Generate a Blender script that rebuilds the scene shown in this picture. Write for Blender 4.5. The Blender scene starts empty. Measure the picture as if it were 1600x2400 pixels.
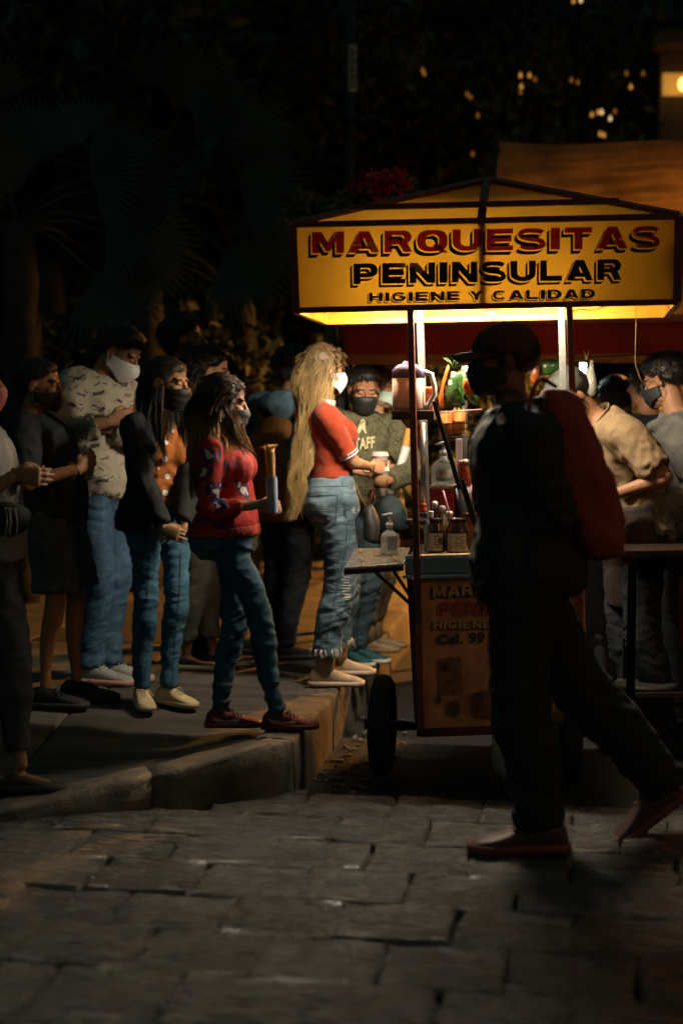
import bpy, bmesh, math, random
import numpy as np
from mathutils import Vector, Matrix
from mathutils.bvhtree import BVHTree

random.seed(7); RNG = np.random.default_rng(11)
sc = bpy.context.scene
COL = sc.collection
R = math.radians

# ------------------------------------------------------------------ camera, sky, exposure
CAM_Z = 1.47; FPX = 3333.0; PITCH = math.atan(215 / FPX)
cam_d = bpy.data.cameras.new('camera'); cam = bpy.data.objects.new('camera', cam_d); COL.objects.link(cam)
cam.location = (0, 0, CAM_Z); cam.rotation_euler = (R(90) - PITCH, 0, 0)
cam_d.lens = 50; cam_d.sensor_width = 36; cam_d.sensor_fit = 'AUTO'
cam_d.clip_start = 0.1; cam_d.clip_end = 400
cam_d.dof.use_dof = True; cam_d.dof.focus_distance = 6.15; cam_d.dof.aperture_fstop = 1.25
sc.camera = cam
sc.view_settings.view_transform = 'Standard'; sc.view_settings.look = 'None'
sc.view_settings.exposure = 0.0; sc.view_settings.gamma = 1.0
sc.render.engine = 'CYCLES'
sc.cycles.use_denoising = True
sc.cycles.max_bounces = 6; sc.cycles.diffuse_bounces = 3; sc.cycles.glossy_bounces = 3
sc.cycles.transmission_bounces = 6; sc.cycles.transparent_max_bounces = 8
sc.cycles.sample_clamp_indirect = 4.0
sc.cycles.caustics_reflective = False; sc.cycles.caustics_refractive = False

world = bpy.data.worlds.new('World'); sc.world = world; world.use_nodes = True
wn = world.node_tree.nodes; wl = world.node_tree.links
bg = wn['Background']
sky = wn.new('ShaderNodeTexSky'); sky.sky_type = 'NISHITA'; sky.sun_disc = False
sky.sun_elevation = R(1.0); sky.sun_rotation = R(200); sky.air_density = 1.0; sky.dust_density = 0.4
tint = wn.new('ShaderNodeMix'); tint.data_type = 'RGBA'; tint.blend_type = 'MIX'
tint.inputs[0].default_value = 0.985; tint.inputs[7].default_value = (0.26, 0.57, 0.55, 1)
wl.new(sky.outputs[0], tint.inputs[6]); wl.new(tint.outputs[2], bg.inputs[0])
bg.inputs[1].default_value = 0.085

CART_LIGHT = 500.0      # emission of the tube lamp under the cart canopy
SODIUM = 12500.0          # emission of the street lamp heads

# ------------------------------------------------------------------ projection helpers (pixels of the 1600 x 2400 photo -> metres)
_f = np.array([0, math.cos(PITCH), -math.sin(PITCH)]); _u = np.array([0, math.sin(PITCH), math.cos(PITCH)]); _r = np.array([1., 0, 0])
CAM = np.array([0, 0, CAM_Z])
def ray(px, py): return _f + _r * ((px - 800) / FPX) + _u * ((1200 - py) / FPX)
def at(px, py, d):
    v = ray(px, py); return CAM + v * (d / v[1])
def gnd(px, py, z=0.0):
    v = ray(px, py); return CAM + v * ((z - CAM_Z) / v[2])
def onplane(px, py, p0, n):
    v = ray(px, py); return CAM + v * (np.dot(np.asarray(p0) - CAM, n) / np.dot(v, n))
def nrm(v):
    v = np.asarray(v, float); return v / (np.linalg.norm(v) + 1e-12)
UA = R(9.29)
U = np.array([math.sin(UA), math.cos(UA), 0.]); V_ = np.array([math.cos(UA), -math.sin(UA), 0.]); Z = np.array([0, 0, 1.])

# ------------------------------------------------------------------ noise
def _hash(i, j, k, s):
    x = np.sin(i * 127.1 + j * 311.7 + k * 74.7 + s * 53.3) * 43758.5453
    return x - np.floor(x)
def vnoise(P, s=0):
    P = np.asarray(P, float); i = np.floor(P); f = P - i; f = f * f * (3 - 2 * f)
    o = 0
    for a in (0, 1):
        wa = f[:, 0] if a else 1 - f[:, 0]
        for b in (0, 1):
            wb = f[:, 1] if b else 1 - f[:, 1]
            for c in (0, 1):
                wc = f[:, 2] if c else 1 - f[:, 2]
                o = o + wa * wb * wc * _hash(i[:, 0] + a, i[:, 1] + b, i[:, 2] + c, s)
    return o * 2 - 1

# ------------------------------------------------------------------ mesh helpers
class MB:
    def __init__(s): s.v = []; s.f = []; s.m = []; s.n = 0
    def add(s, V, F, m=0):
        V = np.asarray(V, float).reshape(-1, 3); s.v.append(V)
        s.f += [tuple(i + s.n for i in f) for f in F]; s.m += [m] * len(F); s.n += len(V); return s
    def arr(s): return (np.concatenate(s.v) if s.v else np.zeros((0, 3))), s.f
    def build(s, name, mats, parent=None, smooth=True, bevel=0, solid=0):
        V, F = s.arr(); return mkobj(name, V, F, mats, parent, smooth, s.m, bevel, solid)
def mkobj(name, V, F, mats, parent=None, smooth=True, mi=None, bevel=0, solid=0):
    me = bpy.data.meshes.new(name)
    if parent is not None: V = np.asarray(V, float) - np.array(parent_loc(parent))
    me.from_pydata(np.asarray(V).tolist(), [], F)
    if not isinstance(mats, (list, tuple)): mats = [mats]
    for m in mats: me.materials.append(m)
    if mi is not None and len(mats) > 1: me.polygons.foreach_set('material_index', np.asarray(mi, np.int32))
    me.polygons.foreach_set('use_smooth', np.full(len(me.polygons), bool(smooth)))
    me.update()
    o = bpy.data.objects.new(name, me); COL.objects.link(o)
    if parent is not None: o.parent = parent
    if bevel:
        b = o.modifiers.new('bevel', 'BEVEL'); b.width = bevel; b.segments = 2; b.limit_method = 'ANGLE'; b.angle_limit = R(40)
    if solid:
        q = o.modifiers.new('solid', 'SOLIDIFY'); q.thickness = solid; q.offset = -1
    return o
def parent_loc(p):
    l = np.zeros(3)
    while p is not None: l = l + np.array(p.location); p = p.parent
    return l
def tag(o, label=None, cat=None, group=None, kind=None):
    if label: o['label'] = label
    if cat: o['category'] = cat
    if group: o['group'] = group
    if kind: o['kind'] = kind
    return o
def empty(name, loc, label=None, cat=None, group=None):
    o = bpy.data.objects.new(name, None); COL.objects.link(o); o.location = tuple(loc); o.empty_display_size = .1
    return tag(o, label, cat, group)

def frames(P):
    P = np.asarray(P, float); n = len(P); T = np.zeros_like(P)
    T[1:-1] = P[2:] - P[:-2]; T[0] = P[1] - P[0]; T[-1] = P[-1] - P[-2]
    T /= (np.linalg.norm(T, axis=1)[:, None] + 1e-12)
    a = np.array([0, 0, 1.]) if abs(T[0][2]) < .9 else np.array([1., 0, 0])
    N = [nrm(np.cross(T[0], a))]
    for i in range(1, n):
        v = N[-1] - T[i] * np.dot(N[-1], T[i]); N.append(nrm(v))
    N = np.array(N); return T, N, np.cross(T, N)
def tube(P, r, n=10, cap=True, flat=1.0, side=None):
    P = np.asarray(P, float); T, N, B = frames(P)
    if side is not None:
        N = np.array([nrm(np.asarray(side) - t * np.dot(side, t)) for t in T]); B = np.cross(T, N)
    r = np.broadcast_to(np.asarray(r, float), (len(P),))
    a = np.linspace(0, 2 * np.pi, n, endpoint=False)
    rings = P[:, None] + (N[:, None] * np.cos(a)[None, :, None] + B[:, None] * np.sin(a)[None, :, None] * flat) * r[:, None, None]
    return rings_mesh(rings, cap)
def rings_mesh(rings, cap=True, closed=True):
    rings = np.asarray(rings, float); m, n = rings.shape[:2]; V = rings.reshape(-1, 3); F = []
    for i in range(m - 1):
        for j in range(n if closed else n - 1):
            k = (j + 1) % n
            F.append((i * n + j, i * n + k, (i + 1) * n + k, (i + 1) * n + j))
    if cap:
        V = np.concatenate([V, [rings[0].mean(0)], [rings[-1].mean(0)]]); c0 = m * n; c1 = c0 + 1
        for j in range(n):
            k = (j + 1) % n; F.append((c0, k, j)); F.append((c1, (m - 1) * n + j, (m - 1) * n + k))
    return V, F
def ell(c, r, n=12, m=8, A=None):
    t = np.linspace(0, np.pi, m + 1)[1:-1]; a = np.linspace(0, 2 * np.pi, n, endpoint=False)
    V = [(0, 0, 1)] + [(math.sin(x) * math.cos(y), math.sin(x) * math.sin(y), math.cos(x)) for x in t for y in a] + [(0, 0, -1)]
    V = np.array(V) * np.asarray(r, float)
    if A is not None: V = V @ np.asarray(A).T
    F = []; k = len(t)
    for j in range(n): F.append((0, 1 + j, 1 + (j + 1) % n))
    for i in range(k - 1):
        for j in range(n):
            F.append((1 + i * n + j, 1 + (i + 1) * n + j, 1 + (i + 1) * n + (j + 1) % n, 1 + i * n + (j + 1) % n))
    e = 1 + k * n
    for j in range(n): F.append((e, 1 + (k - 1) * n + (j + 1) % n, 1 + (k - 1) * n + j))
    return V + np.asarray(c, float), F
BOXF = [(0, 3, 2, 1), (4, 5, 6, 7), (0, 1, 5, 4), (1, 2, 6, 5), (2, 3, 7, 6), (3, 0, 4, 7)]
def box(c, h, ax=None):
    V = np.array([(-1, -1, -1), (1, -1, -1), (1, 1, -1), (-1, 1, -1), (-1, -1, 1), (1, -1, 1), (1, 1, 1), (-1, 1, 1)]) * np.asarray(h, float)
    if ax is not None: V = V @ np.asarray(ax)
    return V + np.asarray(c, float), BOXF
CART_AX = np.array([V_, U, Z])
def hexa(b, t):  # 4 bottom corners, 4 top corners (ccw from above)
    return np.array(list(b) + list(t)), BOXF
def bar(a, b, w, h=None, side=None):
    a = np.asarray(a, float); b = np.asarray(b, float); h = h or w; t = nrm(b - a)
    s = np.asarray(side, float) if side is not None else (V_ if abs(np.dot(t, V_)) < .9 else U)
    s = nrm(s - t * np.dot(s, t)); q = np.cross(t, s)
    o = [(-1, -1), (1, -1), (1, 1), (-1, 1)]
    return np.array([p + s * x * w / 2 + q * y * h / 2 for p in (a, b) for x, y in o]), BOXF
def lathe(c, prof, n=20, up=None, cap=True):
    c = np.asarray(c, float); up = Z if up is None else nrm(up)
    x = nrm(np.cross(up, [0.3, 1, 0.1])); y = np.cross(up, x); a = np.linspace(0, 2 * np.pi, n, endpoint=False)
    rings = [[c + up * z + (x * math.cos(t) + y * math.sin(t)) * r for t in a] for r, z in prof]
    return rings_mesh(rings, cap)
def grid(fn, nu, nv):
    V = [fn(i / (nu - 1), j / (nv - 1)) for j in range(nv) for i in range(nu)]
    F = [(j * nu + i, j * nu + i + 1, (j + 1) * nu + i + 1, (j + 1) * nu + i) for j in range(nv - 1) for i in range(nu - 1)]
    return np.array(V, float), F
def remesh(V, F, voxel, smooth=4, fac=.5):
    me = bpy.data.meshes.new('tmp'); me.from_pydata(np.asarray(V).tolist(), [], F); me.update()
    o = bpy.data.objects.new('tmp', me); COL.objects.link(o)
    m = o.modifiers.new('r', 'REMESH'); m.mode = 'VOXEL'; m.voxel_size = voxel
    if smooth:
        s = o.modifiers.new('s', 'SMOOTH'); s.iterations = smooth; s.factor = fac
    dg = bpy.context.evaluated_depsgraph_get(); e = o.evaluated_get(dg); q = e.to_mesh()
    n = len(q.vertices); A = np.empty(n * 3); q.vertices.foreach_get('co', A)
    B = np.empty(n * 3); q.vertices.foreach_get('normal', B)
    G = [tuple(p.vertices) for p in q.polygons]
    e.to_mesh_clear(); bpy.data.objects.remove(o); bpy.data.meshes.remove(me)
    return A.reshape(-1, 3), G, B.reshape(-1, 3)
def text2d(s, bold=.03, res=3):
    cu = bpy.data.curves.new('t', 'FONT'); cu.body = s; cu.size = 1; cu.offset = bold; cu.resolution_u = res; cu.fill_mode = 'FRONT'
    cu.space_character = 1.0 + bold * 2.2
    o = bpy.data.objects.new('t', cu); COL.objects.link(o)
    dg = bpy.context.evaluated_depsgraph_get(); q = o.evaluated_get(dg).to_mesh()
    V = np.array([v.co[:2] for v in q.vertices]); F = [tuple(p.vertices) for p in q.polygons]
    o.evaluated_get(dg).to_mesh_clear(); bpy.data.objects.remove(o); bpy.data.curves.remove(cu)
    if len(V):
        lo = V.min(0); hi = V.max(0); V = (V - lo) / (hi - lo + 1e-9)
    return V, F

# ------------------------------------------------------------------ materials
MATS = {}
def mat(name, col, rough=.6, var=.18, vs=9., bump=.0, bs=80., metal=0., spec=.5, trans=0., ior=1.45, emit=None, es=0., col2=None, sheen=0., stretch=None, alpha=1., mixscale=None, coat=0.):
    m = bpy.data.materials.new(name); m.use_nodes = True; nt = m.node_tree; N = nt.nodes; L = nt.links
    b = N['Principled BSDF']; b.inputs['Roughness'].default_value = rough; b.inputs['Metallic'].default_value = metal
    b.inputs['Specular IOR Level'].default_value = spec; b.inputs['IOR'].default_value = ior
    b.inputs['Transmission Weight'].default_value = trans; b.inputs['Alpha'].default_value = alpha
    b.inputs['Sheen Weight'].default_value = sheen; b.inputs['Coat Weight'].default_value = coat
    c = (*col, 1); tc = N.new('ShaderNodeTexCoord'); mp = N.new('ShaderNodeMapping'); L.new(tc.outputs['Object'], mp.inputs[0])
    if stretch: mp.inputs['Scale'].default_value = stretch
    if var > 0 or col2 is not None:
        n = N.new('ShaderNodeTexNoise'); n.inputs['Scale'].default_value = vs; n.inputs['Detail'].default_value = 6; n.inputs['Roughness'].default_value = .62
        L.new(mp.outputs[0], n.inputs['Vector'])
        r = N.new('ShaderNodeValToRGB'); r.color_ramp.elements[0].position = .32; r.color_ramp.elements[1].position = .68
        lo = tuple(x * (1 - var) for x in col); hi = tuple(min(1, x * (1 + var)) for x in (col2 or col))
        r.color_ramp.elements[0].color = (*lo, 1); r.color_ramp.elements[1].color = (*hi, 1)
        L.new(n.outputs[0], r.inputs[0]); L.new(r.outputs[0], b.inputs['Base Color'])
    else: b.inputs['Base Color'].default_value = c
    if bump > 0:
        n2 = N.new('ShaderNodeTexNoise'); n2.inputs['Scale'].default_value = bs; n2.inputs['Detail'].default_value = 4
        L.new(mp.outputs[0], n2.inputs['Vector']); bp = N.new('ShaderNodeBump'); bp.inputs['Strength'].default_value = bump; bp.inputs['Distance'].default_value = .01
        L.new(n2.outputs[0], bp.inputs['Height']); out = bp.outputs[0]
        if bs >= 200:   # cloth: add irregular creases
            n3 = N.new('ShaderNodeTexNoise'); n3.inputs['Scale'].default_value = 10.; n3.inputs['Detail'].default_value = 4; n3.inputs['Distortion'].default_value = .7; m3 = N.new('ShaderNodeMapping'); m3.inputs['Scale'].default_value = (.8, .8, 2.4) if stretch else (1.3, 1.3, .7); m3.inputs['Rotation'].default_value = (.35, .2, 0); L.new(tc.outputs['Object'], m3.inputs[0]); L.new(m3.outputs[0], n3.inputs['Vector'])
            ab = N.new('ShaderNodeMath'); ab.operation = 'SUBTRACT'; ab.inputs[1].default_value = .5; L.new(n3.outputs[0], ab.inputs[0]); aa = N.new('ShaderNodeMath'); aa.operation = 'ABSOLUTE'; L.new(ab.outputs[0], aa.inputs[0])
            b3 = N.new('ShaderNodeBump'); b3.inputs['Strength'].default_value = .5; b3.inputs['Distance'].default_value = .022; b3.invert = True; L.new(aa.outputs[0], b3.inputs['Height']); L.new(b3.outputs[0], bp.inputs['Normal'])
        L.new(out, b.inputs['Normal'])
    if emit: b.inputs['Emission Color'].default_value = (*emit, 1); b.inputs['Emission Strength'].default_value = es
    m['tree'] = name; return m
def translucent(name, col, f=.5, rough=.6, var=.12, vs=6.):
    m = mat(name, col, rough, var, vs, spec=.25); N = m.node_tree.nodes; L = m.node_tree.links
    b = N['Principled BSDF']; t = N.new('ShaderNodeBsdfTranslucent'); mx = N.new('ShaderNodeMixShader'); mx.inputs[0].default_value = f
    if b.inputs['Base Color'].links: L.new(b.inputs['Base Color'].links[0].from_socket, t.inputs[0])
    else: t.inputs[0].default_value = (*col, 1)
    L.new(b.outputs[0], mx.inputs[1]); L.new(t.outputs[0], mx.inputs[2]); L.new(mx.outputs[0], N['Material Output'].inputs[0]); return m
def emis(name, col, s):
    m = bpy.data.materials.new(name); m.use_nodes = True; b = m.node_tree.nodes['Principled BSDF']
    b.inputs['Base Color'].default_value = (*[min(1, c) for c in col], 1); b.inputs['Emission Color'].default_value = (*col, 1); b.inputs['Emission Strength'].default_value = s
    return m
def lamp(name, loc, power, col, radius=.05, parent=None):
    l = bpy.data.lights.new(name, 'POINT'); l.energy = power; l.color = col; l.shadow_soft_size = radius
    o = bpy.data.objects.new(name, l); COL.objects.link(o); o.location = tuple(np.asarray(loc) - (parent_loc(parent) if parent else 0))
    if parent: o.parent = parent
    return o
# ------------------------------------------------------------------ heavy extended block letters (outlines in a unit box)
def _arc(cx, cy, rx, ry, a0, a1, n=7): return [(cx + rx * math.cos(R(a0 + (a1 - a0) * i / n)), cy + ry * math.sin(R(a0 + (a1 - a0) * i / n))) for i in range(n + 1)]
def _sup(cx, cy, rx, ry, n=28, e=2.7, a0=0, a1=360): return [(cx + rx * math.copysign(abs(math.cos(t)) ** (2 / e), math.cos(t)), cy + ry * math.copysign(abs(math.sin(t)) ** (2 / e), math.sin(t))) for t in [R(a0 + (a1 - a0) * i / n) for i in range(n + (0 if a1 - a0 == 360 else 1))]]
def _stroke(P, w):
    P = np.array(P, float); T = np.gradient(P, axis=0); T /= np.linalg.norm(T, axis=1)[:, None]; N = np.stack([-T[:, 1], T[:, 0]], 1) * np.array([w * .5, w * .5]); return [tuple(p) for p in P + N] + [tuple(p) for p in (P - N)[::-1]]
_b = [(.0, 0), (0, 1), (.66, 1)] + _arc(.66, .7, .3, .3, 90, -90, 9)
GL = {
 'M': (1.15, [[(0, 0), (0, 1), (.3, 1), (.5, .48), (.7, 1), (1, 1), (1, 0), (.75, 0), (.75, .56), (.58, .1), (.42, .1), (.25, .56), (.25, 0)]]),
 'A': (1.1, [[(0, 0), (.34, 1), (.66, 1), (1, 0), (.73, 0), (.67, .17), (.33, .17), (.27, 0)], [(.4, .37), (.6, .37), (.5, .68)]]),
 'R': (1.0, [[(0, 0), (0, 1), (.68, 1)] + _arc(.68, .69, .3, .31, 90, -62, 9) + [(1, 0), (.7, 0), (.52, .36), (.28, .36), (.28, 0)], [(.28, .57), (.28, .79), (.63, .79), (.7, .73), (.7, .63), (.63, .57)]]),
 'P': (1.0, [[(0, 0), (0, 1), (.66, 1)] + _arc(.66, .66, .34, .34, 90, -90, 9) + [(.28, .32), (.28, 0)], [(.28, .53), (.28, .79), (.62, .79), (.7, .72), (.7, .6), (.62, .53)]]),
 'Q': (1.1, [_sup(.5, .5, .5, .5), _sup(.5, .5, .22, .28)[::-1]], [[(.5, .3), (.66, .36), (1.02, -.06), (.78, -.08)]]),
 'U': (1.05, [[(0, 1), (0, .4)] + _arc(.5, .4, .5, .4, 180, 360, 14) + [(1, 1), (.72, 1), (.72, .42)] + _arc(.5, .42, .22, .2, 0, -180, 8) + [(.28, 1)]]),
 'E': (.95, [[(0, 0), (0, 1), (1, 1), (1, .77), (.3, .77), (.3, .62), (.94, .62), (.94, .4), (.3, .4), (.3, .23), (1, .23), (1, 0)]]),
 'S': (1.0, [_stroke(_sup(.5, .71, .4, .185, 10, 2.6, 20, 185) + [(.16, .6), (.3, .53), (.5, .5), (.7, .47), (.84, .4)] + _sup(.5, .29, .4, .185, 10, 2.6, 355, 200), .21)]),
 'I': (.34, [[(0, 0), (0, 1), (1, 1), (1, 0)]]),
 'T': (.98, [[(0, 1), (1, 1), (1, .75), (.65, .75), (.65, 0), (.35, 0), (.35, .75), (0, .75)]]),
 'N': (1.05, [[(0, 0), (0, 1), (.3, 1), (.73, .4), (.73, 1), (1, 1), (1, 0), (.7, 0), (.27, .6), (.27, 0)]]),
 'L': (.9, [[(0, 0), (0, 1), (.31, 1), (.31, .25), (1, .25), (1, 0)]]),
 'H': (1.02, [[(0, 0), (0, 1), (.28, 1), (.28, .62), (.72, .62), (.72, 1), (1, 1), (1, 0), (.72, 0), (.72, .39), (.28, .39), (.28, 0)]]),
 'Y': (1.0, [[(.36, 0), (.36, .4), (0, 1), (.31, 1), (.5, .64), (.69, 1), (1, 1), (.64, .4), (.64, 0)]]),
 'D': (1.05, [[(0, 0), (0, 1), (.5, 1)] + _arc(.5, .5, .5, .5, 90, -90, 12), [(.28, .23), (.28, .77), (.48, .77)] + _arc(.48, .5, .23, .27, 90, -90, 8)]),
 'C': (1.02, [_stroke(_sup(.5, .5, .38, .385, 22, 2.6, 38, 322), .23)]),
 'G': (1.05, [_stroke(_sup(.5, .5, .38, .385, 22, 2.6, 38, 345), .23)], [[(.52, .34), (.52, .54), (1, .54), (1, .34)]]),
}
def block_text(s, gap=.17):
    """list of (splines, extra polygons) with coordinates normalised to the whole word: x and y in 0..1"""
    x = 0; out = []
    for ch in s:
        if ch == ' ': x += .55; continue
        g = GL[ch]; w = g[0]; out.append(([[(x + p * w, q) for p, q in sp] for sp in g[1]], [[(x + p * w, q) for p, q in sp] for sp in (g[2] if len(g) > 2 else [])])); x += w + gap
    W = x - gap; return [([[(p / W, q) for p, q in sp] for sp in a], [[(p / W, q) for p, q in sp] for sp in b]) for a, b in out], W
def fill2d(splines):
    cu = bpy.data.curves.new('t', 'CURVE'); cu.dimensions = '2D'; cu.fill_mode = 'FRONT'
    for sp in splines:
        q = cu.splines.new('POLY'); q.points.add(len(sp) - 1); q.use_cyclic_u = True
        for i, (x, y) in enumerate(sp): q.points[i].co = (x, y, 0, 1)
    o = bpy.data.objects.new('t', cu); COL.objects.link(o); dg = bpy.context.evaluated_depsgraph_get(); m = o.evaluated_get(dg).to_mesh()
    V = [tuple(v.co[:2]) for v in m.vertices]; F = [tuple(p.vertices) for p in m.polygons]; o.evaluated_get(dg).to_mesh_clear(); bpy.data.objects.remove(o); bpy.data.curves.remove(cu); return V, F
def area2(P): return sum(P[i][0] * P[(i + 1) % len(P)][1] - P[(i + 1) % len(P)][0] * P[i][1] for i in range(len(P)))
def block_letters(s, quad, to3d, m_face, m_shade, parent, shade=(0, 0), gap=.25, off=(.002, .003), smear=False):
    """quad: pixel corners TL TR BR BL; to3d(px, py, off): pixel to a point on the sign; shade: pixel offset of the block shade"""
    TLp, TRp, BRp, BLp = [np.array(p, float) for p in quad]; L_, W = block_text(s)
    def px(x, y): return (TLp * (1 - x) + TRp * x) * y + (BLp * (1 - x) + BRp * x) * (1 - y)
    for spl, ext in L_:
        big = [[tuple(px(*p)) for p in sp] for sp in spl]; V, F = fill2d([[(p[0] / 100, -p[1] / 100) for p in sp] for sp in big]); mb = MB(); mb.add([to3d(p[0] * 100, -p[1] * 100, off[0]) for p in V], F)
        for e in ext: mb.add([to3d(*px(*p), off[0] + .0006) for p in e], [tuple(range(len(e)))])
        mb.build('lettering', m_face, parent, smooth=False)
        if shade != (0, 0):
            mb = MB(); d = np.array(shade, float); outer = big[0]; sg = area2(outer)
            for k, sp in enumerate(big):
                a = area2(sp); hole = k > 0; inv = 1 if a > 0 else -1
                for i in range(len(sp)):
                    p = np.array(sp[i]); q = np.array(sp[(i + 1) % len(sp)]); t = q - p; n = np.array([t[1], -t[0]]) * inv * (-1 if hole else 1)
                    if np.dot(n, d) > 0: mb.add([to3d(*(p + d * gap), off[1]), to3d(*(q + d * gap), off[1]), to3d(*(q + d), off[1]), to3d(*(p + d), off[1])], [(0, 1, 2, 3)])
            if mb.n: mb.build('lettering_shade', m_shade, parent, smooth=False)
# ------------------------------------------------------------------ setting materials
def stone_mat(name, c1, c2, rough, bump, stretch, sc1=3., sc2=22., dist=.02):
    m = bpy.data.materials.new(name); m.use_nodes = True; nt = m.node_tree; N = nt.nodes; L = nt.links; b = N['Principled BSDF']
    g = N.new('ShaderNodeNewGeometry'); mp = N.new('ShaderNodeMapping'); mp.vector_type = 'TEXTURE'
    mp.inputs['Rotation'].default_value = (0, 0, -UA); mp.inputs['Scale'].default_value = stretch; L.new(g.outputs['Position'], mp.inputs[0])
    def noise(s, d=6, r=.6):
        n = N.new('ShaderNodeTexNoise'); n.inputs['Scale'].default_value = s; n.inputs['Detail'].default_value = d; n.inputs['Roughness'].default_value = r
        L.new(mp.outputs[0], n.inputs['Vector']); return n
    n1 = noise(sc1); r = N.new('ShaderNodeValToRGB'); r.color_ramp.elements[0].position = .3; r.color_ramp.elements[1].position = .7
    r.color_ramp.elements[0].color = (*c1, 1); r.color_ramp.elements[1].color = (*c2, 1); L.new(n1.outputs[0], r.inputs[0])
    oi = N.new('ShaderNodeObjectInfo'); mr = N.new('ShaderNodeMapRange'); mr.inputs[3].default_value = .72; mr.inputs[4].default_value = 1.2
    L.new(oi.outputs['Random'], mr.inputs[0]); hs = N.new('ShaderNodeHueSaturation'); L.new(mr.outputs[0], hs.inputs['Value']); L.new(r.outputs[0], hs.inputs['Color'])
    n3 = noise(60., 2); mx = N.new('ShaderNodeMix'); mx.data_type = 'RGBA'; mx.blend_type = 'MULTIPLY'; mx.inputs[0].default_value = .5
    L.new(hs.outputs[0], mx.inputs[6]); L.new(n3.outputs[1], mx.inputs[7]); L.new(mx.outputs[2], b.inputs['Base Color'])
    n2 = noise(sc2, 10, .72); bp = N.new('ShaderNodeBump'); bp.inputs['Strength'].default_value = bump; bp.inputs['Distance'].default_value = dist
    L.new(n2.outputs[0], bp.inputs['Height']); L.new(bp.outputs[0], b.inputs['Normal'])
    mr2 = N.new('ShaderNodeMapRange'); mr2.inputs[1].default_value = .3; mr2.inputs[2].default_value = .7; mr2.inputs[3].default_value = rough[0]; mr2.inputs[4].default_value = rough[1]
    n4 = noise(14.); L.new(n4.outputs[0], mr2.inputs[0]); L.new(mr2.outputs[0], b.inputs['Roughness']); b.inputs['Specular IOR Level'].default_value = .55
    return m
M_PAVER = stone_mat('paver_stone', (.035, .035, .031), (.13, .12, .1), (.16, .38), 1., (1.5, .5, 1), 6., 14., .024); M_PAVER.node_tree.nodes['Principled BSDF'].inputs['Specular IOR Level'].default_value = .85
M_ROAD = stone_mat('road_asphalt', (.014, .014, .013), (.03, .028, .025), (.85, .95), .8, (1, 1, 1), 5., 40., .02)
M_SLAB = stone_mat('sidewalk_concrete', (.08, .072, .06), (.22, .19, .145), (.5, .85), .9, (2.4, .5, 1), 4.5, 16., .02)
M_KERB = stone_mat('kerb_concrete', (.1, .084, .064), (.3, .24, .17), (.6, .85), 1., (1, 1, 1.2), 9., 22., .022)
M_SOIL = stone_mat('planter_soil', (.03, .025, .018), (.06, .05, .035), (.85, .95), .8, (1, 1, 1), 5., 30., .02)

# ------------------------------------------------------------------ road with pavers
o = mkobj('ground', [(-90, -30, -.09), (90, -30, -.09), (90, 150, -.09), (-90, 150, -.09)], [(0, 1, 2, 3)], M_SOIL, smooth=False); tag(o, kind='structure')
K0 = np.array([-.195, 5.5, 0.]); F_ = np.array([-.951, -.308, 0.])
def uv(a, b, z=0.): return K0 + U * a - V_ * b + Z * z
road = mkobj('road', [uv(-9, 9, -.035), uv(-9, -9, -.035), uv(60, -9, -.035), uv(60, 9, -.035)], [(0, 1, 2, 3)], M_ROAD, smooth=False); tag(road, kind='structure')
def paver_mesh(seed, w, h):
    rr = np.random.default_rng(seed); n = 6; V = []; F = []
    for j in range(n):
        for i in range(n):
            g_ = [0, .045, .32, .68, .955, 1]; x = (g_[i] - .5) * w; y = (g_[j] - .5) * h
            e = (i in (0, n - 1)) + (j in (0, n - 1))
            z = rr.normal() * .0045 - abs(rr.normal()) * .004 * min(e, 1) - .003 * (e == 2)
            if e: x += rr.normal() * .005; y += rr.normal() * .005
            V.append((x, y, z))
    F = [(j * n + i, j * n + i + 1, (j + 1) * n + i + 1, (j + 1) * n + i) for j in range(n - 1) for i in range(n - 1)]
    rim = [i for i in range(n)] + [j * n + n - 1 for j in range(1, n)] + [(n - 1) * n + i for i in range(n - 2, -1, -1)] + [j * n for j in range(n - 2, 0, -1)]
    b0 = len(V)
    for q in rim: V.append((V[q][0], V[q][1], -.05))
    m = len(rim)
    for q in range(m): F.append((rim[q], b0 + q, b0 + (q + 1) % m, rim[(q + 1) % m]))
    me = bpy.data.meshes.new('paver'); me.from_pydata(V, [], F); me.materials.append(M_PAVER)
    me.polygons.foreach_set('use_smooth', [True] * len(me.polygons)); return me
PH, PW = .31, .34
pav = [paver_mesh(i, PW - .008, PH - .007) for i in range(8)]
for ri in range(11):
    a = .04 - PH * (ri + .5) + .02
    for ci in range(-8, 9):
        b = ci * PW + (PW / 2 if ri % 2 else 0) + random.uniform(-.008, .008) + .1
        p = uv(a, b)
        if p[1] < 2.6 or b > 0 and a > -.5 * b + .1 or b > 2.3: continue
        q = bpy.data.objects.new('paver', random.choice(pav)); COL.objects.link(q); q.parent = road
        q.location = (p[0], p[1], random.uniform(-.005, .004)); q.rotation_euler = (random.gauss(0, .008), random.gauss(0, .008), -UA + random.gauss(0, .008) + math.pi * random.randint(0, 1))

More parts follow.
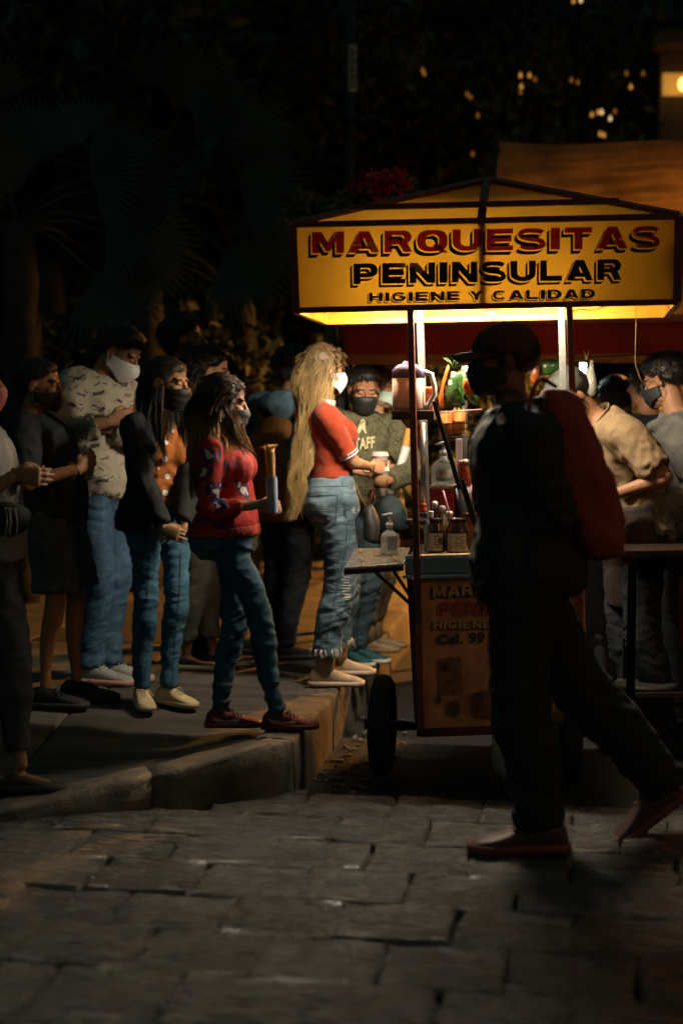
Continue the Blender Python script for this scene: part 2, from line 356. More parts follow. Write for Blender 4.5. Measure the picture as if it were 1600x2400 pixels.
# ------------------------------------------------------------------ sidewalk: slabs with a dropped corner, kerb stones round the edge
def afront(b): return -.514 * b
def walk_z(a, b):
    s = max(b, 0) / .889; hf = .21 * min(max(1 - s / 1.3, 0), 1); t = min(max((a - afront(b)) / 1.1, 0), 1); t = t * t * (3 - 2 * t)
    return hf + (.21 - hf) * t + .004
walk_base = [uv(0, .05, .02), uv(0, 9, .02), uv(9, 9, .17), uv(9, .05, .17)]
walk = mkobj('sidewalk', *grid(lambda i, j: (lambda a, b: uv(a, b, walk_z(a, b) - .022))(max(-4.5 + 18 * j, afront(.05 + 9 * i) + .05), .05 + 9 * i), 40, 60), M_ROAD); tag(walk, kind='structure')
KW = .15; SA, SB = 1.15, .92
for i in range(-4, 9):
    for j in range(6):
        a0 = i * SA; a1 = a0 + SA - .012; b0 = KW + .006 + j * SB; b1 = b0 + SB - .012; n = 6
        if a1 < afront((b0 + b1) / 2) + KW + .15: continue
        V = []
        for y in range(n):
            for x in range(n):
                g_ = [0, .014, .33, .67, .986, 1]; b = b0 + (b1 - b0) * g_[x]; a = a0 + (a1 - a0) * g_[y]; a = max(a, afront(b) + KW * 1.13)
                e = x in (0, n - 1) or y in (0, n - 1)
                V.append(uv(a, b, walk_z(a, b) - (.006 if e else 0) + random.gauss(0, .0012)))
        F = [(y * n + x, (y + 1) * n + x, (y + 1) * n + x + 1, y * n + x + 1) for y in range(n - 1) for x in range(n - 1)]
        rim = [x for x in range(n)] + [y * n + n - 1 for y in range(1, n)] + [(n - 1) * n + x for x in range(n - 2, -1, -1)] + [y * n for y in range(n - 2, 0, -1)]
        c = len(V); V += [V[q] - Z * .03 for q in rim]; m = len(rim); F += [(rim[q], rim[(q + 1) % m], c + (q + 1) % m, c + q) for q in range(m)]
        mkobj('slab', V, F, M_SLAB, walk)
kerb = empty('kerb', K0); tag(kerb, kind='structure')
path = []  # (point, outward normal, top height)
for s in np.arange(11, .05, -.12): path.append((K0 + U * s, V_, .212))
for t in np.linspace(0, 1, 6):
    n = nrm(V_ * (1 - t) + t * np.array([.308, -.951, 0])); path.append((K0 + U * .06 * (1 - t) + F_ * .06 * t + n * .0 - (U * .0), n, .212))
for s in np.arange(.15, 5, .1): path.append((K0 + F_ * s, np.array([.308, -.951, 0]), .212 * min(max(1 - s / 1.3, .02), 1) + .006))
prof = [(-KW, 1, -.004), (-.09, 1, 0), (-.02, 1, -.001), (-.006, 1, -.006), (-.001, 1, -.018), (.003, .6, 0), (.006, .25, 0), (.009, 0, -.05)]
i = 0
while i < len(path) - 2:
    n = 12 if i < 80 else 9
    seg = path[i:i + n + 1]; V = []
    for q, (p, nn, h) in enumerate(seg):
        tdir = (seg[min(q + 1, len(seg) - 1)][0] - seg[max(q - 1, 0)][0]); tdir = nrm(tdir)
        pp = p + (tdir * .0015 if q == 0 else (-tdir * .0015 if q == len(seg) - 1 else 0))
        for (dn, hz, dz) in prof:
            dz2 = dz * min(1, h / .1) if hz == 1 else dz
            w = random.gauss(0, .0045) if dn > -.1 else 0
            V.append(pp + nn * (dn + w) + Z * (h * hz + dz2 + (random.gauss(0, .0025) if hz == 1 else 0)))
    m = len(prof); F = [(q * m + k, (q + 1) * m + k, (q + 1) * m + k + 1, q * m + k + 1) for q in range(len(seg) - 1) for k in range(m - 1)]
    F += [tuple(range(m)), tuple(range((len(seg) - 1) * m, len(seg) * m))[::-1]]
    mkobj('kerb_stone', V, F, M_KERB, kerb); i += n
# litter in the gutter
mb = MB()
for _ in range(170):
    p = uv(random.uniform(.0, 1.6), random.uniform(-.32, -.015), random.uniform(-.03, -.018)); s = random.uniform(.004, .016)
    mb.add(*ell(p, (s * random.uniform(.7, 1.6), s, s * .5), 5, 4))
tag(mb.build('gutter_debris', mat('gutter_litter', (.2, .15, .09), .7, .5, 40, col2=(.1, .09, .08)), smooth=False), 'small dry scraps and grit lying in the gutter below the kerb', 'debris', kind='stuff')
# ------------------------------------------------------------------ the food cart
M_YEL = translucent('yellow_canvas', (.52, .23, .012), .066, .55, .1, 5.)
M_TRIM = mat('maroon_painted_steel', (.085, .012, .008), .45, .25, 14, bump=.15, bs=60)
M_POST = mat('red_brown_painted_steel', (.2, .045, .018), .38, .35, 20, bump=.15, bs=50)
M_CHROME = mat('stainless_steel', (.62, .61, .58), .22, .12, 20, metal=1., bump=.04, bs=40)
M_WHITEPOST = mat('galvanised_steel', (.075, .075, .068), .55, .2, 30, metal=.1)
M_BLACKT = mat('black_paint', (.012, .011, .011), .6, .1)
M_REDT = mat('dark_red_paint', (.22, .016, .01), .6, .15)
M_YELT = mat('pale_yellow_paint', (.75, .5, .06), .6, .1)
M_DARKSTEEL = mat('dark_steel', (.03, .03, .032), .4, .3, 20, metal=.6)
CC = np.array([.573, 5.65, 0.])                      # middle of the sign front
SN = -U
def spt(px, py, off=0.): return onplane(px, py, CC - U * off, U)
cart = empty('food_cart', (CC[0], CC[1] + .35, 0), 'marquesita food cart with yellow lettered canopy and red brown posts', 'food cart')
# canopy corners on the sign plane
TL, BL, TR, BR, AP = spt(686, 528), spt(694, 728), spt(1590, 508), spt(1585, 708), None
CD = .66
canopy = empty('canopy', (0, 0, 0)); canopy.parent = cart; canopy.location = np.array([CC[0], CC[1], 2.0]) - np.array(cart.location)
apex = (TL + TR) / 2 + U * CD / 2; apex[2] = at(1137, 428, apex[1])[2]
bTL, bTR, bBL, bBR = TL + U * CD, TR + U * CD, BL + U * CD, BR + U * CD
def panel(a, b, c, d, nm='sign_panel', n=10, m_=M_YEL, sag=.0):
    def fn(i, j):
        p = (a * (1 - i) + b * i) * (1 - j) + (d * (1 - i) + c * i) * j
        return p + U * .003 * math.sin(i * 9 + j * 4)
    return mkobj(nm, *grid(fn, n, 5), m_, canopy)
panel(BL, BR, TR, TL); panel(bBL, bBR, bTR, bTL, 'back_panel'); panel(bBL, BL, TL, bTL, 'side_panel'); panel(BR, bBR, bTR, TR, 'side_panel')
for a, b in ((TL, TR), (TR, bTR), (bTR, bTL), (bTL, TL)):
    mkobj('roof_panel', *grid(lambda i, j: (a * (1 - i) + b * i) * (1 - j) + apex * j - Z * .012 * math.sin(math.pi * i) * math.sin(math.pi * j), 9, 7), M_YEL, canopy)
f = -U * .012
mb = MB(); ws = .034
for a, b, w in ((TL, TR, .03), (BL, BR, .034), (TL, BL, .034), (TR, BR, .034)): mb.add(*bar(a + f, b + f, w, .022))
mb.build('front_trim', M_TRIM, canopy, smooth=False, bevel=.003)
mb = MB()
for a, b in ((TL, bTL), (TR, bTR), (BL, bBL), (BR, bBR), (bTL, bTR), (bBL, bBR), (bTL, bBL), (bTR, bBR)): mb.add(*bar(a, b, .028, .028))
mb.build('frame', mat('yellow_painted_frame', (.5, .24, .015), .45, .15), canopy, smooth=False, bevel=.003)
mb = MB()
for a in (TL, TR, bTL, bTR): mb.add(*bar(a + Z * .008, apex + Z * .014, .03, .018))
mb.add(*bar((TL + TR) / 2 + f * 1.4 + Z * .01, apex + Z * .012 - U * .02, .032, .016))
mb.build('ridge_trim', M_TRIM, canopy, smooth=False, bevel=.003)
mb = MB(); g = U * .022
mb.add(*bar((TL + TR) / 2 + g, (BL + BR) / 2 + g, .028)); mb.add(*bar(TL * .85 + TR * .15 + g * 1.6 + Z * .07, TL * .15 + TR * .85 + g * 1.6 + Z * .07, .022))
for t in (.42, .6): mb.add(*bar(TL * (1 - t) + TR * t + g * 5, BL * (1 - t) + BR * t + g * 5, .02))
mb.add(*lathe(TL * .05 + TR * .95 + g * 3 - Z * .19, [(.0, -.01), (.07, -.01), (.08, 0), (.07, .01), (.0, .012)], 20, up=U))
mb.build('inner_brace', M_TRIM, canopy, smooth=False)
# lettering on the sign
def lettering(s, q, off, m, bold, name='lettering', dx=0, dy=0, parent=canopy, plane=None, thick=.0012):
    V, F = text2d(s, bold); TLp, TRp, BRp, BLp = [np.array(p, float) for p in q]
    P = []
    for x, y in V:
        p = (TLp * (1 - x) + TRp * x) * y + (BLp * (1 - x) + BRp * x) * (1 - y)
        P.append(onplane(p[0] + dx, p[1] + dy, plane[0] + plane[1] * off, plane[1]) if plane is not None else spt(p[0] + dx, p[1] + dy, off))
    return np.array(P), F
def sign_text(s, q, mtop, bold, sh):
    sx, sy = sh; mb = MB()
    for k in range(1, 5): V, F = lettering(s, q, .006 + .0003 * (4 - k), None, bold + .004, dx=-sx * k / 4, dy=sy * k / 4); mb.add(V, F)
    mb.build('lettering_shade', M_BLACKT, canopy, smooth=False)
    V, F = lettering(s, q, .0085, None, bold + .006, dx=-1.6, dy=2); mkobj('lettering_outline', V, F, M_YELT, canopy, smooth=False)
    V, F = lettering(s, q, .0105, None, bold); mkobj('lettering', V, F, mtop, canopy, smooth=False)
M_REDL = translucent('red_sign_paint', (.26, .02, .012), .7, .6, .12, 8.)
block_letters('MARQUESITAS', [(731, 544), (1546, 529), (1546, 581), (731, 594)], spt, M_REDL, M_BLACKT, canopy, (-9, 11), .3, (.0025, .004))
block_letters('PENINSULAR', [(828, 618), (1456, 607), (1456, 656), (828, 666)], spt, M_BLACKT, M_BLACKT, canopy, (-8, 9), .34, (.0025, .004))
block_letters('HIGIENE Y CALIDAD', [(864, 686), (1394, 677), (1394, 699), (864, 707)], spt, M_BLACKT, M_BLACKT, canopy, (-4, 4.5), .4, (.0025, .004))
# posts
def seg3(p, q, d1, d2): return at(*p, d1), at(*q, d2)
for (p, q, d, m_, w, nm) in (((961, 716), (986, 1712), 5.66, M_POST, .026, 'post'), ((1333, 706), (1366, 1700), 5.57, M_POST, .026, 'post')):
    a, b = seg3(p, q, d, d - .01); mb = MB(); mb.add(*bar(a, b, w, w)); mb.build(nm, m_, cart, smooth=False, bevel=.003)
for (p, q, d) in (((983, 716), (1003, 1330), 6.2), ((1314, 712), (1330, 1330), 6.15)):
    a, b = seg3(p, q, d, d); mb = MB(); mb.add(*bar(a, b, .03, .03)); mb.build('back_post', M_WHITEPOST, cart, smooth=False, bevel=.003)
# lower body and counter
fl, fr = 5.67, 5.57
c_t = [at(948, 1306, fl), at(1372, 1296, fr)]; c_b = [at(948, 1349, fl), at(1372, 1341, fr)]; DEP = .62
mb = MB(); mb.add(*hexa([c_b[0], c_b[1], c_b[1] + U * DEP, c_b[0] + U * DEP], [c_t[0], c_t[1], c_t[1] + U * DEP, c_t[0] + U * DEP]))
mb.build('counter', M_CHROME, cart, smooth=False, bevel=.008)
mb = MB(); mb.add(*bar(c_b[0] - U * .012 - V_ * .008 - Z * .004, c_b[1] - U * .012 - Z * .004, .016, .014)); mb.add(*bar(c_t[0] - U * .006 + Z * .002, c_t[1] - U * .006 + Z * .002, .012, .01))
mb.build('counter_edge', M_CHROME, cart, smooth=False, bevel=.004)
M_PANEL = mat('orange_brown_sheet', (.5, .2, .085), .5, .35, 7, bump=.1, bs=20, col2=(.6, .25, .11))
p_t = [at(966, 1357, fl + .03), at(1368, 1347, fr + .03)]; p_b = [at(985, 1710, fl + .03), at(1378, 1695, fr + .03)]
mb = MB(); mb.add(*hexa([p_b[0], p_b[1], p_b[1] + U * .56, p_b[0] + U * .56], [p_t[0], p_t[1], p_t[1] + U * .56, p_t[0] + U * .56]))
mb.build('body', M_PANEL, cart, smooth=False, bevel=.006)
mb = MB()
for a, b in ((p_b[0], p_b[1]), (p_b[0], p_b[0] + U * .56), (p_b[1], p_b[1] + U * .56)): mb.add(*bar(a - Z * .012 - U * .01, b - Z * .012 - U * .01, .03, .03))
mb.add(*bar(p_t[0] - V_ * .012 + U * .01, p_b[0] - V_ * .012 + U * .01, .022)); mb.build('chassis', M_TRIM, cart, smooth=False, bevel=.003)
pp = (p_t[0] - U * .004, -U)
def ptext(s, q, off, m, bold, nm='lettering', dx=0, dy=0):
    V, F = lettering(s, q, off, None, bold, plane=pp, dx=dx, dy=dy); mkobj(nm, V, F, m, cart, smooth=False)
M_ORT = mat('faded_orange_paint', (.62, .33, .13), .6, .2); M_RDT = mat('faded_red_paint', (.42, .05, .025), .6, .2); M_GREYT = mat('faded_grey_paint', (.05, .04, .035), .6, .3)
ptd = lambda x, y, o_: onplane(x, y, pp[0] + pp[1] * (o_ + .002), pp[1])
block_letters('MARQUESITAS', [(1014, 1374), (1340, 1358), (1340, 1382), (1014, 1400)], ptd, M_ORT, M_BLACKT, cart, (-4, 4), .1, (.003, .002))
block_letters('PENINSULAR', [(1028, 1412), (1345, 1405), (1345, 1436), (1028, 1444)], ptd, M_RDT, M_BLACKT, cart, (0, 0), 0, (.003, .002))
block_letters('HIGIENE Y CALIDAD', [(1015, 1456), (1352, 1448), (1352, 1468), (1015, 1475)], ptd, M_ORT, M_BLACKT, cart, (-3, 3), .1, (.003, .002))
ptext('Cel. 99', [(1023, 1487), (1135, 1481), (1135, 1508), (1023, 1512)], .004, M_GREYT, .05)
# faded printed pictures on the panel: ink shapes
def ink(pts, off, m, nm='faded_print'):
    P = [onplane(x, y, pp[0] + pp[1] * off, pp[1]) for x, y in pts]; mkobj(nm, P, [tuple(range(len(P)))], m, cart, smooth=False)
def blob(cx, cy, rx, ry, s, n=16):
    rr = random.Random(s); return [(cx + rx * math.cos(t) * (r := rr.uniform(.65, 1.1)), cy + ry * math.sin(t) * r) for t in np.linspace(0, 2 * math.pi, n, endpoint=False)]
M_INK = mat('brown_ink', (.12, .05, .025), .6, .4, 30); M_INK2 = mat('pale_brown_ink', (.24, .1, .05), .6, .4, 30)
ink([(1026, 1545), (1078, 1540), (1080, 1625), (1030, 1628)], .003, M_INK2)
ink(blob(1042, 1562, 16, 14, 1), .0045, M_INK); ink(blob(1050, 1600, 9, 8, 2), .0045, M_INK); ink(blob(1062, 1662, 18, 22, 3), .0045, M_INK)
ink([(1108, 1625), (1128, 1622), (1130, 1678), (1110, 1680)], .0045, M_INK); ink([(1132, 1618), (1144, 1618), (1146, 1640), (1158, 1655), (1160, 1682), (1122, 1684), (1122, 1656), (1133, 1640)], .006, M_INK2); ink(blob(1028, 1638, 6, 12, 5), .0045, M_INK)
# wheels
M_TYRE = mat('black_rubber', (.008, .008, .009), .75, .2, 20, bump=.3, bs=90)
def wheel(c, r, w, ax):
    wo = empty('wheel', c); wo.parent = cart; wo.location = np.array(c) - np.array(cart.location)
    prof = [(r * .62, -w * .3), (r * .72, -w * .47), (r * .86, -w * .5), (r * .96, -w * .36), (r, -w * .12), (r, w * .12), (r * .96, w * .36), (r * .86, w * .5), (r * .72, w * .47), (r * .62, w * .3), (r * .62, -w * .3)]
    mb = MB(); mb.add(*lathe(c, prof, 36, up=ax, cap=False)); mb.build('tyre', M_TYRE, wo)
    mb = MB(); mb.add(*lathe(c, [(0, -w * .2), (r * .6, -w * .22), (r * .64, -w * .34), (r * .64, w * .34), (r * .6, w * .22), (0, w * .2)], 28, up=ax, cap=False))
    mb.add(*tube([c - ax * w * .95, c + ax * w * 1.2], [.022, .022], 12)); mb.build('rim', M_DARKSTEEL, wo)
wc = at(896, 1707, 5.84); wc[2] = .207
wheel(wc, .21, .078, V_)
wheel(wc + V_ * .78, .21, .078, V_)
mb = MB(); mb.add(*tube([wc, wc + V_ * .78], [.018, .018], 12)); mb.build('axle', M_DARKSTEEL, cart)
# folding tray at the side, on struts
tq = [at(806, 1330, 5.78), at(945, 1320, 5.74), at(960, 1283, 6.14), at(830, 1285, 6.16)]
M_TRAY = mat('worn_steel_tray', (.42, .4, .36), .3, .35, 18, metal=.8, bump=.12, bs=30)
mb = MB(); mb.add(*hexa([p - Z * .016 for p in tq], tq)); mb.build('tray', M_TRAY, cart, smooth=False, bevel=.003)
mb = MB(); mb.add(*bar(tq[0] - Z * .02, tq[1] - Z * .02, .012, .02)); mb.build('tray_rail', M_TRIM, cart, smooth=False); mb = MB(); mb.add(*bar(tq[0] * .5 + tq[1] * .5 - Z * .02, at(966, 1420, 5.72), .014)); mb.build('tray_strut', M_TRIM, cart, smooth=False); mb = MB(); mb.add(*bar(tq[3] * .5 + tq[2] * .5 - Z * .02, at(975, 1420, 6.1), .014)); mb.build('tray_strut', M_TRIM, cart, smooth=False)
# shelves above the counter
def shelf(px0, px1, py0, py1, d, dep, m_, nm='shelf'):
    a, b = at(px0, py1, d), at(px1, py1, d - .05); c, e = at(px0, py0, d), at(px1, py0, d - .05)
    mb = MB(); mb.add(*hexa([a, b, b + U * dep, a + U * dep], [c, e, e + U * dep, c + U * dep])); return mb.build(nm, m_, cart, smooth=False, bevel=.004)
shelf(917, 1016, 962, 984, 5.86, .26, M_BLACKT)
mb = MB(); a = at(1028, 1026, 5.9); b = at(1122, 1022, 5.85)
for q in (a, b, a + U * .2, b + U * .2): mb.add(*bar(q, q + Z * .055, .005))
for h in (0, .03, .055):
    for x, y in ((a, b), (b, b + U * .2), (b + U * .2, a + U * .2), (a + U * .2, a)): mb.add(*bar(x + Z * h, y + Z * h, .004))
for t in np.linspace(.1, .9, 9): mb.add(*bar(a * (1 - t) + b * t, a * (1 - t) + b * t + U * .2, .003))
mb.build('wire_shelf', M_WHITEPOST, cart, smooth=False)
for (px, p0, p1, w, d, m_) in ((1075, 1028, 1300, .026, 6.02, mat('mauve_painted_post', (.42, .3, .3), .5)), (1088, 940, 1300, .02, 6.1, M_WHITEPOST)):
    mb = MB(); mb.add(*bar(at(px, p0, d), at(px, p1, d), w)); mb.build('upright', m_, cart, smooth=False, bevel=.002)
# hinged arms of the waffle irons
for (p, q, w) in (((1016, 940), (1077, 1147), .018), ((1080, 1124), (1126, 1268), .024)):
    mb = MB(); mb.add(*bar(at(*p, 5.74), at(*q, 5.72), w, .01, side=V_)); mb.build('iron_arm', M_DARKSTEEL, cart, smooth=False, bevel=.002)
# waffle irons and burner plate on the counter, mostly behind the walking man
mb = MB()
for px in (1180, 1260):
    c = at(px, 1285, 5.9); c[2] = c_t[0][2] + .03; mb.add(*lathe(c, [(0, 0), (.1, 0), (.105, .012), (.1, .03), (0, .034)], 24))
mb.build('waffle_iron', M_DARKSTEEL, cart)
# bright tube beside the post
tb = [at(989, 992, 5.8), at(992, 1180, 5.78)]; mb = MB(); mb.add(*tube(tb, [.0115, .0115], 16)); mb.build('steel_tube', M_CHROME, cart)
mb = MB(); c = at(990, 1200, 5.78); mb.add(*lathe(c, [(0, 0), (.016, 0), (.016, .012), (.0145, .014), (.0145, .024), (.016, .026), (.015, .036), (0, .037)], 18)); mb.build('tube_cap', mat('orange_plastic', (.62, .09, .02), .35), cart)
mb = MB(); mb.add(*box(at(977, 1223, 5.8), (.042, .05, .011), CART_AX)); mb.add(*box(at(990, 1207, 5.8), (.02, .02, .008), CART_AX)); mb.build('bracket', M_WHITEPOST, cart, smooth=False, bevel=.002)
mb = MB(); mb.add(*box(at(1008, 1205, 5.77), (.011, .011, .012), CART_AX)); mb.build('switch', mat('white_plastic', (.75, .75, .7), .4), cart, smooth=False, bevel=.002)
# lamps under the canopy
M_BULB = emis('lit_tube', (1, .88, .68), CART_LIGHT)
tc_ = np.array([CC[0], CC[1], 1.985]) + U * .3
mb = MB(); mb.add(*tube([tc_ - V_ * .55, tc_ + V_ * .32], [.016, .016], 12)); mb.build('lamp_tube', M_BULB, cart)
for q, e_ in ((-1, .55), (1, .32)): mb = MB(); mb.add(*tube([tc_ + V_ * q * e_, tc_ + V_ * q * (e_ + .04)], [.018, .018], 12)); mb.build('tube_end', M_DARKSTEEL, cart)
mb = MB(); mb.add(*box(tc_ - V_ * .115 + Z * .045, (.48, .02, .014), CART_AX)); mb.build('lamp_batten', mat('white_enamel', (.6, .6, .56), .4, .1), cart, smooth=False, bevel=.003)
mb = MB(); mb.add(*box(at(1152, 738, 6.2), (.012, .01, .012), CART_AX)); mb.build('clip', M_CHROME, cart, smooth=False)
# string hanging from the canopy
def wire(nm, pts, r, m_, n=40, parent=cart):
    pts = np.array(pts); t = np.linspace(0, len(pts) - 1, n); Q = np.stack([np.interp(t, range(len(pts)), pts[:, k]) for k in range(3)], 1)
    for _ in range(3): Q[1:-1] = (Q[:-2] + Q[1:-1] * 2 + Q[2:]) / 4
    mb = MB(); mb.add(*tube(Q, np.full(n, r), 6)); return mb.build(nm, m_, parent)
M_STRING = mat('yellow_string', (.5, .3, .06), .7)
wire('string', [at(1487, 712, 5.6), at(1490, 760, 5.6), at(1487, 850, 5.6), at(1500, 890, 5.58), at(1518, 912, 5.58)], .0022, M_STRING)
wire('string', [at(1335, 722, 5.55), at(1345, 730, 5.55), at(1352, 724, 5.55), at(1390, 728, 5.55), at(1422, 716, 5.55)], .0025, M_STRING)
wire('cable', [at(952, 1335, 5.66), at(960, 1420, 5.65), at(968, 1470, 5.65), at(984, 1510, 5.64), at(986, 1560, 5.64)], .003, M_BLACKT)
# ------------------------------------------------------------------ things on and round the cart
def glass_mat(name, col, rough=.05, tr=.9): return mat(name, col, rough, 0, trans=tr, ior=1.4)
M_CLEAR = mat('clear_plastic', (.8, .83, .78), .08, 0, alpha=.34, coat=.6); M_LIQ = mat('clear_gel', (.75, .78, .74), .2, 0, alpha=.45)
M_WHITEP = mat('white_plastic_pump', (.78, .78, .74), .35, .05); M_LABEL = mat('paper_label', (.72, .68, .55), .6, .12, 60); M_LABELW = mat('white_label', (.75, .76, .72), .5, .06)
M_TEALINK = mat('teal_ink', (.12, .4, .36), .6); M_DARKINK = mat('dark_ink', (.05, .04, .035), .6); M_CHOC = mat('chocolate_spread', (.035, .012, .006), .25, .3, 30)
M_CARAMEL = mat('caramel_smear', (.32, .12, .025), .3, .5, 40); M_PINK = mat('pink_plastic', (.75, .34, .42), .4, .05); M_REDBOX = mat('red_tin', (.34, .03, .02), .4, .25, 12)
CT = c_t[0][2] + .002     # counter top height
def onct(px, d, z=CT): p = at(px, 1290, d); p[2] = z; return p
def label_patch(c, r, z0, z1, a0, a1, m, nm, parent, n=9):
    V, F = grid(lambda i, j: c + Z * (z0 + (z1 - z0) * j) + r * (V_ * math.sin(a0 + (a1 - a0) * i) - U * math.cos(a0 + (a1 - a0) * i)), n, 2); return mkobj(nm, V, F, m, parent)
def print_lines(c, r, z0, z1, a0, a1, rows, parent, m, seed, nm='print'):
    rr = random.Random(seed); mb = MB()
    for k in range(rows):
        z = z0 + (z1 - z0) * (k + .5) / rows; a = a0
        while a < a1 - .1:
            w = min(rr.uniform(.06, .25), a1 - a); 
            if rr.random() < .8: mb.add(*grid(lambda i, j: c + Z * (z + (z1 - z0) / rows * .25 * (2 * j - 1)) + r * (V_ * math.sin(a + w * i) - U * math.cos(a + w * i)), 3, 2))
            a += w + .05
    return mb.build(nm, m, parent)
def pump(c, h, parent, s=1.):
    mb = MB(); mb.add(*lathe(c, [(.016 * s, 0), (.016 * s, .02 * s), (.008 * s, .024 * s), (.006 * s, .045 * s), (.006 * s, h), (.013 * s, h + .002), (.014 * s, h + .012 * s), (0, h + .014 * s)], 16))
    mb.add(*bar(c + Z * (h + .006 * s) , c + Z * (h + .003 * s) - V_ * .034 * s, .01 * s, .009 * s)); return mb.build('pump', M_WHITEP, parent)
# hand gel on the tray
tz = (tq[2] + tq[3]) / 2; c = at(912, 1296, 6.0); c[2] = (tq[0][2] + tq[3][2]) / 2 + .008
g = empty('sanitizer_bottle', c, 'small clear hand gel bottle with white pump on the folding tray', 'bottle', 'hand gel bottles')
prof = [(.001, .0), (.036, .002), (.038, .012), (.038, .075), (.034, .09), (.018, .103), (.014, .108), (.014, .116)]
mb = MB(); mb.add(*lathe(c, prof, 24)); mb.build('bottle', M_CLEAR, g)
mb = MB(); mb.add(*lathe(c, [(.001, .004), (.034, .005), (.0355, .014), (.0355, .05), (.001, .051)], 20)); mb.build('gel', M_LIQ, g)
label_patch(c, .0388, .022, .082, -.1, 1.15, M_LABELW, 'label', g); print_lines(c, .0392, .024, .03, .2, .7, 2, g, M_DARKINK, 3); pump(c + Z * .116, .05, g)
# big gel bottle on a red tin box
bx = empty('tin_box', onct(1038, 5.98), 'red tin box with pale edge standing on the cart counter', 'box')
bc = at(1038, 1155, 5.98); hb = (bc[2] - CT) + .035
mb = MB(); mb.add(*box([bc[0], bc[1], CT + hb / 2 - .008], (.052, .05, hb / 2 - .008), CART_AX)); mb.build('box', M_REDBOX, bx, smooth=False, bevel=.004)
mb = MB(); mb.add(*box([bc[0], bc[1], CT + hb - .008], (.054, .052, .008), CART_AX)); mb.build('lid', mat('pale_tin_edge', (.6, .5, .42), .4), bx, smooth=False, bevel=.003)
c = np.array([bc[0], bc[1], CT + hb]); g = empty('sanitizer_bottle', c, 'large clear gel jug with beige and teal label standing on the red tin', 'bottle', 'hand gel bottles')
mb = MB(); mb.add(*lathe(c, [(.001, 0), (.05, .002), (.052, .01), (.052, .07), (.048, .088), (.03, .1), (.018, .105), (.018, .12)], 24)); mb.build('bottle', M_CLEAR, g)
mb = MB(); mb.add(*lathe(c, [(.001, .004), (.047, .005), (.049, .012), (.049, .06), (.001, .061)], 20)); mb.build('gel', M_LIQ, g)
label_patch(c, .0527, .018, .066, -.55, .75, M_LABEL, 'label', g); label_patch(c, .0531, .018, .03, -.55, .75, M_TEALINK, 'label_band', g); print_lines(c, .0532, .042, .062, -.25, .4, 4, g, M_DARKINK, 5); pump(c + Z * .12, .045, g, 1.1)
# spread jars
def jar(px, d, r, h, label, seed, word=None):
    c = onct(px, d); j = empty('spread_jar', c, label, 'jar', 'open jars of spread on the counter')
    mb = MB(); mb.add(*lathe(c, [(.001, 0), (r * .9, .001), (r, .008), (r, h * .62), (r * .93, h * .74), (r * .78, h * .84), (r * .76, h), (r * .68, h), (r * .68, h * .86), (.001, h * .84)], 28)); mb.build('glass', mat('dark_glass', (.05, .02, .01), .12, .4, 30, coat=.6), j)
    mb = MB(); mb.add(*lathe(c + Z * (h * .9), [(r * .8, 0), (r * .82, h * .04), (r * .8, h * .09), (r * .76, h * .1)], 24, cap=False)); mb.build('rim_smear', M_CHOC, j)
    label_patch(c, r + .0006, h * .12, h * .6, -.95, .95, M_LABEL, 'label', j); print_lines(c, r + .001, h * .2, h * .56, -.1, .85, 6, j, M_DARKINK, seed); print_lines(c, r + .001, h * .14, h * .3, -.8, -.2, 3, j, mat('faded_red_print', (.4, .12, .08), .6), seed + 1)
    if word:
        V, F = text2d(word, .03); P = [c + Z * (h * (.28 + .2 * y)) + (r + .0014) * (V_ * math.sin(.35 + .55 * x) - U * math.cos(.35 + .55 * x)) for x, y in V]; mkobj('lettering', P, F, M_DARKINK, j)
    return j
jar(1021, 5.76, .036, .148, 'open chocolate jar with lettered label nearest the red brown post', 1, 'nu')
jar(1071, 5.74, .046, .15, 'wide open chocolate jar with nutrition label beside the dark iron arm', 9)
c = onct(1104, 5.83); g = empty('caramel_jar', c, 'tall glass jar smeared with caramel behind the chocolate jars', 'jar')
mb = MB(); mb.add(*lathe(c, [(.001, 0), (.036, .002), (.038, .01), (.038, .13), (.034, .14), (.036, .16)], 24)); mb.build('glass', M_CARAMEL, g)
mb = MB(); mb.add(*lathe(c + Z * .15, [(.036, 0), (.04, .004), (.04, .014), (.036, .016)], 20)); mb.build('rim', M_CHOC, g)
c = onct(1088, 5.95); c[2] = CT; h = at(1088, 1078, 5.95)[2] - CT
g = empty('salsa_jar', c, 'tall red salsa jar with crumpled pale lid at the back of the counter', 'jar')
mb = MB(); mb.add(*lathe(c + Z * (h - .11), [(.001, 0), (.03, .002), (.032, .01), (.032, .085), (.028, .095)], 20)); mb.build('glass', mat('red_salsa', (.38, .03, .015), .2, .5, 50, col2=(.5, .12, .03)), g)
mb = MB(); mb.add(*lathe(c + Z * (h - .016), [(.03, 0), (.034, .004), (.03, .016), (.0, .02)], 14)); mb.build('lid', mat('crumpled_foil', (.55, .4, .32), .4, .4, 40, bump=.5, bs=60), g)
mb = MB(); mb.add(*lathe(c, [(.02, 0), (.04, .001), (.04, h - .112), (.02, h - .111)], 18)); mb.build('stand', M_DARKSTEEL, g)
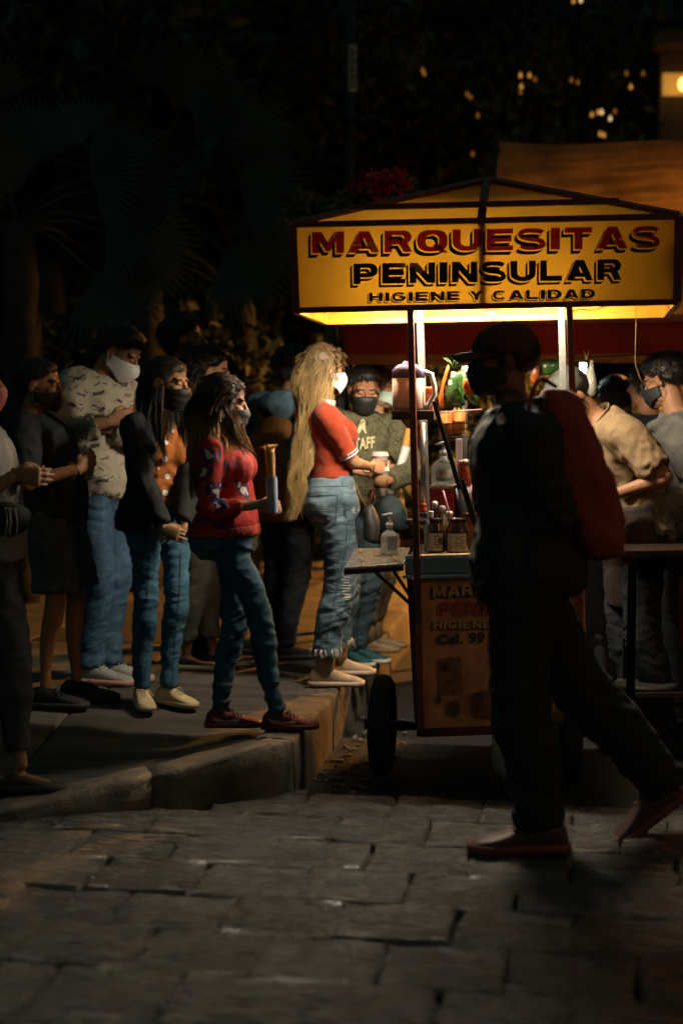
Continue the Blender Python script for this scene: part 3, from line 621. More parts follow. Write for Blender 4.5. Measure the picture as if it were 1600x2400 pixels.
# small bottles behind the jars
for k, (px, d, h, r, col, lab) in enumerate(((1018, 5.9, .21, .017, (.03, .02, .018), 'slim dark bottle with white cap behind the lettered chocolate jar'), (1036, 5.93, .19, .022, (.3, .26, .2), 'empty clear jar with pale cap behind the pink straw'), (1052, 5.88, .17, .02, (.6, .45, .2), 'little cream coloured pot behind the wide chocolate jar'), (1003, 5.85, .13, .014, (.65, .66, .6), 'thin silvery glass bottle between the post and the jars'))):
    c = onct(px, d); g = empty('small_bottle', c, lab, 'bottle', 'small bottles behind the jars')
    mb = MB(); mb.add(*lathe(c, [(.001, 0), (r, .002), (r, h * .7), (r * .6, h * .8), (r * .55, h * .88)], 16)); mb.build('bottle', mat('bottle_body', col, .2, .2, coat=.4), g)
    mb = MB(); mb.add(*lathe(c + Z * h * .86, [(r * .7, 0), (r * .72, h * .1), (r * .5, h * .14), (0, h * .145)], 14)); mb.build('cap', M_WHITEP if k != 2 else M_LABEL, g)
def straw(p, q, label, r=.0028):
    mb = MB(); mb.add(*tube([p, (p * .5 + q * .5) + V_ * .001, q], [r] * 3, 8)); tag(mb.build('drinking_straw', M_PINK), label, 'straw', 'pink straws')
straw(at(1038, 1149, 5.8), at(1057, 1225, 5.78), 'pink straw leaning out of the wide chocolate jar')
straw(at(1028, 967, 5.8), at(1128, 960, 5.74), 'pink straw lying across the wire shelf edge', .0026)
straw(at(1104, 1135, 5.85), at(1100, 1200, 5.85), 'short pink straw standing beside the red salsa jar')
mb = MB(); mb.add(*tube([at(1068, 1145, 5.83), at(1078, 1210, 5.8)], [.006, .005], 8)); mb.add(*ell(at(1067, 1143, 5.83), (.008, .005, .012))); tag(mb.build('spatula', M_DARKSTEEL), 'dark handled spatula standing in the wide jar', 'spatula')
# jug on the shelf
c = at(957, 962, 5.92); g = empty('plastic_jug', c, 'big translucent jug of pinkish batter with dark lid on the black shelf', 'jug')
hj = at(957, 868, 5.92)[2] - c[2]; hw = .066
def rrect(w, d, z, n=24, e=4.):
    a = np.linspace(0, 2 * np.pi, n, endpoint=False); r = (np.abs(np.cos(a)) ** e + np.abs(np.sin(a)) ** e) ** (-1 / e)
    return np.array([c + V_ * w * r[i] * math.cos(a[i]) + U * d * r[i] * math.sin(a[i]) + Z * z for i in range(n)])
mb = MB(); mb.add(*rings_mesh([rrect(hw * .96, .055, .002), rrect(hw, .058, .012), rrect(hw, .058, hj * .8)])); mb.build('batter', mat('pinkish_batter', (.66, .44, .34), .45, .12, 30), g)
mb = MB(); mb.add(*rings_mesh([rrect(hw, .058, hj * .8), rrect(hw * 1.01, .059, hj * .98), rrect(hw * .8, .05, hj * 1.1), rrect(hw * .35, .02, hj * 1.17), rrect(hw * .33, .02, hj * 1.22)])); mb.build('lid', mat('smoky_plastic', (.13, .11, .19), .2, .15, coat=.5), g)
hd = [at(993, 872, 5.9), at(1010, 877, 5.9), at(1017, 905, 5.89), at(1018, 925, 5.89), at(1003, 950, 5.9), at(993, 957, 5.9)]
mb = MB(); mb.add(*tube(hd, [.011] * 6, 10)); mb.build('handle', M_WHITEP, g)
mb = MB(); mb.add(*box(at(1003, 935, 5.99), (.026, .02, .05), CART_AX)); tag(mb.build('sauce_packet', mat('red_packet', (.4, .03, .02), .35, .5, 30, col2=(.55, .2, .05)), smooth=False, bevel=.006), 'red packet behind the white jug handle on the shelf', 'packet')
# orange packets in the wire shelf
for k, (x0, x1, y0, y1, lab) in enumerate(((1029, 1058, 965, 1018, 'orange cheese packet nearest the jug in the wire shelf'), (1060, 1089, 958, 1016, 'torn orange cheese packet with notched edge in the wire shelf'))):
    a = at(x0, y1, 5.95); b = at(x1, y1, 5.93); h = at(x0, y0, 5.95)[2] - a[2]; mb = MB(); n = 7
    for side in (0, .028):
        pass
    top = [a + (b - a) * t + Z * (h + (.006 * ((q % 2) * 2 - 1))) for q, t in enumerate(np.linspace(0, 1, n))]
    fr_ = [(a + (b - a) * t) - U * .012 * math.sin(math.pi * t) for t in np.linspace(0, 1, n)]
    V = []; 
    for t in np.linspace(0, 1, n): i_ = int(round(t * (n - 1))); V += [fr_[i_], fr_[i_] + Z * h * .5 - U * .006, top[i_] - U * .002 + U * .008]
    V2 = [v + U * .03 if (q % 3) != 2 else v + U * .006 for q, v in enumerate(V)]; m3 = len(V)
    F = [(q * 3 + r, (q + 1) * 3 + r, (q + 1) * 3 + r + 1, q * 3 + r + 1) for q in range(n - 1) for r in range(2)]
    F2 = [tuple(m3 + i for i in f[::-1]) for f in F]; F3 = [(q * 3 + 2, (q + 1) * 3 + 2, m3 + (q + 1) * 3 + 2, m3 + q * 3 + 2) for q in range(n - 1)] + [(0, m3, m3 + 1, 1), (1, m3 + 1, m3 + 2, 2)] + [((n - 1) * 3, (n - 1) * 3 + 1, m3 + (n - 1) * 3 + 1, m3 + (n - 1) * 3), ((n - 1) * 3 + 1, (n - 1) * 3 + 2, m3 + (n - 1) * 3 + 2, m3 + (n - 1) * 3 + 1)]
    tag(mkobj('cheese_packet', V + V2, F + F2 + F3, mat('orange_packet', (.42, .11, .02), .35, .35, 25, col2=(.45, .17, .04)), smooth=False), lab, 'packet', 'orange packets in the wire shelf')
# crumbs
def crumbs(nm, fn, n, m, label, s0=.003, s1=.008):
    mb = MB()
    for _ in range(n):
        p = fn(); s = random.uniform(s0, s1); mb.add(*ell(p, (s * random.uniform(.8, 2.2), s * random.uniform(.6, 1.2), s * .5), 5, 4))
    tag(mb.build(nm, m, smooth=False), label, 'crumbs', kind='stuff')
M_CRUMB = mat('cheese_crumb', (.68, .42, .1), .6, .4, 60)
crumbs('counter_crumbs', lambda: (lambda t, s: c_t[0] * (1 - t) + c_t[1] * t + U * s + Z * .004)(random.uniform(.09, .55), abs(random.gauss(.02, .05)) + .008), 420, M_CRUMB, 'grated cheese crumbs scattered along the front of the counter')
crumbs('tray_crumbs', lambda: (lambda t, s: (tq[0] * (1 - t) + tq[1] * t) * (1 - s) + (tq[3] * (1 - t) + tq[2] * t) * s + Z * .003)(random.uniform(.1, .95), random.uniform(.05, .95)), 70, M_CRUMB, 'yellow crumbs on the folding tray', .002, .006)
# hanging snack bags
def snack_bag(pts, d, m, label, th=.022, letters=None, seal=True):
    cx = np.mean(pts, 0); c = at(cx[0], cx[1], d); g = empty('snack_bag', c, label, 'snack bag', 'hanging snack bags'); n = len(pts)
    rr = random.Random(len(label)); rings = []
    for s, off in ((1, 0), (.82, -th * .7), (.45, -th), (.12, -th * 1.05)): rings.append([at(cx[0] + (x - cx[0]) * s, cx[1] + (y - cx[1]) * s, d + off + (rr.gauss(0, .003) if s < 1 else 0)) for x, y in pts])
    back = [[at(cx[0] + (x - cx[0]) * s, cx[1] + (y - cx[1]) * s, d + th * (1 - s)) for x, y in pts] for s in (.12, .6)]
    mb = MB(); mb.add(*rings_mesh(back + rings, True)); mb.build('bag', m, g)
    for (s, q, mm, b) in letters or []:
        V, F = text2d(s, b); P = []
        for x, y in V:
            a = (np.array(q[0]) * (1 - x) + np.array(q[1]) * x) * y + (np.array(q[3]) * (1 - x) + np.array(q[2]) * x) * (1 - y); P.append(at(a[0], a[1], d - th * 1.3))
        mkobj('lettering', P, F, mm, g, smooth=False)
    return g
M_GREENBAG = mat('green_foil', (.02, .06, .012), .28, .3, 20, bump=.4, bs=25, coat=.3); M_YELBAG = mat('orange_foil', (.38, .14, .015), .3, .5, 40, col2=(.36, .06, .01), bump=.3, bs=30); M_WHT = mat('white_ink', (.75, .75, .7), .5)
gb = snack_bag([(1072, 870), (1088, 862), (1096, 885), (1098, 905), (1085, 930), (1092, 948), (1070, 956), (1053, 952), (1042, 925), (1050, 895), (1058, 870)], 6.05, M_GREENBAG, 'crumpled green snack bag lettered S hanging above the wire shelf', letters=[('S', [(1056, 870), (1066, 870), (1066, 884), (1056, 884)], M_WHT, .06), ('S', [(1050, 890), (1059, 890), (1059, 902), (1050, 902)], M_WHT, .06)])
mb = MB()
for k in range(12):
    a = random.uniform(-.9, .9); p = at(1062 + random.uniform(-6, 6), 862, 6.04); mb.add(*tube([p, p + np.array([math.sin(a) * .02, random.uniform(-.01, .01), .025]), p + np.array([math.sin(a) * .045, random.uniform(-.02, .02), .042])], [.004, .004, .001], 5))
mb.build('bag_top', M_GREENBAG, gb)
snack_bag([(1098, 866), (1106, 862), (1112, 880), (1122, 905), (1119, 935), (1118, 952), (1108, 948), (1092, 930), (1088, 910), (1094, 890)], 6.0, M_GREENBAG, 'green snack bag with orange picture and letters TO beside the striding person', letters=[('TO', [(1089, 870), (1103, 873), (1102, 883), (1089, 880)], M_DARKINK, .06)])
snack_bag([(1086, 888), (1100, 886), (1112, 905), (1118, 918), (1104, 928), (1092, 926), (1083, 908)], 5.965, M_YELBAG, 'orange picture panel sagging on the front of the green snack bag', .006)
snack_bag([(1048, 855), (1056, 853), (1040, 900), (1034, 930), (1040, 960), (1027, 962), (1027, 935), (1036, 890)], 6.1, M_YELBAG, 'narrow orange and white snack bag hanging beside the jug handle', .012)
snack_bag([(1246, 850), (1264, 848), (1262, 880), (1250, 905), (1240, 890)], 7.1, emis('lit_yellow_packet', (.9, .4, .05), .5) if False else M_YELBAG, 'yellow snack bag hanging behind the grey cap', .015)
snack_bag([(1264, 848), (1300, 842), (1318, 850), (1300, 875), (1272, 880)], 7.0, M_GREENBAG, 'small green snack bag clipped on the line above the grey cap', .018)
# white carrier bag and peg on the line
c = at(1386, 900, 6.9)
mb = MB(); Q = [at(1385, 845, 6.9), at(1384, 862, 6.9), at(1380, 885, 6.9), at(1380, 910, 6.9), at(1385, 928, 6.9)]
mb.add(*tube(Q, [.012, .02, .05, .06, .03], 14, flat=.6)); V, F = mb.arr(); V = V + vnoise(V * 30, 3)[:, None] * .006
tag(mkobj('carrier_bag', V, F, translucent('thin_white_plastic', (.6, .57, .48), .4, .3)), 'white plastic carrier bag hanging on the line behind the beige shirt', 'plastic bag')
mb = MB(); p = at(1373, 832, 6.9)
for s in (-1, 1): mb.add(*bar(p - Z * .02, p + Z * .02 + np.array([s * .012, 0, 0]), .007))
tag(mb.build('clothes_peg', mat('yellow_plastic', (.6, .5, .04), .4), smooth=False), 'yellow clothes peg on the line under the red awning', 'clothes peg')
wire('hanging_line', [at(1022, 862, 7.0), at(1150, 853, 7.0), at(1250, 845, 7.0), at(1400, 836, 6.95), at(1600, 826, 6.9)], .003, M_DARKSTEEL, 30, None); tag(bpy.data.objects['hanging_line'], 'thin dark line under the red awning carrying snack bags', 'line')
# gas cylinder under the cart
c = gnd(1235, 1838, 0.0); g = empty('gas_cylinder', c, 'pale rusty gas cylinder on the ground under the cart', 'gas cylinder')
r = .145; prof = [(.1, -.03), (.1, .03), (.105, .03), (.13, .045), (r, .085), (r, .21), (.13, .255), (.09, .28), (.03, .29), (.0, .291)]
mb = MB(); mb.add(*lathe(c, prof, 32)); mb.build('tank', mat('pale_rusty_paint', (.5, .32, .22), .4, .35, 7, bump=.15, bs=30, col2=(.6, .42, .32)), g)
mb = MB(); mb.add(*lathe(c + Z * .26, [(.085, 0), (.09, .02), (.09, .075), (.082, .078), (.08, .02), (.078, 0)], 24, cap=False)); mb.build('collar', mat('rusty_collar', (.3, .16, .09), .5, .4, 12), g)
mb = MB(); mb.add(*lathe(c + Z * .285, [(.02, 0), (.02, .03), (.012, .035), (.012, .055), (.0, .056)], 12)); mb.build('valve', mat('brass', (.5, .33, .1), .3, metal=.9), g)
# stacked orange cups by the right edge, on a crate stall table
c = at(1600, 1512, 6.3); g = empty('stacked_tumbler', c, 'orange plastic tumbler stack on the low dark table by the picture edge', 'tumbler')
hh = at(1600, 1352, 6.3)[2] - c[2]
mb = MB(); prof = [(.001, 0), (.019, .001), (.023, hh * .78), (.027, hh * .785), (.027, hh * .8), (.024, hh * .802), (.025, hh * .9), (.028, hh * .905), (.028, hh * .92), (.025, hh * .922), (.0255, hh * .98), (.028, hh), (.024, hh)]
mb.add(*lathe(c, prof, 24)); mb.build('stack', mat('orange_red_plastic', (.62, .1, .035), .35, .1), g)
# ------------------------------------------------------------------ neighbouring stall, tarp, lamp post, trees, far building
M_RED = translucent('red_vinyl', (.5, .06, .035), .5, .32, .25, 4.); M_HEM = mat('ochre_vinyl', (.42, .17, .035), .45, .3, 8)
st = empty('market_stall', at(1190, 1400, 7.5), 'neighbouring stall with red vinyl awning and ochre hem behind the cart', 'market stall')
def cloth(px0, px1, yt0, yt1, yb0, yb1, d0, d1, amp, nu=40, nv=10, seed=0, freq=7.):
    def fn(i, j):
        px = px0 + (px1 - px0) * i; yt = yt0 + (yt1 - yt0) * i; yb = yb0 + (yb1 - yb0) * i; d = d0 + (d1 - d0) * i
        s = amp * (math.sin(i * freq + seed + j * 1.7) + .5 * math.sin(i * freq * 2.7 + 1.3 * seed - j * 2.2) + .3 * math.sin(i * freq * .6 + j * 5))
        return at(px, yb + (yt - yb) * j + amp * 120 * math.sin(i * freq * 1.3 + seed) * (1 - j), d + s)
    return grid(fn, nu, nv)
mkobj('awning_valance', *cloth(797, 1720, 766, 752, 840, 838, 7.4, 7.2, .012), M_RED, st, solid=.003)
mkobj('awning_hem', *cloth(797, 1720, 832, 828, 853, 850, 7.385, 7.185, .012), M_HEM, st, solid=.003)
a = [at(797, 768, 7.4), at(1720, 754, 7.2)]; mkobj('awning_roof', *grid(lambda i, j: a[0] * (1 - i) + a[1] * i + U * .5 * j + Z * (.06 * math.sin(math.pi * j) ), 20, 8), M_RED, st)
for px in (800, 1700):
    p = at(px, 770, 7.42); q = p.copy(); q[2] = 0 if px > 1000 else .2; mb = MB(); mb.add(*bar(p, q, .03)); mb.build('pole', M_DARKSTEEL, st, smooth=False)
mb = MB(); p = at(1270, 1260, 7.9); mb.add(*box([p[0], p[1] + .2, .42], (.5, .25, .42), CART_AX)); mb.build('table', mat('dark_table_cloth', (.006, .006, .007), .95, .3, 10, spec=.1), st, smooth=False, bevel=.01)
for px, y0, y1, w in ((1090, 860, 902, .03), (1365, 843, 905, .034)):
    p = at(px, y0, 8.1); q = at(px, y1, 8.1); mb = MB(); mb.add(*bar(p, q, w, .03)); mb.build('fluorescent_tube', emis('cool_white_tube', (.72, 1, .95), 26), st, smooth=False)
# beige tarp
tp = empty('canvas_tarp', at(1400, 1400, 9), 'dusty beige canvas tarp hung above and behind the cart roof', 'tarp')
M_TARP = translucent('beige_canvas', (.4, .24, .1), .6, .85, .35, 3.)
def tarp_pt(i, j):
    px = 1168 + 760 * i; top = 331 + 9 * math.sin(i * 3.1) + 5 * math.sin(i * 9) - 14 * i; d = 9.0 - .4 * i
    w = .035 * math.sin(i * 11 + j * 6) + .03 * math.sin(j * 17 + i * 5 + 1.5 * math.sin(i * 4)) + .018 * math.sin(j * 37 - i * 9) + .012 * math.sin(i * 41 + j * 8)
    return at(px - 14 * (1 - j) * (1 - i), top + (545 - top) * (1 - j), d + w - .35 * (1 - j) * .5)
mkobj('sheet', *grid(tarp_pt, 90, 40), M_TARP, tp)
mb = MB(); mb.add(*box([3.35, 9.25, 1.6], (.85, .03, 1.6))); tag(mb.build('light_blocker', M_TARP, smooth=False), 'unseen beige canvas screen added to keep street lamp light off the road', 'screen')  # added out of view to block sodium light from the right of the street
for px in (1164, 1890):
    p = at(px, 332, 9.0 if px < 1500 else 8.6); q = p.copy(); q[2] = 0; mb = MB(); mb.add(*tube([p, q], [.02, .02], 8)); mb.build('pole', M_DARKSTEEL, tp)
# low dark table with a bucket at the right
p0 = at(1452, 1291, 5.95); p1 = at(1760, 1286, 5.9)
tb = empty('low_table', [p0[0], p0[1], 0], 'dark side table with thin brown edge between beige shirt and striding person', 'table')
mb = MB(); mb.add(*hexa([p0 - Z * .03, p1 - Z * .03, p1 - Z * .03 + U * .5, p0 - Z * .03 + U * .5], [p0, p1, p1 + U * .5, p0 + U * .5])); mb.build('table_top', mat('brown_edge_board', (.018, .01, .006), .8, spec=.15), tb, smooth=False, bevel=.003)
for q in (p0 + V_ * .05, p1, p0 + V_ * .05 + U * .46, p1 + U * .46):
    e = q.copy(); e[2] = 0; mb = MB(); mb.add(*bar(q - Z * .03, e, .035)); mb.build('leg', mat('matt_black_leg', (.004, .004, .004), 1., .1, spec=.05), tb, smooth=False)
mb = MB(); s0 = p0 + V_ * .06 + U * .05; s1 = p1 + U * .05; mb.add(*bar(s0 - Z * .62, s1 - Z * .62, .02)); mb.build('rail', mat('brown_rail', (.05, .03, .012), .7), tb, smooth=False)
c = gnd(1512, 1680, 0.); c = at(1512, 1640, 6.3); c[2] = 0.02; g = empty('bucket', c, 'pale plastic bucket on the ground under the side table', 'bucket')
mb = MB(); mb.add(*lathe(c, [(.001, 0), (.1, .002), (.13, .26), (.138, .262), (.138, .28), (.125, .28)], 24)); mb.build('pail', mat('pale_grey_plastic', (.05, .048, .042), .5, .15), g)
c = at(1478, 1420, 6.35); g = mkobj('drink_carton', *box([c[0] + .05, c[1] + .1, .3], (.07, .07, .3), CART_AX), mat('green_printed_carton', (.006, .03, .014), .8, .7, 14, col2=(.03, .03, .028), spec=.1), smooth=False, bevel=.01); tag(g, 'green and white printed carton stack seen behind the dark side table', 'carton')
# lamp post with number plate
M_POSTD = mat('dark_green_iron', (.012, .016, .014), .5, .3, 10)
lp = at(818, 1400, 12.); lp[2] = .2; g = empty('lamp_post', lp, 'tall dark iron lamp post with number plate A5652', 'lamp post')
mb = MB(); mb.add(*lathe(lp, [(.16, 0), (.16, .2), (.1, .3), (.085, .8), (.06, 1.), (.052, 3), (.05, 6.2)], 16)); mb.build('pole', M_POSTD, g)
mb = MB(); mb.add(*lathe(lp + Z * (at(0, 318, 12.)[2] - lp[2]), [(.05, -.03), (.12, -.02), (.16, 0), (.12, .015), (.05, .03)], 20)); mb.add(*lathe(lp + Z * (at(0, 282, 12.)[2] - lp[2]), [(.05, -.02), (.1, -.01), (.13, 0), (.05, .02)], 20)); mb.build('collar', M_POSTD, g)
mb = MB(); z = at(0, 285, 12.)[2]; mb.add(*tube([np.array([lp[0], lp[1], z]), np.array([lp[0] + .16, lp[1] - .05, z + .03]), np.array([lp[0] + .33, lp[1] - .1, z - .03])], [.02, .016, .01], 8)); mb.add(*tube([np.array([lp[0], lp[1], z + .02]), np.array([lp[0] - .2, lp[1] - .05, z + .04])], [.016, .01], 8)); mb.build('bracket', M_POSTD, g)
mb = MB(); mb.add(*box(lp + Z * 6.35, (.14, .14, .16), None)); mb.build('lantern', M_POSTD, g, smooth=False, bevel=.03)
pc = at(826, 160, 11.94); mb = MB(); hz = (at(0, 105, 11.94)[2] - at(0, 215, 11.94)[2]) / 2; mb.add(*box(pc, (.034, .006, hz))); mb.build('number_plate', mat('weathered_white_plate', (.42, .36, .28), .6, .2), g, smooth=False, bevel=.003)
V, F = text2d('A5652', .035); P = [pc + np.array([.022 - .044 * (1 - y), -.0085, hz * .88 - 2 * hz * .88 * x]) for x, y in V]; mkobj('lettering', P, [f_[::-1] for f_ in F], M_BLACKT, g, smooth=False)
# ------------------------------------------------------------------ trees
M_LEAF = mat('dark_leaf', (.03, .042, .024), .6, .5, 3., col2=(.05, .06, .034)); M_BARK = mat('bark', (.035, .03, .025), .85, .4, 12, bump=.6, bs=25)
def leaves(centres, radii, n, size, rng):
    k = rng.integers(0, len(centres), n); d = rng.normal(size=(n, 3)); d /= np.linalg.norm(d, axis=1)[:, None]
    P = centres[k] + d * radii[k][:, None] * (rng.random(n) ** .45)[:, None] * np.array([1, 1, .8])
    a = rng.normal(size=(n, 3)); a /= np.linalg.norm(a, axis=1)[:, None]; b = np.cross(a, rng.normal(size=(n, 3))); b /= np.linalg.norm(b, axis=1)[:, None]
    s = size * rng.uniform(.6, 1.3, n)[:, None]; a = a * s; b = b * s * .42
    V = np.stack([P - a, P + b * .9 - a * .1, P + a, P - b * .9 - a * .1], 1).reshape(-1, 3); return V, [(4 * i, 4 * i + 1, 4 * i + 2, 4 * i + 3) for i in range(n)]
def tree(px, d, trunk_h, crown_z, crown_r, nclump, nleaf, label, seed, lean=0., leaf=.09, zb=.2, name='tree'):
    rng = np.random.default_rng(seed); b = at(px, 1400, d); b[2] = zb; g = empty(name, b, label, 'tree', 'dark trees behind the queue')
    top = b + np.array([lean, 0, trunk_h]); mb = MB(); t = np.linspace(0, 1, 9)
    mb.add(*tube([b * (1 - x) + top * x + np.array([.06 * math.sin(x * 5 + seed), .04 * math.sin(x * 4), 0]) for x in t], np.linspace(.2, .1, 9), 12))
    cc = top + Z * (crown_z - trunk_h - 0); C = []
    for i in range(nclump):
        v = rng.normal(size=3); v /= np.linalg.norm(v); q = cc + v * crown_r * rng.uniform(.35, 1.) * np.array([1, .8, .75]); C.append(q)
        if i < 12: mb.add(*tube([top - Z * .2, (top + q) / 2 + Z * .15, q], [.07, .045, .015], 7))
    mb.build('trunk', M_BARK, g); C = np.array(C); rd = rng.uniform(.25, .5, nclump) * crown_r * .75
    V, F = leaves(C, rd, nleaf, leaf, rng); mkobj('crown', V, F, M_LEAF, g, smooth=False); return g
tree(960, 15, 3.4, 5.2, 2.3, 34, 9000, 'leafy tree whose crown spreads behind the numbered lamp post', 1)
tree(1330, 17, 3.5, 5.0, 2.6, 40, 10000, 'broad tree with glowing beads for its lamplit leaves above the tarp', 2)
tree(560, 14, 3., 5.0, 2.4, 34, 8000, 'dark tree standing between the palm and the lamp post', 3)
tree(120, 13, 2.8, 4.6, 2.2, 34, 8000, 'dark tree nearest the top corner above the queue', 4, leaf=.1)
tree(700, 19, 3.4, 6.0, 3.0, 40, 8000, 'far tall tree showing dimly behind the lamp post', 5, leaf=.12)
tree(1800, 24, 3.4, 5.5, 2.6, 30, 6000, 'far tree past the lamplit building wall at the picture edge', 6, leaf=.13)
def shrub(px, d, r, h, n, label, seed, leaf=.07, zb=.2):
    rng = np.random.default_rng(seed); b = at(px, 1400, d); b[2] = zb; g = empty('shrub', b, label, 'shrub', 'shrubs of the planting bed behind the queue'); mb = MB(); C = []
    for i in range(14):
        q = b + np.array([rng.uniform(-r, r), rng.uniform(-.4, .4), rng.uniform(.35, 1) * h]); C.append(q)
        if i < 8: mb.add(*tube([b, (b + q) / 2 + Z * .1, q], [.03, .02, .006], 6))
    mb.build('stem', M_BARK, g); V, F = leaves(np.array(C), rng.uniform(.3, .55, 14), n, leaf, rng); mkobj('foliage', V, F, M_LEAF, g, smooth=False)
for k, (px, d, r, h, lab) in enumerate(((-60, 11.5, .9, 1.9, 'tall shrub at the picture edge behind the cropped person'), (230, 12, .9, 2.2, 'dense shrub behind the scribble printed shirt'), (480, 11.5, .8, 1.8, 'rounded shrub behind the tall person in dark mask'), (690, 11.5, .8, 1.7, 'pale speckled shrub behind the red polo'), (900, 13, .9, 1.7, 'low shrub behind the camouflage sweatshirt'), (1130, 13, .9, 1.6, 'shrub hidden behind the cart shelves'), (1400, 14, 1., 1.8, 'shrub behind the stall lights'))): shrub(px, d, r, h, 2600, lab, 40 + k)
for k, (px, d, h, lab) in enumerate(((-40, 14.5, 3.3, 'high dark hedge bush behind the palm at the corner'), (150, 15, 3.4, 'high dark hedge bush behind the first palm trunk'), (330, 15, 3.4, 'high dark hedge bush behind the palm with the lit frond'), (500, 15.5, 3.3, 'high dark hedge bush between palm and far tree'), (660, 15.5, 3.2, 'high dark hedge bush left of the canopy'), (820, 17, 3., 'high dark hedge bush below the lamp post plate'))): shrub(px, d, 1.3, h, 4200, lab, 70 + k, .13)
# red flowering bush top behind the canopy
b = at(880, 1400, 8.6); b[2] = .2; g = empty('flowering_bush', b, 'bush with dark red flowers showing above the canopy edge', 'shrub'); rng = np.random.default_rng(9); C = []; mb = MB()
for px, py in ((850, 470), (880, 458), (910, 455), (940, 452), (900, 475), (700, 492), (740, 500), (780, 495), (820, 490), (860, 500)):
    q = at(px, py, 8.6 + rng.uniform(-.1, .1)); C.append(q); mb.add(*tube([b, (b + q) / 2 + np.array([0, .1, .2]), q], [.03, .018, .005], 6))
mb.build('stem', M_BARK, g); C = np.array(C)
V, F = leaves(C, np.full(len(C), .15), 1500, .035, rng); mkobj('foliage', V, F, M_LEAF, g, smooth=False)
V, F = leaves(C[:5] + Z * .05 - U * .14, np.full(5, .1), 600, .026, rng); mkobj('blossom', V, F, mat('dark_red_petal', (.34, .014, .012), .6, .4, 8), g, smooth=False)
V, F = leaves(C[5:8] + Z * .05, np.full(3, .05), 40, .02, rng); mkobj('blossom', V, F, mat('dim_red_petal', (.3, .018, .016), .5, .4, 8), g, smooth=False)
# fan palms
M_PALM = mat('palm_leaf', (.032, .04, .022), .45, .3, 4.)
def palm(px, d, crown_py, label, seed, nf=11, fl=.85, targets=None):
    rng = np.random.default_rng(seed); b = at(px, 1400, d); b[2] = .2; c = at(px, crown_py, d); g = empty('fan_palm', b, label, 'palm', 'fan palms behind the queue')
    mb = MB(); n = 14; mb.add(*tube([b * (1 - t) + c * t + np.array([.05 * math.sin(3 * t), 0, 0]) for t in np.linspace(0, 1, n)], np.linspace(.16, .11, n) + .008 * (np.arange(n) % 2), 12)); mb.build('trunk', M_BARK, g)
    for k in range(nf):
        if targets and k < len(targets): dirv = nrm(np.array([targets[k][0], targets[k][1], targets[k][2]]))
        else:
            a = rng.uniform(0, 2 * np.pi); dirv = nrm([math.cos(a), math.sin(a) * .8, rng.uniform(-.35, .8)])
        st_ = c + dirv * .75; side = nrm(np.cross(dirv, [0.1, -1, .3])); mb = MB(); mb.add(*tube([c, (c + st_) / 2 + Z * .06, st_], [.016, .012, .009], 6))
        for t in np.linspace(-1.25, 1.25, 26):
            dr = nrm(dirv * math.cos(t) + side * math.sin(t)); L_ = fl * (1 - .12 * abs(t)) * rng.uniform(.92, 1.05); w = np.cross(dr, nrm(np.cross(dirv, side))) * .02; droop = -Z * .1 * L_
            P0, P1, P2 = st_, st_ + dr * L_ * .6 + droop * .25, st_ + dr * L_ + droop; up = nrm(np.cross(dirv, side)) * .008
            mb.add([P0, P1 - w, P1 + up, P1 + w, P2], [(0, 1, 2), (0, 2, 3), (1, 4, 2), (2, 4, 3)])
        mb.build('frond', M_PALM, g, smooth=False)
palm(330, 10.5, 470, 'fan palm with a lit upright frond high above the queue', 1, 9, .62, [(.35, -.3, .6), (.9, -.2, .1), (.8, -.2, -.5), (-.7, -.2, .3)])
palm(40, 9.8, 520, 'fan palm with hanging fronds above the person in denim shorts', 2, 10, .6, [(-.2, -.3, .8), (.6, -.3, -.4), (.7, -.2, .2)])
palm(560, 11.2, 700, 'low fan palm with pale frond tips above the red patterned sweater', 3, 9, .5, [(.5, -.4, .5), (.8, -.3, -.1), (-.5, -.4, .4)])
# far wood closing the view
def wood(i, j):
    a = (i - .5) * 2.2; r_ = 34 + 3 * math.sin(i * 23) + 2 * math.sin(i * 61 + j * 9); return np.array([math.sin(a) * r_, math.cos(a) * r_, j * (17 + 2 * math.sin(i * 31)) - .1])
V, F = grid(wood, 120, 30); V[:, 1] += vnoise(V * .7, 3) * .8; rng = np.random.default_rng(77); ii = rng.integers(0, len(V), 9000); LV, LF = leaves(V[ii] * np.array([.985, .985, 1]), np.full(9000, .6), 16000, .3, rng); n0 = len(V)
tag(mkobj('far_wood', np.concatenate([V, LV]), F + [tuple(q + n0 for q in f) for f in LF], mat('far_foliage', (.07, .08, .05), .8, .4, .6), smooth=False), 'dark mass of trees closing off the far side of the square', 'trees', kind='stuff')
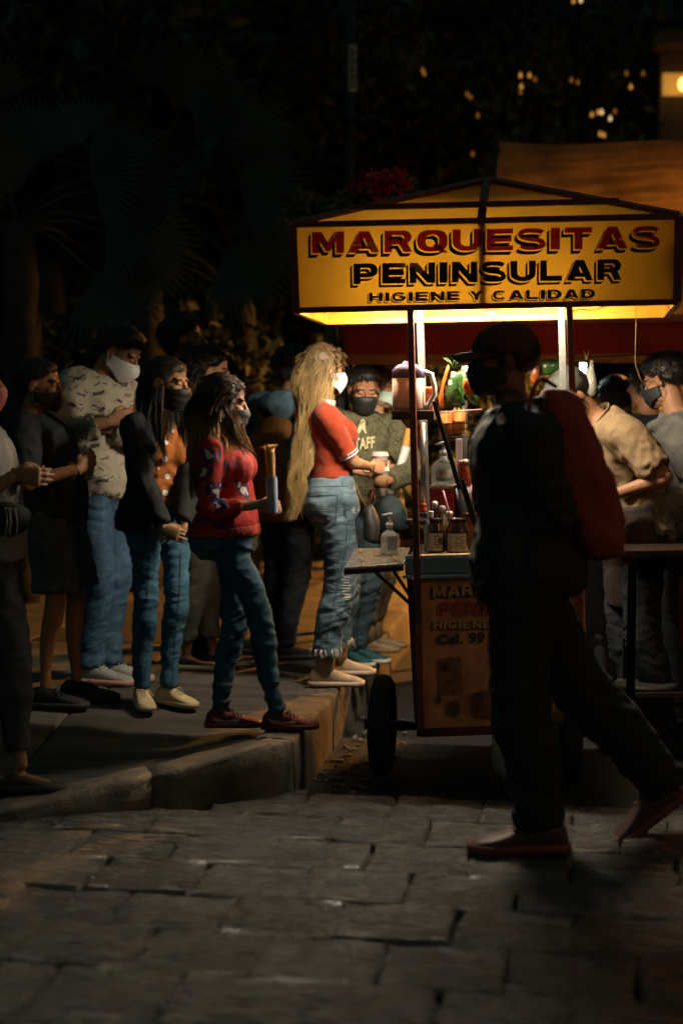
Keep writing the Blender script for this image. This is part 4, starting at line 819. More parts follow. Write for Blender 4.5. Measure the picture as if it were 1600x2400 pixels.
# glowing beads added in place of lamplit leaves in the trees
M_LEAFGLOW = [emis('orange_leaf_glow', (1, .45, .08), .6), emis('dim_orange_leaf_glow', (1, .4, .06), .16), emis('warm_white_leaf_glow', (1, .7, .35), 1.)]
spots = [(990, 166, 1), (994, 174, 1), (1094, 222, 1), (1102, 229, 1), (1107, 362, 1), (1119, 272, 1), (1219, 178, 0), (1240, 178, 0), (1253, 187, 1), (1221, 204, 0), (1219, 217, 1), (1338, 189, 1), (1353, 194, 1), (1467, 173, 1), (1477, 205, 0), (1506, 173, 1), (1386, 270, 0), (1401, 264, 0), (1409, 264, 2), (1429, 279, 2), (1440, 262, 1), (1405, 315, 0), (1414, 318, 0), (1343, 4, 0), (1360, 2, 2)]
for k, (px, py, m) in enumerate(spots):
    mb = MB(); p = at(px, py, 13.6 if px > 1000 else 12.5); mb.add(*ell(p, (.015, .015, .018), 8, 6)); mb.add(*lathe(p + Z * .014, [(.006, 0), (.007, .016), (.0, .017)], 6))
    tag(mb.build('leaf_glow', M_LEAFGLOW[m]), 'tiny glowing bead standing in for a lamplit leaf among the dark tree leaves', 'glowing bead', 'glowing beads for lamplit leaves')
# far building with lit lamp and shop windows
M_WALLB = mat('ochre_render', (.12, .08, .045), .85, .3, 1.5)
b0 = at(1535, 1200, 15.2); bd = empty('far_building', [b0[0] + 4, b0[1] + 2, 0], 'ochre building with a lit lamp and glowing panel for its lamplit alcove at the picture edge', 'building')
x0 = b0[0]; mb = MB(); mb.add(*box([x0 + 5, 17.3, 2.7], (5, 2, 2.7))); mb.build('wall', M_WALLB, bd, smooth=False)
mb = MB(); mb.add(*box([x0 + 5, 15.24, 5.45], (5.1, .15, .09))); mb.build('cornice', M_WALLB, bd, smooth=False, bevel=.03)
p = at(1590, 200, 15.1); mb = MB(); mb.add(*ell(p + np.array([.03, -.05, 0]), (.05, .05, .07))); mb.build('wall_lamp', emis('amber_wall_lamp', (1, .55, .12), 4), bd)
q0 = at(1556, 168, 15.2); q1 = at(1640, 220, 15.2); mb = MB(); mb.add(*box([(q0[0] + q1[0]) / 2, 15.29, (q0[2] + q1[2]) / 2], ((q1[0] - q0[0]) / 2, .03, (q0[2] - q1[2]) / 2))); mb.build('window', emis('alcove_glow', (1, .5, .08), .3), bd, smooth=False)  # emissive panel painting the glow of a lamplit wall alcove
w0 = at(1400, 840, 25); w1 = at(1540, 1000, 25); sh = empty('far_shop', [w0[0], w0[1], 0], 'far shop front with blurred orange lit windows past the beige shirt', 'building')
mb = MB(); mb.add(*box([(w0[0] + w1[0]) / 2, 26.2, 1.9], (2.4, 1., 1.9))); mb.build('wall', M_WALLB, sh, smooth=False)
for pa, pb, s in ((1424, 1434, .25), (1438, 1450, 1.0), (1455, 1464, .3), (1468, 1490, .9), (1494, 1504, .25)):
    a = at(pa, 858, 25.1); b = at(pb, 900, 25.1); mb = MB(); mb.add(*box([(a[0] + b[0]) / 2, 25.14, (a[2] + b[2]) / 2], ((b[0] - a[0]) / 2, .04, (a[2] - b[2]) / 2))); mb.build('window', emis('orange_shop_window', (1, .42, .05), s), sh, smooth=False)
# sodium street lamps outside the frame

for k, (x, y, h, s, lab) in enumerate(((3.9, 11.5, 3.5, 1., 'sodium street lamp down the road beyond the edge of the view'), (4.6, .4, 3.1, .024, 'low amber street lamp beside the road behind the photographer'))):
    M_SOD = emis('sodium_lamp', (1, .4, .07), SODIUM * s)
    g = empty('street_lamp', (x + .5, y, 0), lab, 'street lamp'); mb = MB(); mb.add(*tube([(x + .5, y, 0), (x + .5, y, h - .3), (x + .45, y, h + .1), (x + .2, y, h + .15), (x, y, h + .12)], [.06, .045, .04, .035, .03], 10)); mb.build('pole', M_POSTD, g)
    mb = MB(); mb.add(*lathe((x, y, h + .02), [(.02, .14), (.12, .11), (.2, .0), (.22, -.12 if k == 0 else .03), (.215, -.12 if k == 0 else .03), (.19, .0), (.11, .1), (.02, .13)], 20, cap=False)); mb.build('hood', M_POSTD, g)
    mb = MB(); mb.add(*ell((x, y, h), (.08, .08, .09), 14, 10)); mb.build('lamp_globe', M_SOD, g)
# ------------------------------------------------------------------ people: canonical head and hand, built once
def make_head():
    mb = MB(); E = lambda c, r, A=None: mb.add(*ell(c, r, 20, 14, A))
    E((0, -.014, .03), (.074, .094, .082)); E((0, .028, .045), (.06, .055, .055)); E((0, .03, -.03), (.058, .06, .08)); E((0, .04, -.072), (.043, .048, .04)); E((0, .076, -.098), (.019, .017, .015))
    for s in (-1, 1):
        E((s * .03, .074, .026), (.026, .014, .009)); E((s * .04, .064, -.02), (.022, .026, .02)); E((s * .031, .0755, .004), (.0145, .0125, .0105))
        E((s * .0115, .097, -.029), (.0085, .012, .0075)); E((s * .045, .01, -.06), (.018, .035, .04))
        A = np.array(Matrix.Rotation(R(18) * -1, 3, 'X')) @ np.array(Matrix.Rotation(R(22) * s, 3, 'Z')); E((s * .079, -.008, -.004), (.007, .018, .031), A)
    mb.add(*tube([(0, .082, .02), (0, .096, .0), (0, .109, -.018), (0, .108, -.027)], [.0085, .0095, .0115, .0105], 12))
    E((0, .089, -.053), (.023, .011, .0065)); E((0, .087, -.065), (.02, .011, .008))
    V, F, N = remesh(*mb.arr(), .0041, 3, .5)
    C = np.array([V[list(f)].mean(0) for f in F]); mi = np.zeros(len(F), int)
    for s in (-1, 1):
        d = ((C[:, 0] - s * .031) / .0115) ** 2 + ((C[:, 2] - .001) / .0034) ** 2; eye = (d < 1) & (C[:, 1] > .07); mi[eye] = 1
        iris = (((C[:, 0] - s * .031) / .006) ** 2 + ((C[:, 2] - .001) / .0045) ** 2 < 1) & (C[:, 1] > .07); mi[iris] = 2
        lash = (d >= 1) & (d < 2.2) & (C[:, 2] > .0022) & (C[:, 1] > .065); mi[lash] = 2
        brow = (np.abs(C[:, 2] - .0285 + .22 * np.abs(np.abs(C[:, 0]) - .034)) < .0036) & (C[:, 0] * s > .014) & (C[:, 0] * s < .054) & (C[:, 1] > .05); mi[brow] = 2
    lip = (np.abs(C[:, 0]) < .024) & (C[:, 2] < -.046) & (C[:, 2] > -.071) & (C[:, 1] > .088); mi[lip] = 3
    return V, F, N, mi, C
HEAD = make_head()
def make_hand(curl, spread=.1, thumb=.5):
    mb = MB(); rings = []
    for y, w, t, x in ((-.02, .026, .02, 0), (0, .028, .019, 0), (.03, .037, .018, .002), (.06, .041, .016, 0), (.085, .041, .013, -.001), (.095, .036, .01, -.001)):
        a = np.linspace(0, 2 * np.pi, 14, endpoint=False); rings.append([(x + w * math.copysign(abs(math.cos(t_)) ** .7, math.cos(t_)), y, t * math.sin(t_)) for t_ in a])
    mb.add(*rings_mesh(rings))
    for k, (x, L_) in enumerate(((.03, .9), (.0105, 1.), (-.0105, .95), (-.03, .76))):
        p = np.array([x, .083 - abs(x) * .25, .0]); P = [p - np.array([0, .02, 0]), p]; a = curl * .35; sx = x * spread * 6
        for q, l in enumerate((.042, .026, .022)):
            a += curl * (.5, .75, .55)[q] + .05 * k * curl * .3; p = p + np.array([sx * l, math.cos(a) * l * L_, -math.sin(a) * l * L_]); P.append(p)
        mb.add(*tube(P, np.array([.0088, .0092, .0085, .0078, .0062]) * (1 if k < 3 else .86), 10)); mb.add(*ell(P[-1], np.full(3, .0063)))
    P = [np.array(q) for q in ((.02, .012, -.004), (.042, .035, -.008 - .01 * thumb), (.05 - .012 * thumb, .062, -.014 - .02 * thumb), (.044 - .02 * thumb, .084, -.018 - .03 * thumb))]
    mb.add(*tube(P, [.014, .0125, .0102, .0072], 10)); mb.add(*ell(P[-1], np.full(3, .0072)))
    return remesh(*mb.arr(), .0042, 2, .5)
HANDS = {'relaxed': make_hand(.55), 'grip': make_hand(1.25, .02, .9), 'flat': make_hand(.25, .05, .3)}

def hair_mat(name, c, c2=None, rough=.4, z0=None, z1=None, tip=None):
    m = bpy.data.materials.new(name); m.use_nodes = True; N = m.node_tree.nodes; L = m.node_tree.links; b = N['Principled BSDF']; b.inputs['Roughness'].default_value = rough + .08
    at_ = N.new('ShaderNodeAttribute'); at_.attribute_name = 'tint'; r = N.new('ShaderNodeValToRGB'); r.color_ramp.elements[0].color = (*c, 1); r.color_ramp.elements[1].color = (*(c2 or tuple(x * 1.8 for x in c)), 1); L.new(at_.outputs['Fac'], r.inputs[0]); out = r.outputs[0]
    if tip:
        g = N.new('ShaderNodeNewGeometry'); s = N.new('ShaderNodeSeparateXYZ'); L.new(g.outputs['Position'], s.inputs[0]); nz = N.new('ShaderNodeTexNoise'); nz.inputs['Scale'].default_value = 22.; L.new(g.outputs['Position'], nz.inputs['Vector'])
        ad = N.new('ShaderNodeMath'); ad.operation = 'MULTIPLY_ADD'; ad.inputs[1].default_value = .16; L.new(nz.outputs[0], ad.inputs[0]); L.new(s.outputs[2], ad.inputs[2])
        mr = N.new('ShaderNodeMapRange'); mr.inputs[1].default_value = z0 + .08; mr.inputs[2].default_value = z1 + .08; L.new(ad.outputs[0], mr.inputs[0]); mx = N.new('ShaderNodeMix'); mx.data_type = 'RGBA'
        L.new(mr.outputs[0], mx.inputs[0]); L.new(out, mx.inputs[6]); mx.inputs[7].default_value = (*tip, 1); out = mx.outputs[2]
    L.new(out, b.inputs['Base Color']); b.inputs['Specular IOR Level'].default_value = .35
    tx = N.new('ShaderNodeTexCoord'); n2 = N.new('ShaderNodeTexNoise'); n2.inputs['Scale'].default_value = 240.; L.new(tx.outputs['Object'], n2.inputs['Vector']); bp = N.new('ShaderNodeBump'); bp.inputs['Strength'].default_value = .5; bp.inputs['Distance'].default_value = .004; L.new(n2.outputs[0], bp.inputs['Height']); L.new(bp.outputs[0], b.inputs['Normal'])
    return m
def skin(name, c):
    m = mat(name, c, .52, .1, 14, bump=.06, bs=160, spec=.4); return m
M_EYE = mat('eye_white', (.34, .3, .27), .25, 0); M_IRIS = mat('dark_iris', (.02, .013, .01), .3, 0)
def ik(S, W, l1, l2, pole):
    S = np.asarray(S, float); W = np.asarray(W, float); d = W - S; D = np.linalg.norm(d); D = min(D, (l1 + l2) * .998); u = nrm(d); W2 = S + u * D
    a = (l1 * l1 - l2 * l2 + D * D) / (2 * D); h = math.sqrt(max(l1 * l1 - a * a, 0)); p = np.asarray(pole, float); p = nrm(p - u * np.dot(p, u)); return S + u * a + p * h, W2
def spline(P, n):
    P = np.asarray(P, float); m = len(P); t = np.linspace(0, m - 1, n); Q = np.concatenate([[2 * P[0] - P[1]], P, [2 * P[-1] - P[-2]]]); o = []
    for x in t:
        i = min(int(x), m - 2); f = x - i; a, b, c, d = Q[i], Q[i + 1], Q[i + 2], Q[i + 3]
        o.append(.5 * (2 * b + (c - a) * f + (2 * a - 5 * b + 4 * c - d) * f * f + (3 * b - a - 3 * c + d) * f ** 3))
    return np.array(o)
# torso rings: height on a 1.70 m figure, half width, half depth, forward shift
TM = [(.80, .10, .085, -.01), (.86, .155, .11, -.012), (.92, .165, .118, -.012), (.98, .158, .112, -.006), (1.06, .142, .1, .002), (1.12, .14, .1, .004), (1.2, .152, .108, .004), (1.29, .166, .115, .004), (1.36, .168, .108, -.004), (1.41, .15, .088, -.012), (1.445, .1, .065, -.014), (1.475, .062, .056, -.01)]
TF = [(.80, .10, .09, -.01), (.86, .165, .125, -.018), (.92, .176, .13, -.02), (.98, .162, .118, -.012), (1.06, .13, .095, .002), (1.12, .122, .09, .004), (1.2, .134, .098, .004), (1.28, .148, .105, .006), (1.35, .15, .098, -.002), (1.4, .135, .08, -.01), (1.435, .09, .06, -.012), (1.47, .052, .048, -.008)]
LEG = [(0, .088), (.12, .09), (.25, .082), (.38, .068), (.48, .058), (.54, .055), (.62, .057), (.7, .055), (.82, .043), (.92, .035), (1., .036)]

class Person:
    def __init__(s, label, H, phi, feet, pelvis, head, d, female=False, w=1., depth=1., skin_col=(.34, .17, .09), group=None, phis=None, phih=None, pitch=0., roll=0., zg=None, lw=1., ctrl=.5, drop=0., vox=1., hs=1., belly=0.):
        """feet: two (px, py, toe angle) right then left; pelvis / head: pixel of the body centre line; d: distance"""
        s.k = k = H / 1.7; s.female = female; s.phi = phi; s.phis = phi if phis is None else phis; s.phih = s.phis if phih is None else phih; s.d = d; s.vox = vox; s.w = w; s.dep = depth; s.lw = lw
        s.fr = lambda a: (np.array([math.cos(R(a)), math.sin(R(a)), 0]), np.array([math.sin(R(a)), -math.cos(R(a)), 0]))
        s.feet = []
        for f in feet:
            if len(f) == 4: p = np.array([f[0], f[1], f[2]]); a = f[3]
            else:
                p = gnd(f[0], f[1], .215 if zg is None else zg); a = f[2]
            s.feet.append((p, a))
        base = (s.feet[0][0] + s.feet[1][0]) / 2; s.base = base
        s.root = empty('person', base, label, 'person', group)
        s.P = at(pelvis[0], pelvis[1], d); s.Hc = at(head[0], head[1], head[2] if len(head) > 2 else d)
        fh, rh = s.fr(s.phih); p_ = R(pitch); s.hf = fh * math.cos(p_) - Z * math.sin(p_); s.hu = fh * math.sin(p_) + Z * math.cos(p_); s.hr = rh
        if roll: c, q = math.cos(R(roll)), math.sin(R(roll)); s.hr, s.hu = s.hr * c + s.hu * q, s.hu * c - s.hr * q
        s.hk = k * .5 + .5; s.hk *= hs
        s.N = s.Hc - s.hu * .105 * s.hk - s.hf * .022 * s.hk + (-Z * .03) * k
        L_ = np.linalg.norm(s.N - s.P); s.ctl = s.P + Z * L_ * ctrl + (s.N - s.P) * .0 - s.fr(phi)[0] * .02
        s.sk = skin('skin', skin_col); s.T = TF if female else TM; s.belly = belly
        s.lk = L_ / (.555 * k)
        # joints
        s.sh = []; c, t, f, r = s.frame(1.395); 
        for q in (1, -1): s.sh.append(c + r * q * (.158 if female else .182) * k * w ** .5 - t * .005)
        s.hip = []; f0, r0 = s.fr(phi)
        for q in (1, -1): s.hip.append(s.P + r0 * q * .085 * k * w ** .5 - Z * .03 * k)
        s.leg = []
        for (p, a), h in zip(s.feet, s.hip):
            an = p + Z * .085 * k; dist = np.linalg.norm(an - h); l = dist * .503
            kn, an = ik(h, an, l, l, f0 * 1. + s.fr(a)[0] * .5); s.leg.append((h, kn, an))
        s.arms = [None, None]; s.handspec = [None, None]
    def curve(s, z):
        """point and tangent of the spine at height z of the 1.70 m figure"""
        t = (z - .92) / (1.475 - .92)
        if t < 0: return s.P + Z * (z - .92) * s.k, Z.copy()
        P0, P1, P2 = s.P, s.ctl, s.N; p = P0 * (1 - t) ** 2 + P1 * 2 * t * (1 - t) + P2 * t * t; g = (P1 - P0) * (1 - t) + (P2 - P1) * t; return p, nrm(g)
    def frame(s, z):
        c, t = s.curve(z); q = min(max((z - 1.0) / .3, 0), 1); a = s.phi + (s.phis - s.phi) * q; f, r = s.fr(a); f = np.cross(t, r); r = np.cross(f, t); return c, t, nrm(f), nrm(r)
    def torso(s, z0, z1, e=0., wid=1., n=28, ehem=0.):
        rows = [x for x in s.T if z0 < x[0] < z1]; tz = [x[0] for x in s.T]
        I = lambda z, c: np.interp(z, tz, [x[c] for x in s.T]); zs = [z0] + [x[0] for x in rows] + [z1]; rings = []; a = np.linspace(0, 2 * np.pi, n, endpoint=False)
        for z in zs:
            c, t, f, r = s.frame(z); e2 = e + ehem * max(0, min(1, (1.15 - z) / .25)); hw = (I(z, 1) * s.w * wid) * s.k + e2; hd = I(z, 2) * s.dep * s.k + e2; yo = I(z, 3) * s.k
            b = s.belly * math.exp(-((z - 1.08) / .11) ** 2)
            rings.append(np.array([c + f * (yo + (hd + (b if math.sin(x) > 0 else 0)) * math.copysign(abs(math.sin(x)) ** .85, math.sin(x))) + r * hw * math.copysign(abs(math.cos(x)) ** .85, math.cos(x)) for x in a]))
        return rings_mesh(rings)
    def bust(s, e=0.):
        mb = MB()
        if s.female:
            c, t, f, r = s.frame(1.265)
            for q in (1, -1): mb.add(*ell(c + f * .07 * s.k * s.dep + r * q * .06 * s.k * s.w, np.array([.072, .062, .07]) * s.k + e))
        return mb.arr() if s.female else None
    def arm(s, i, wrist, pole, hand=None, hdir=None, hn=None, hkind='relaxed'):
        """wrist: (px, py, d); pole: world direction the elbow points to"""
        W = at(*wrist) if len(wrist) == 3 else np.asarray(wrist[1:]); l1, l2 = .275 * s.k, .25 * s.k; S = s.sh[i]; D = np.linalg.norm(W - S)
        if D > (l1 + l2): q = D / (l1 + l2) * 1.002; q = min(q, 1.22); l1 *= q; l2 *= q
        E, W = ik(S, W, l1, l2, pole); s.arms[i] = (S, E, W); s.handspec[i] = (hdir if hdir is not None else None, hn, hkind)
    def armpath(s, i, n=15):
        S, E, W = s.arms[i]; c, t, f, r = s.frame(1.37); q = 1 if i == 0 else -1
        P = [S - r * q * .06 * s.k - t * .01, S, S * .45 + E * .55, E * .85 + S * .15, E, E * .85 + W * .15, E * .4 + W * .6, W]; return spline(P, n)
    def armtube(s, i, t0, t1, e, n=24, lim=None, rs=1.):
        Q = s.armpath(i, 40); t = np.linspace(0, 1, 40); rad = np.interp(t, [0, .14, .3, .5, .57, .66, .85, 1.], [.046, .053, .046, .039, .038, .039, .031, .026]) * s.k * s.lw * (.9 if s.female else 1.)
        m = max(4, int((t1 - t0) * n)); tt = np.linspace(t0, t1, m); P = np.stack([np.interp(tt, t, Q[:, c]) for c in range(3)], 1); return tube(P, np.interp(tt, t, rad) * rs + e, 14)
    def legpath(s, i, n=40):
        h, kn, an = s.leg[i]; f = s.fr(s.phi)[0]; P = [h + Z * .06 * s.k, h, h * .5 + kn * .5 + f * .012, kn, kn * .5 + an * .5 - f * .014, an]; return spline(P, n)
    def legtube(s, i, t0, t1, e, rs=1., prof=None, n=30):
        Q = s.legpath(i); t = np.linspace(0, 1, 40); rad = np.interp(t, [x[0] for x in LEG], [x[1] for x in LEG]) * s.k * s.lw * rs; m = max(5, int((t1 - t0) * n)); tt = np.linspace(t0, t1, m)
        P = np.stack([np.interp(tt, t, Q[:, c]) for c in range(3)], 1); ee = e if prof is None else np.interp(tt, [x[0] for x in prof], [x[1] for x in prof]); return tube(P, np.interp(tt, t, rad) + ee, 16)
    # ---- outputs
    def body(s, legs=True):
        mb = MB(); mb.add(*s.torso(.8, 1.475, -.012)); 
        if s.female: mb.add(*s.bust(-.012))
        mb.add(*tube(spline([s.frame(1.42)[0], s.N, s.Hc - s.hu * .07 * s.hk - s.hf * .012 * s.hk, s.Hc - s.hf * .01], 8), np.interp(np.linspace(0, 1, 8), [0, .4, 1], [.06, .054 if not s.female else .047, .05]) * s.k, 16))
        for i in (0, 1):
            if s.arms[i]: mb.add(*s.armtube(i, 0, 1, 0.))
            mb.add(*s.legtube(i, 0, 1, -.008)); p, a = s.feet[i]; f = s.fr(a)[0]; mb.add(*tube([p + Z * .045 - f * .03, p + Z * .035 + f * .05, p + Z * .028 + f * .11], [.028, .024, .016], 10))
        V, F, N = remesh(*mb.arr(), .0125 * s.vox, 3); B = MB(); B.add(V, F, 0); k = s.hk
        HV = HEAD[0] * k; Vh = s.Hc + HV[:, :1] * s.hr + HV[:, 1:2] * s.hf + HV[:, 2:] * s.hu; n0 = B.n; B.v.append(Vh); B.f += [tuple(q + n0 for q in f) for f in HEAD[1]]; B.m += HEAD[3].tolist(); B.n += len(Vh)
        for i in (0, 1):
            if not s.arms[i]: continue
            S, E, W = s.arms[i]; hd, hn, kind = s.handspec[i]; y = nrm(hd if hd is not None else W - E); z = np.asarray(hn if hn is not None else -Z, float) * -1.; z = z - y * np.dot(z, y); z = nrm(z) if np.linalg.norm(z) > 1e-3 else nrm(np.cross(y, [1, 0, 0])); x = np.cross(y, z)
            q = -1 if i == 0 else 1   # thumb side: right hand palm down -> thumb to the left
            HVv, HF, _ = HANDS[kind]; hv = HVv * (s.k * (.84 if s.female else .94)); Vv = W + hv[:, :1] * x * q + hv[:, 1:2] * y + hv[:, 2:] * z; B.add(Vv, HF if q == 1 else [f[::-1] for f in HF], 0)
        lip = mat('lip', (.3, .1, .07), .45, .1); return B.build('body', [s.sk, M_EYE, M_IRIS, lip], s.root)
    def folds(s, V, N, amp, seed, freq=14., aniso=(1, 1, .45)):
        Q = V - s.base; n = vnoise(Q * freq * np.array(aniso), seed) + .55 * vnoise(Q * freq * 2.2 * np.array(aniso), seed + 3); r = 1 - np.abs(vnoise(Q * freq * .8 * np.array([1, 1, 1.6]) + n[:, None] * .35, seed + 7)) * 2; g_ = np.clip(1 - 2.8 * np.abs(vnoise(Q * freq * np.array([.55, .55, .95]) + n[:, None] * .5 + 3.3, seed + 11)), -.6, 1); return V + N * (amp * (.45 * n + .35 * r + .75 * g_))[:, None]
    def top(s, m, hem=.95, sleeve=1., e=.014, amp=.006, seed=1, name='shirt', neck=1.462, ehem=0., sl_e=None, cut=None, solid=0, rs=1., extra=None, voxel=.0085, drape=None):
        mb = MB(); mb.add(*s.torso(hem, neck, e, ehem=ehem)); 
        if s.female: mb.add(*s.bust(e))
        SL = MB()
        for i in (0, 1):
            if s.arms[i] and sleeve > 0: (SL if cut else mb).add(*s.armtube(i, 0, sleeve, (sl_e if sl_e is not None else e), rs=rs))
        if extra: mb.add(*extra)
        V, F, N = remesh(*mb.arr(), voxel * s.vox, 4); V = s.folds(V, N, amp, seed)
        for i in (0, 1):   # sleeve ripples at the elbow
            if s.arms[i]:
                E = s.arms[i][1]; q = np.linalg.norm(V - E, axis=1); ax = nrm(s.arms[i][2] - s.arms[i][0]); V = V + N * (np.exp(-(q / .09) ** 2) * .006 * np.sin((V - E) @ ax * 150 + vnoise(V * 18, 2) * 2))[:, None]
        if cut:
            keep = []; C = np.array([V[list(f)].mean(0) for f in F])
            zz = np.array([1.475 - .0 for _ in F]); fc = s.fr(s.phis); c0 = s.P; rel = C - c0; hz = rel[:, 2] / s.k + .92; sp = np.array([s.curve(z)[0] for z in np.clip(hz, .8, 1.47)]); rel = C - sp; xr = rel @ fc[1]; yf = rel @ fc[0]
            arm_d = np.full(len(F), 1.)
            F = [f for f, a, b, h in zip(F, xr, yf, hz) if not cut(a / s.k, b / s.k, h)]
            if SL.n: V2, F2, N2 = remesh(*SL.arr(), voxel * s.vox, 4); V2 = s.folds(V2, N2, amp, seed + 2); F = F + [tuple(q + len(V) for q in f) for f in F2]; V = np.concatenate([V, V2])
        return mkobj(name, V, F, m, s.root, solid=solid)
    def trousers(s, m, end=1., e=.012, rs=1., amp=.005, seed=2, name='trousers', top=1.04, prof=None, knee=.007, ankle=.006, cut=None, voxel=.0085):
        mb = MB(); mb.add(*s.torso(.80, top, e * .8))
        for i in (0, 1): mb.add(*s.legtube(i, 0, end, e, rs, prof))
        V, F, N = remesh(*mb.arr(), voxel * s.vox, 3); V = s.folds(V, N, amp, seed, 12., (1, 1, .5)); dz = np.zeros(len(V))
        Q = V - s.base; wp = vnoise(Q * 7, seed)[:, None] * np.array([.5, .5, 1.1]); f0 = s.fr(s.phi)[0]
        r1 = np.clip(1 - 2.6 * np.abs(vnoise(Q * np.array([5, 5, 20]) + wp + (Q @ f0)[:, None] * np.array([0, 0, 11.]), seed + 5)), -.5, 1); r2 = np.clip(1 - 2.6 * np.abs(vnoise(Q * np.array([8, 8, 34]) - wp - (Q @ f0)[:, None] * np.array([0, 0, 13.]), seed + 8)), -.5, 1)
        for i in (0, 1):
            h, kn, an = s.leg[i]; near = np.exp(-((np.abs((V - kn) @ s.fr(s.phi)[1])) / .12) ** 2)
            dz += near * np.exp(-((V[:, 2] - kn[2]) / .14) ** 2) * knee * (.36 * r1 + .3 * r2)
            if end > .9: dz += near * np.exp(-((V[:, 2] - an[2] - .03) / .11) ** 2) * ankle * (.42 * r1 + .45 * r2)
        dz += np.exp(-((V[:, 2] - s.hip[0][2] + .06) / .1) ** 2) * knee * .7 * r1 + .0022 * r2 + .001 * r1
        return mkobj(name, V + N * dz[:, None], F, m, s.root)
    def shoe(s, i, m_up, m_sole, L_=.27, h=1., toe=1., lace=None, boot=0., name='shoe', lift=0., tiltdeg=0.):
        p, a = s.feet[i]; f, r = s.fr(a); k = s.k * L_ / .27; up = Z
        if tiltdeg: c, q = math.cos(R(tiltdeg)), math.sin(R(tiltdeg)); f, up = f * c - Z * q, Z * c + f * q
        a_ = np.linspace(0, 2 * np.pi, 18, endpoint=False); T = [(-.078, .02, .05), (-.072, .03, .075), (-.05, .037, .1), (-.015, .038, .104), (.02, .038, .096), (.055, .039, .08), (.09, .043, .064), (.125, .046, .053), (.155, .043, .046), (.178, .033, .037), (.19, .018, .026)]
        rings = [np.array([p + f * y * k + r * (x := math.copysign(abs(math.cos(t)) ** .75, math.cos(t)) * w * k) + up * ((.012 + (hh * h - .012) * (.5 + .5 * math.copysign(abs(math.sin(t)) ** .8, math.sin(t)))) * k + lift) for t in a_]) for y, w, hh in T]
        so = empty(name, p); so.parent = s.root; so.location = p - np.array(s.root.location); mb = MB(); mb.add(*rings_mesh(rings))
        if boot: mb.add(*tube([p + up * .06 * k, p + up * (.09 + boot * .5), p + up * (.09 + boot)], [.045 * k, .046 * k, .052 * k], 16))
        mb.build('upper', m_up, so)
        T2 = [(-.086, .016), (-.08, .032), (-.055, .041), (0, .042), (.05, .043), (.09, .048), (.13, .05), (.16, .046), (.183, .035), (.197, .014)]; mb = MB()
        z1 = .028
        rings = [[p + f * y * k + r * w * k * sx + up * (zz * k * (1 + .25 * max(0, y - .12) / .08 * (zz == 0.003)) + lift) for sx, zz in ((-1, .003), (-1.03, z1 * .6), (-.98, z1), (.98, z1), (1.03, z1 * .6), (1, .003))] for y, w in T2]; mb.add(*rings_mesh(rings)); mb.build('sole', m_sole, so)
        if lace:
            mb = MB()
            for q, y in enumerate((.035, .052, .069, .086)):
                hh = np.interp(y, [x[0] for x in T], [x[2] for x in T]) * h * k + .001; w = .02 * k
                mb.add(*tube([p + f * y * k - r * w + up * (hh - .008 + lift), p + f * (y + .006) * k + up * (hh + .003 + lift), p + f * (y + .012) * k + r * w + up * (hh - .008 + lift)], [.0028] * 3, 6))
            for q in (-1, 1): mb.add(*tube([p + f * .035 * k + up * (.088 * h * k + lift), p + f * .05 * k + r * q * .025 + up * (.095 * h * k + lift), p + f * .065 * k + r * q * .04 + up * (.06 * h * k + lift)], [.0024] * 3, 6))
            mb.build('laces', lace, so)
        return so
    def hp(s, x, y, z): return s.Hc + (s.hr * x + s.hf * y + s.hu * z) * s.hk
    def hair_cap(s, m, line=None, thick=.016, blades=700, blen=.02, seed=1, back=-.06, name='hair', curl=0.):
        V, F, N, mi, C = HEAD; yy = [-.12, -.05, -.015, .012, .035, .06, .1]; zz = line or [back, back * .7, -.004, .022, .035, .064, .074]
        hl = np.interp(V[:, 1], yy, zz); inside = (V[:, 2] > hl) & (np.abs(V[:, 0]) < .0775); Ff = [f for f in F if all(inside[list(f)])]; used = sorted({i for f in Ff for i in f}); idx = {u: q for q, u in enumerate(used)}; P = V[used]; n = N[used]
        edge = np.clip((P[:, 2] - np.interp(P[:, 1], yy, zz)) / .03, 0, 1); nz = vnoise(P * 38, seed) * .22 + vnoise(P * np.array([120, 40, 90]), seed + 1) * .16
        Q = P + n * (.002 + thick * edge ** .7 * (1 + nz * .8))[:, None]; W = np.array([s.hp(*q) for q in Q]); mb = MB(); mb.add(W, [tuple(idx[i] for i in f) for f in Ff]); tn = [.3] * len(W)
        rng = np.random.default_rng(seed); pick = rng.integers(0, len(P), int(blades * 2.2))
        for i in pick:
            q = P[i]; nn = n[i]; cb = np.array([q[0] * 4, .5 + q[1] * 3, -.25 - (.09 - q[2]) * 4]); cb = nrm(cb - nn * np.dot(cb, nn)); d = nrm(cb * (1 if not curl else .3) + nn * (.42 if not curl else 1.1) + rng.normal(size=3) * (.16 + curl)); l = blen * (1.5 if not curl else 1.) * rng.uniform(.6, 1.3) * (.4 + .6 * edge[i]); b = nrm(np.cross(d, nn)) * .0017
            r0 = q + nn * thick * edge[i] * .8; A = [s.hp(*(r0 - b)), s.hp(*(r0 + b)), s.hp(*(r0 + d * l * .6 + b * .7 - np.array([0, 0, .1 * l]))), s.hp(*(r0 + d * l - np.array([0, 0, .35 * l])))]; mb.add(A, [(0, 1, 2), (0, 2, 3)]); tn += [rng.uniform(.1, 1)] * 4
        o = mb.build(name, m, s.root); at_ = o.data.attributes.new('tint', 'FLOAT', 'POINT'); at_.data.foreach_set('value', np.array(tn, np.float32)); return o
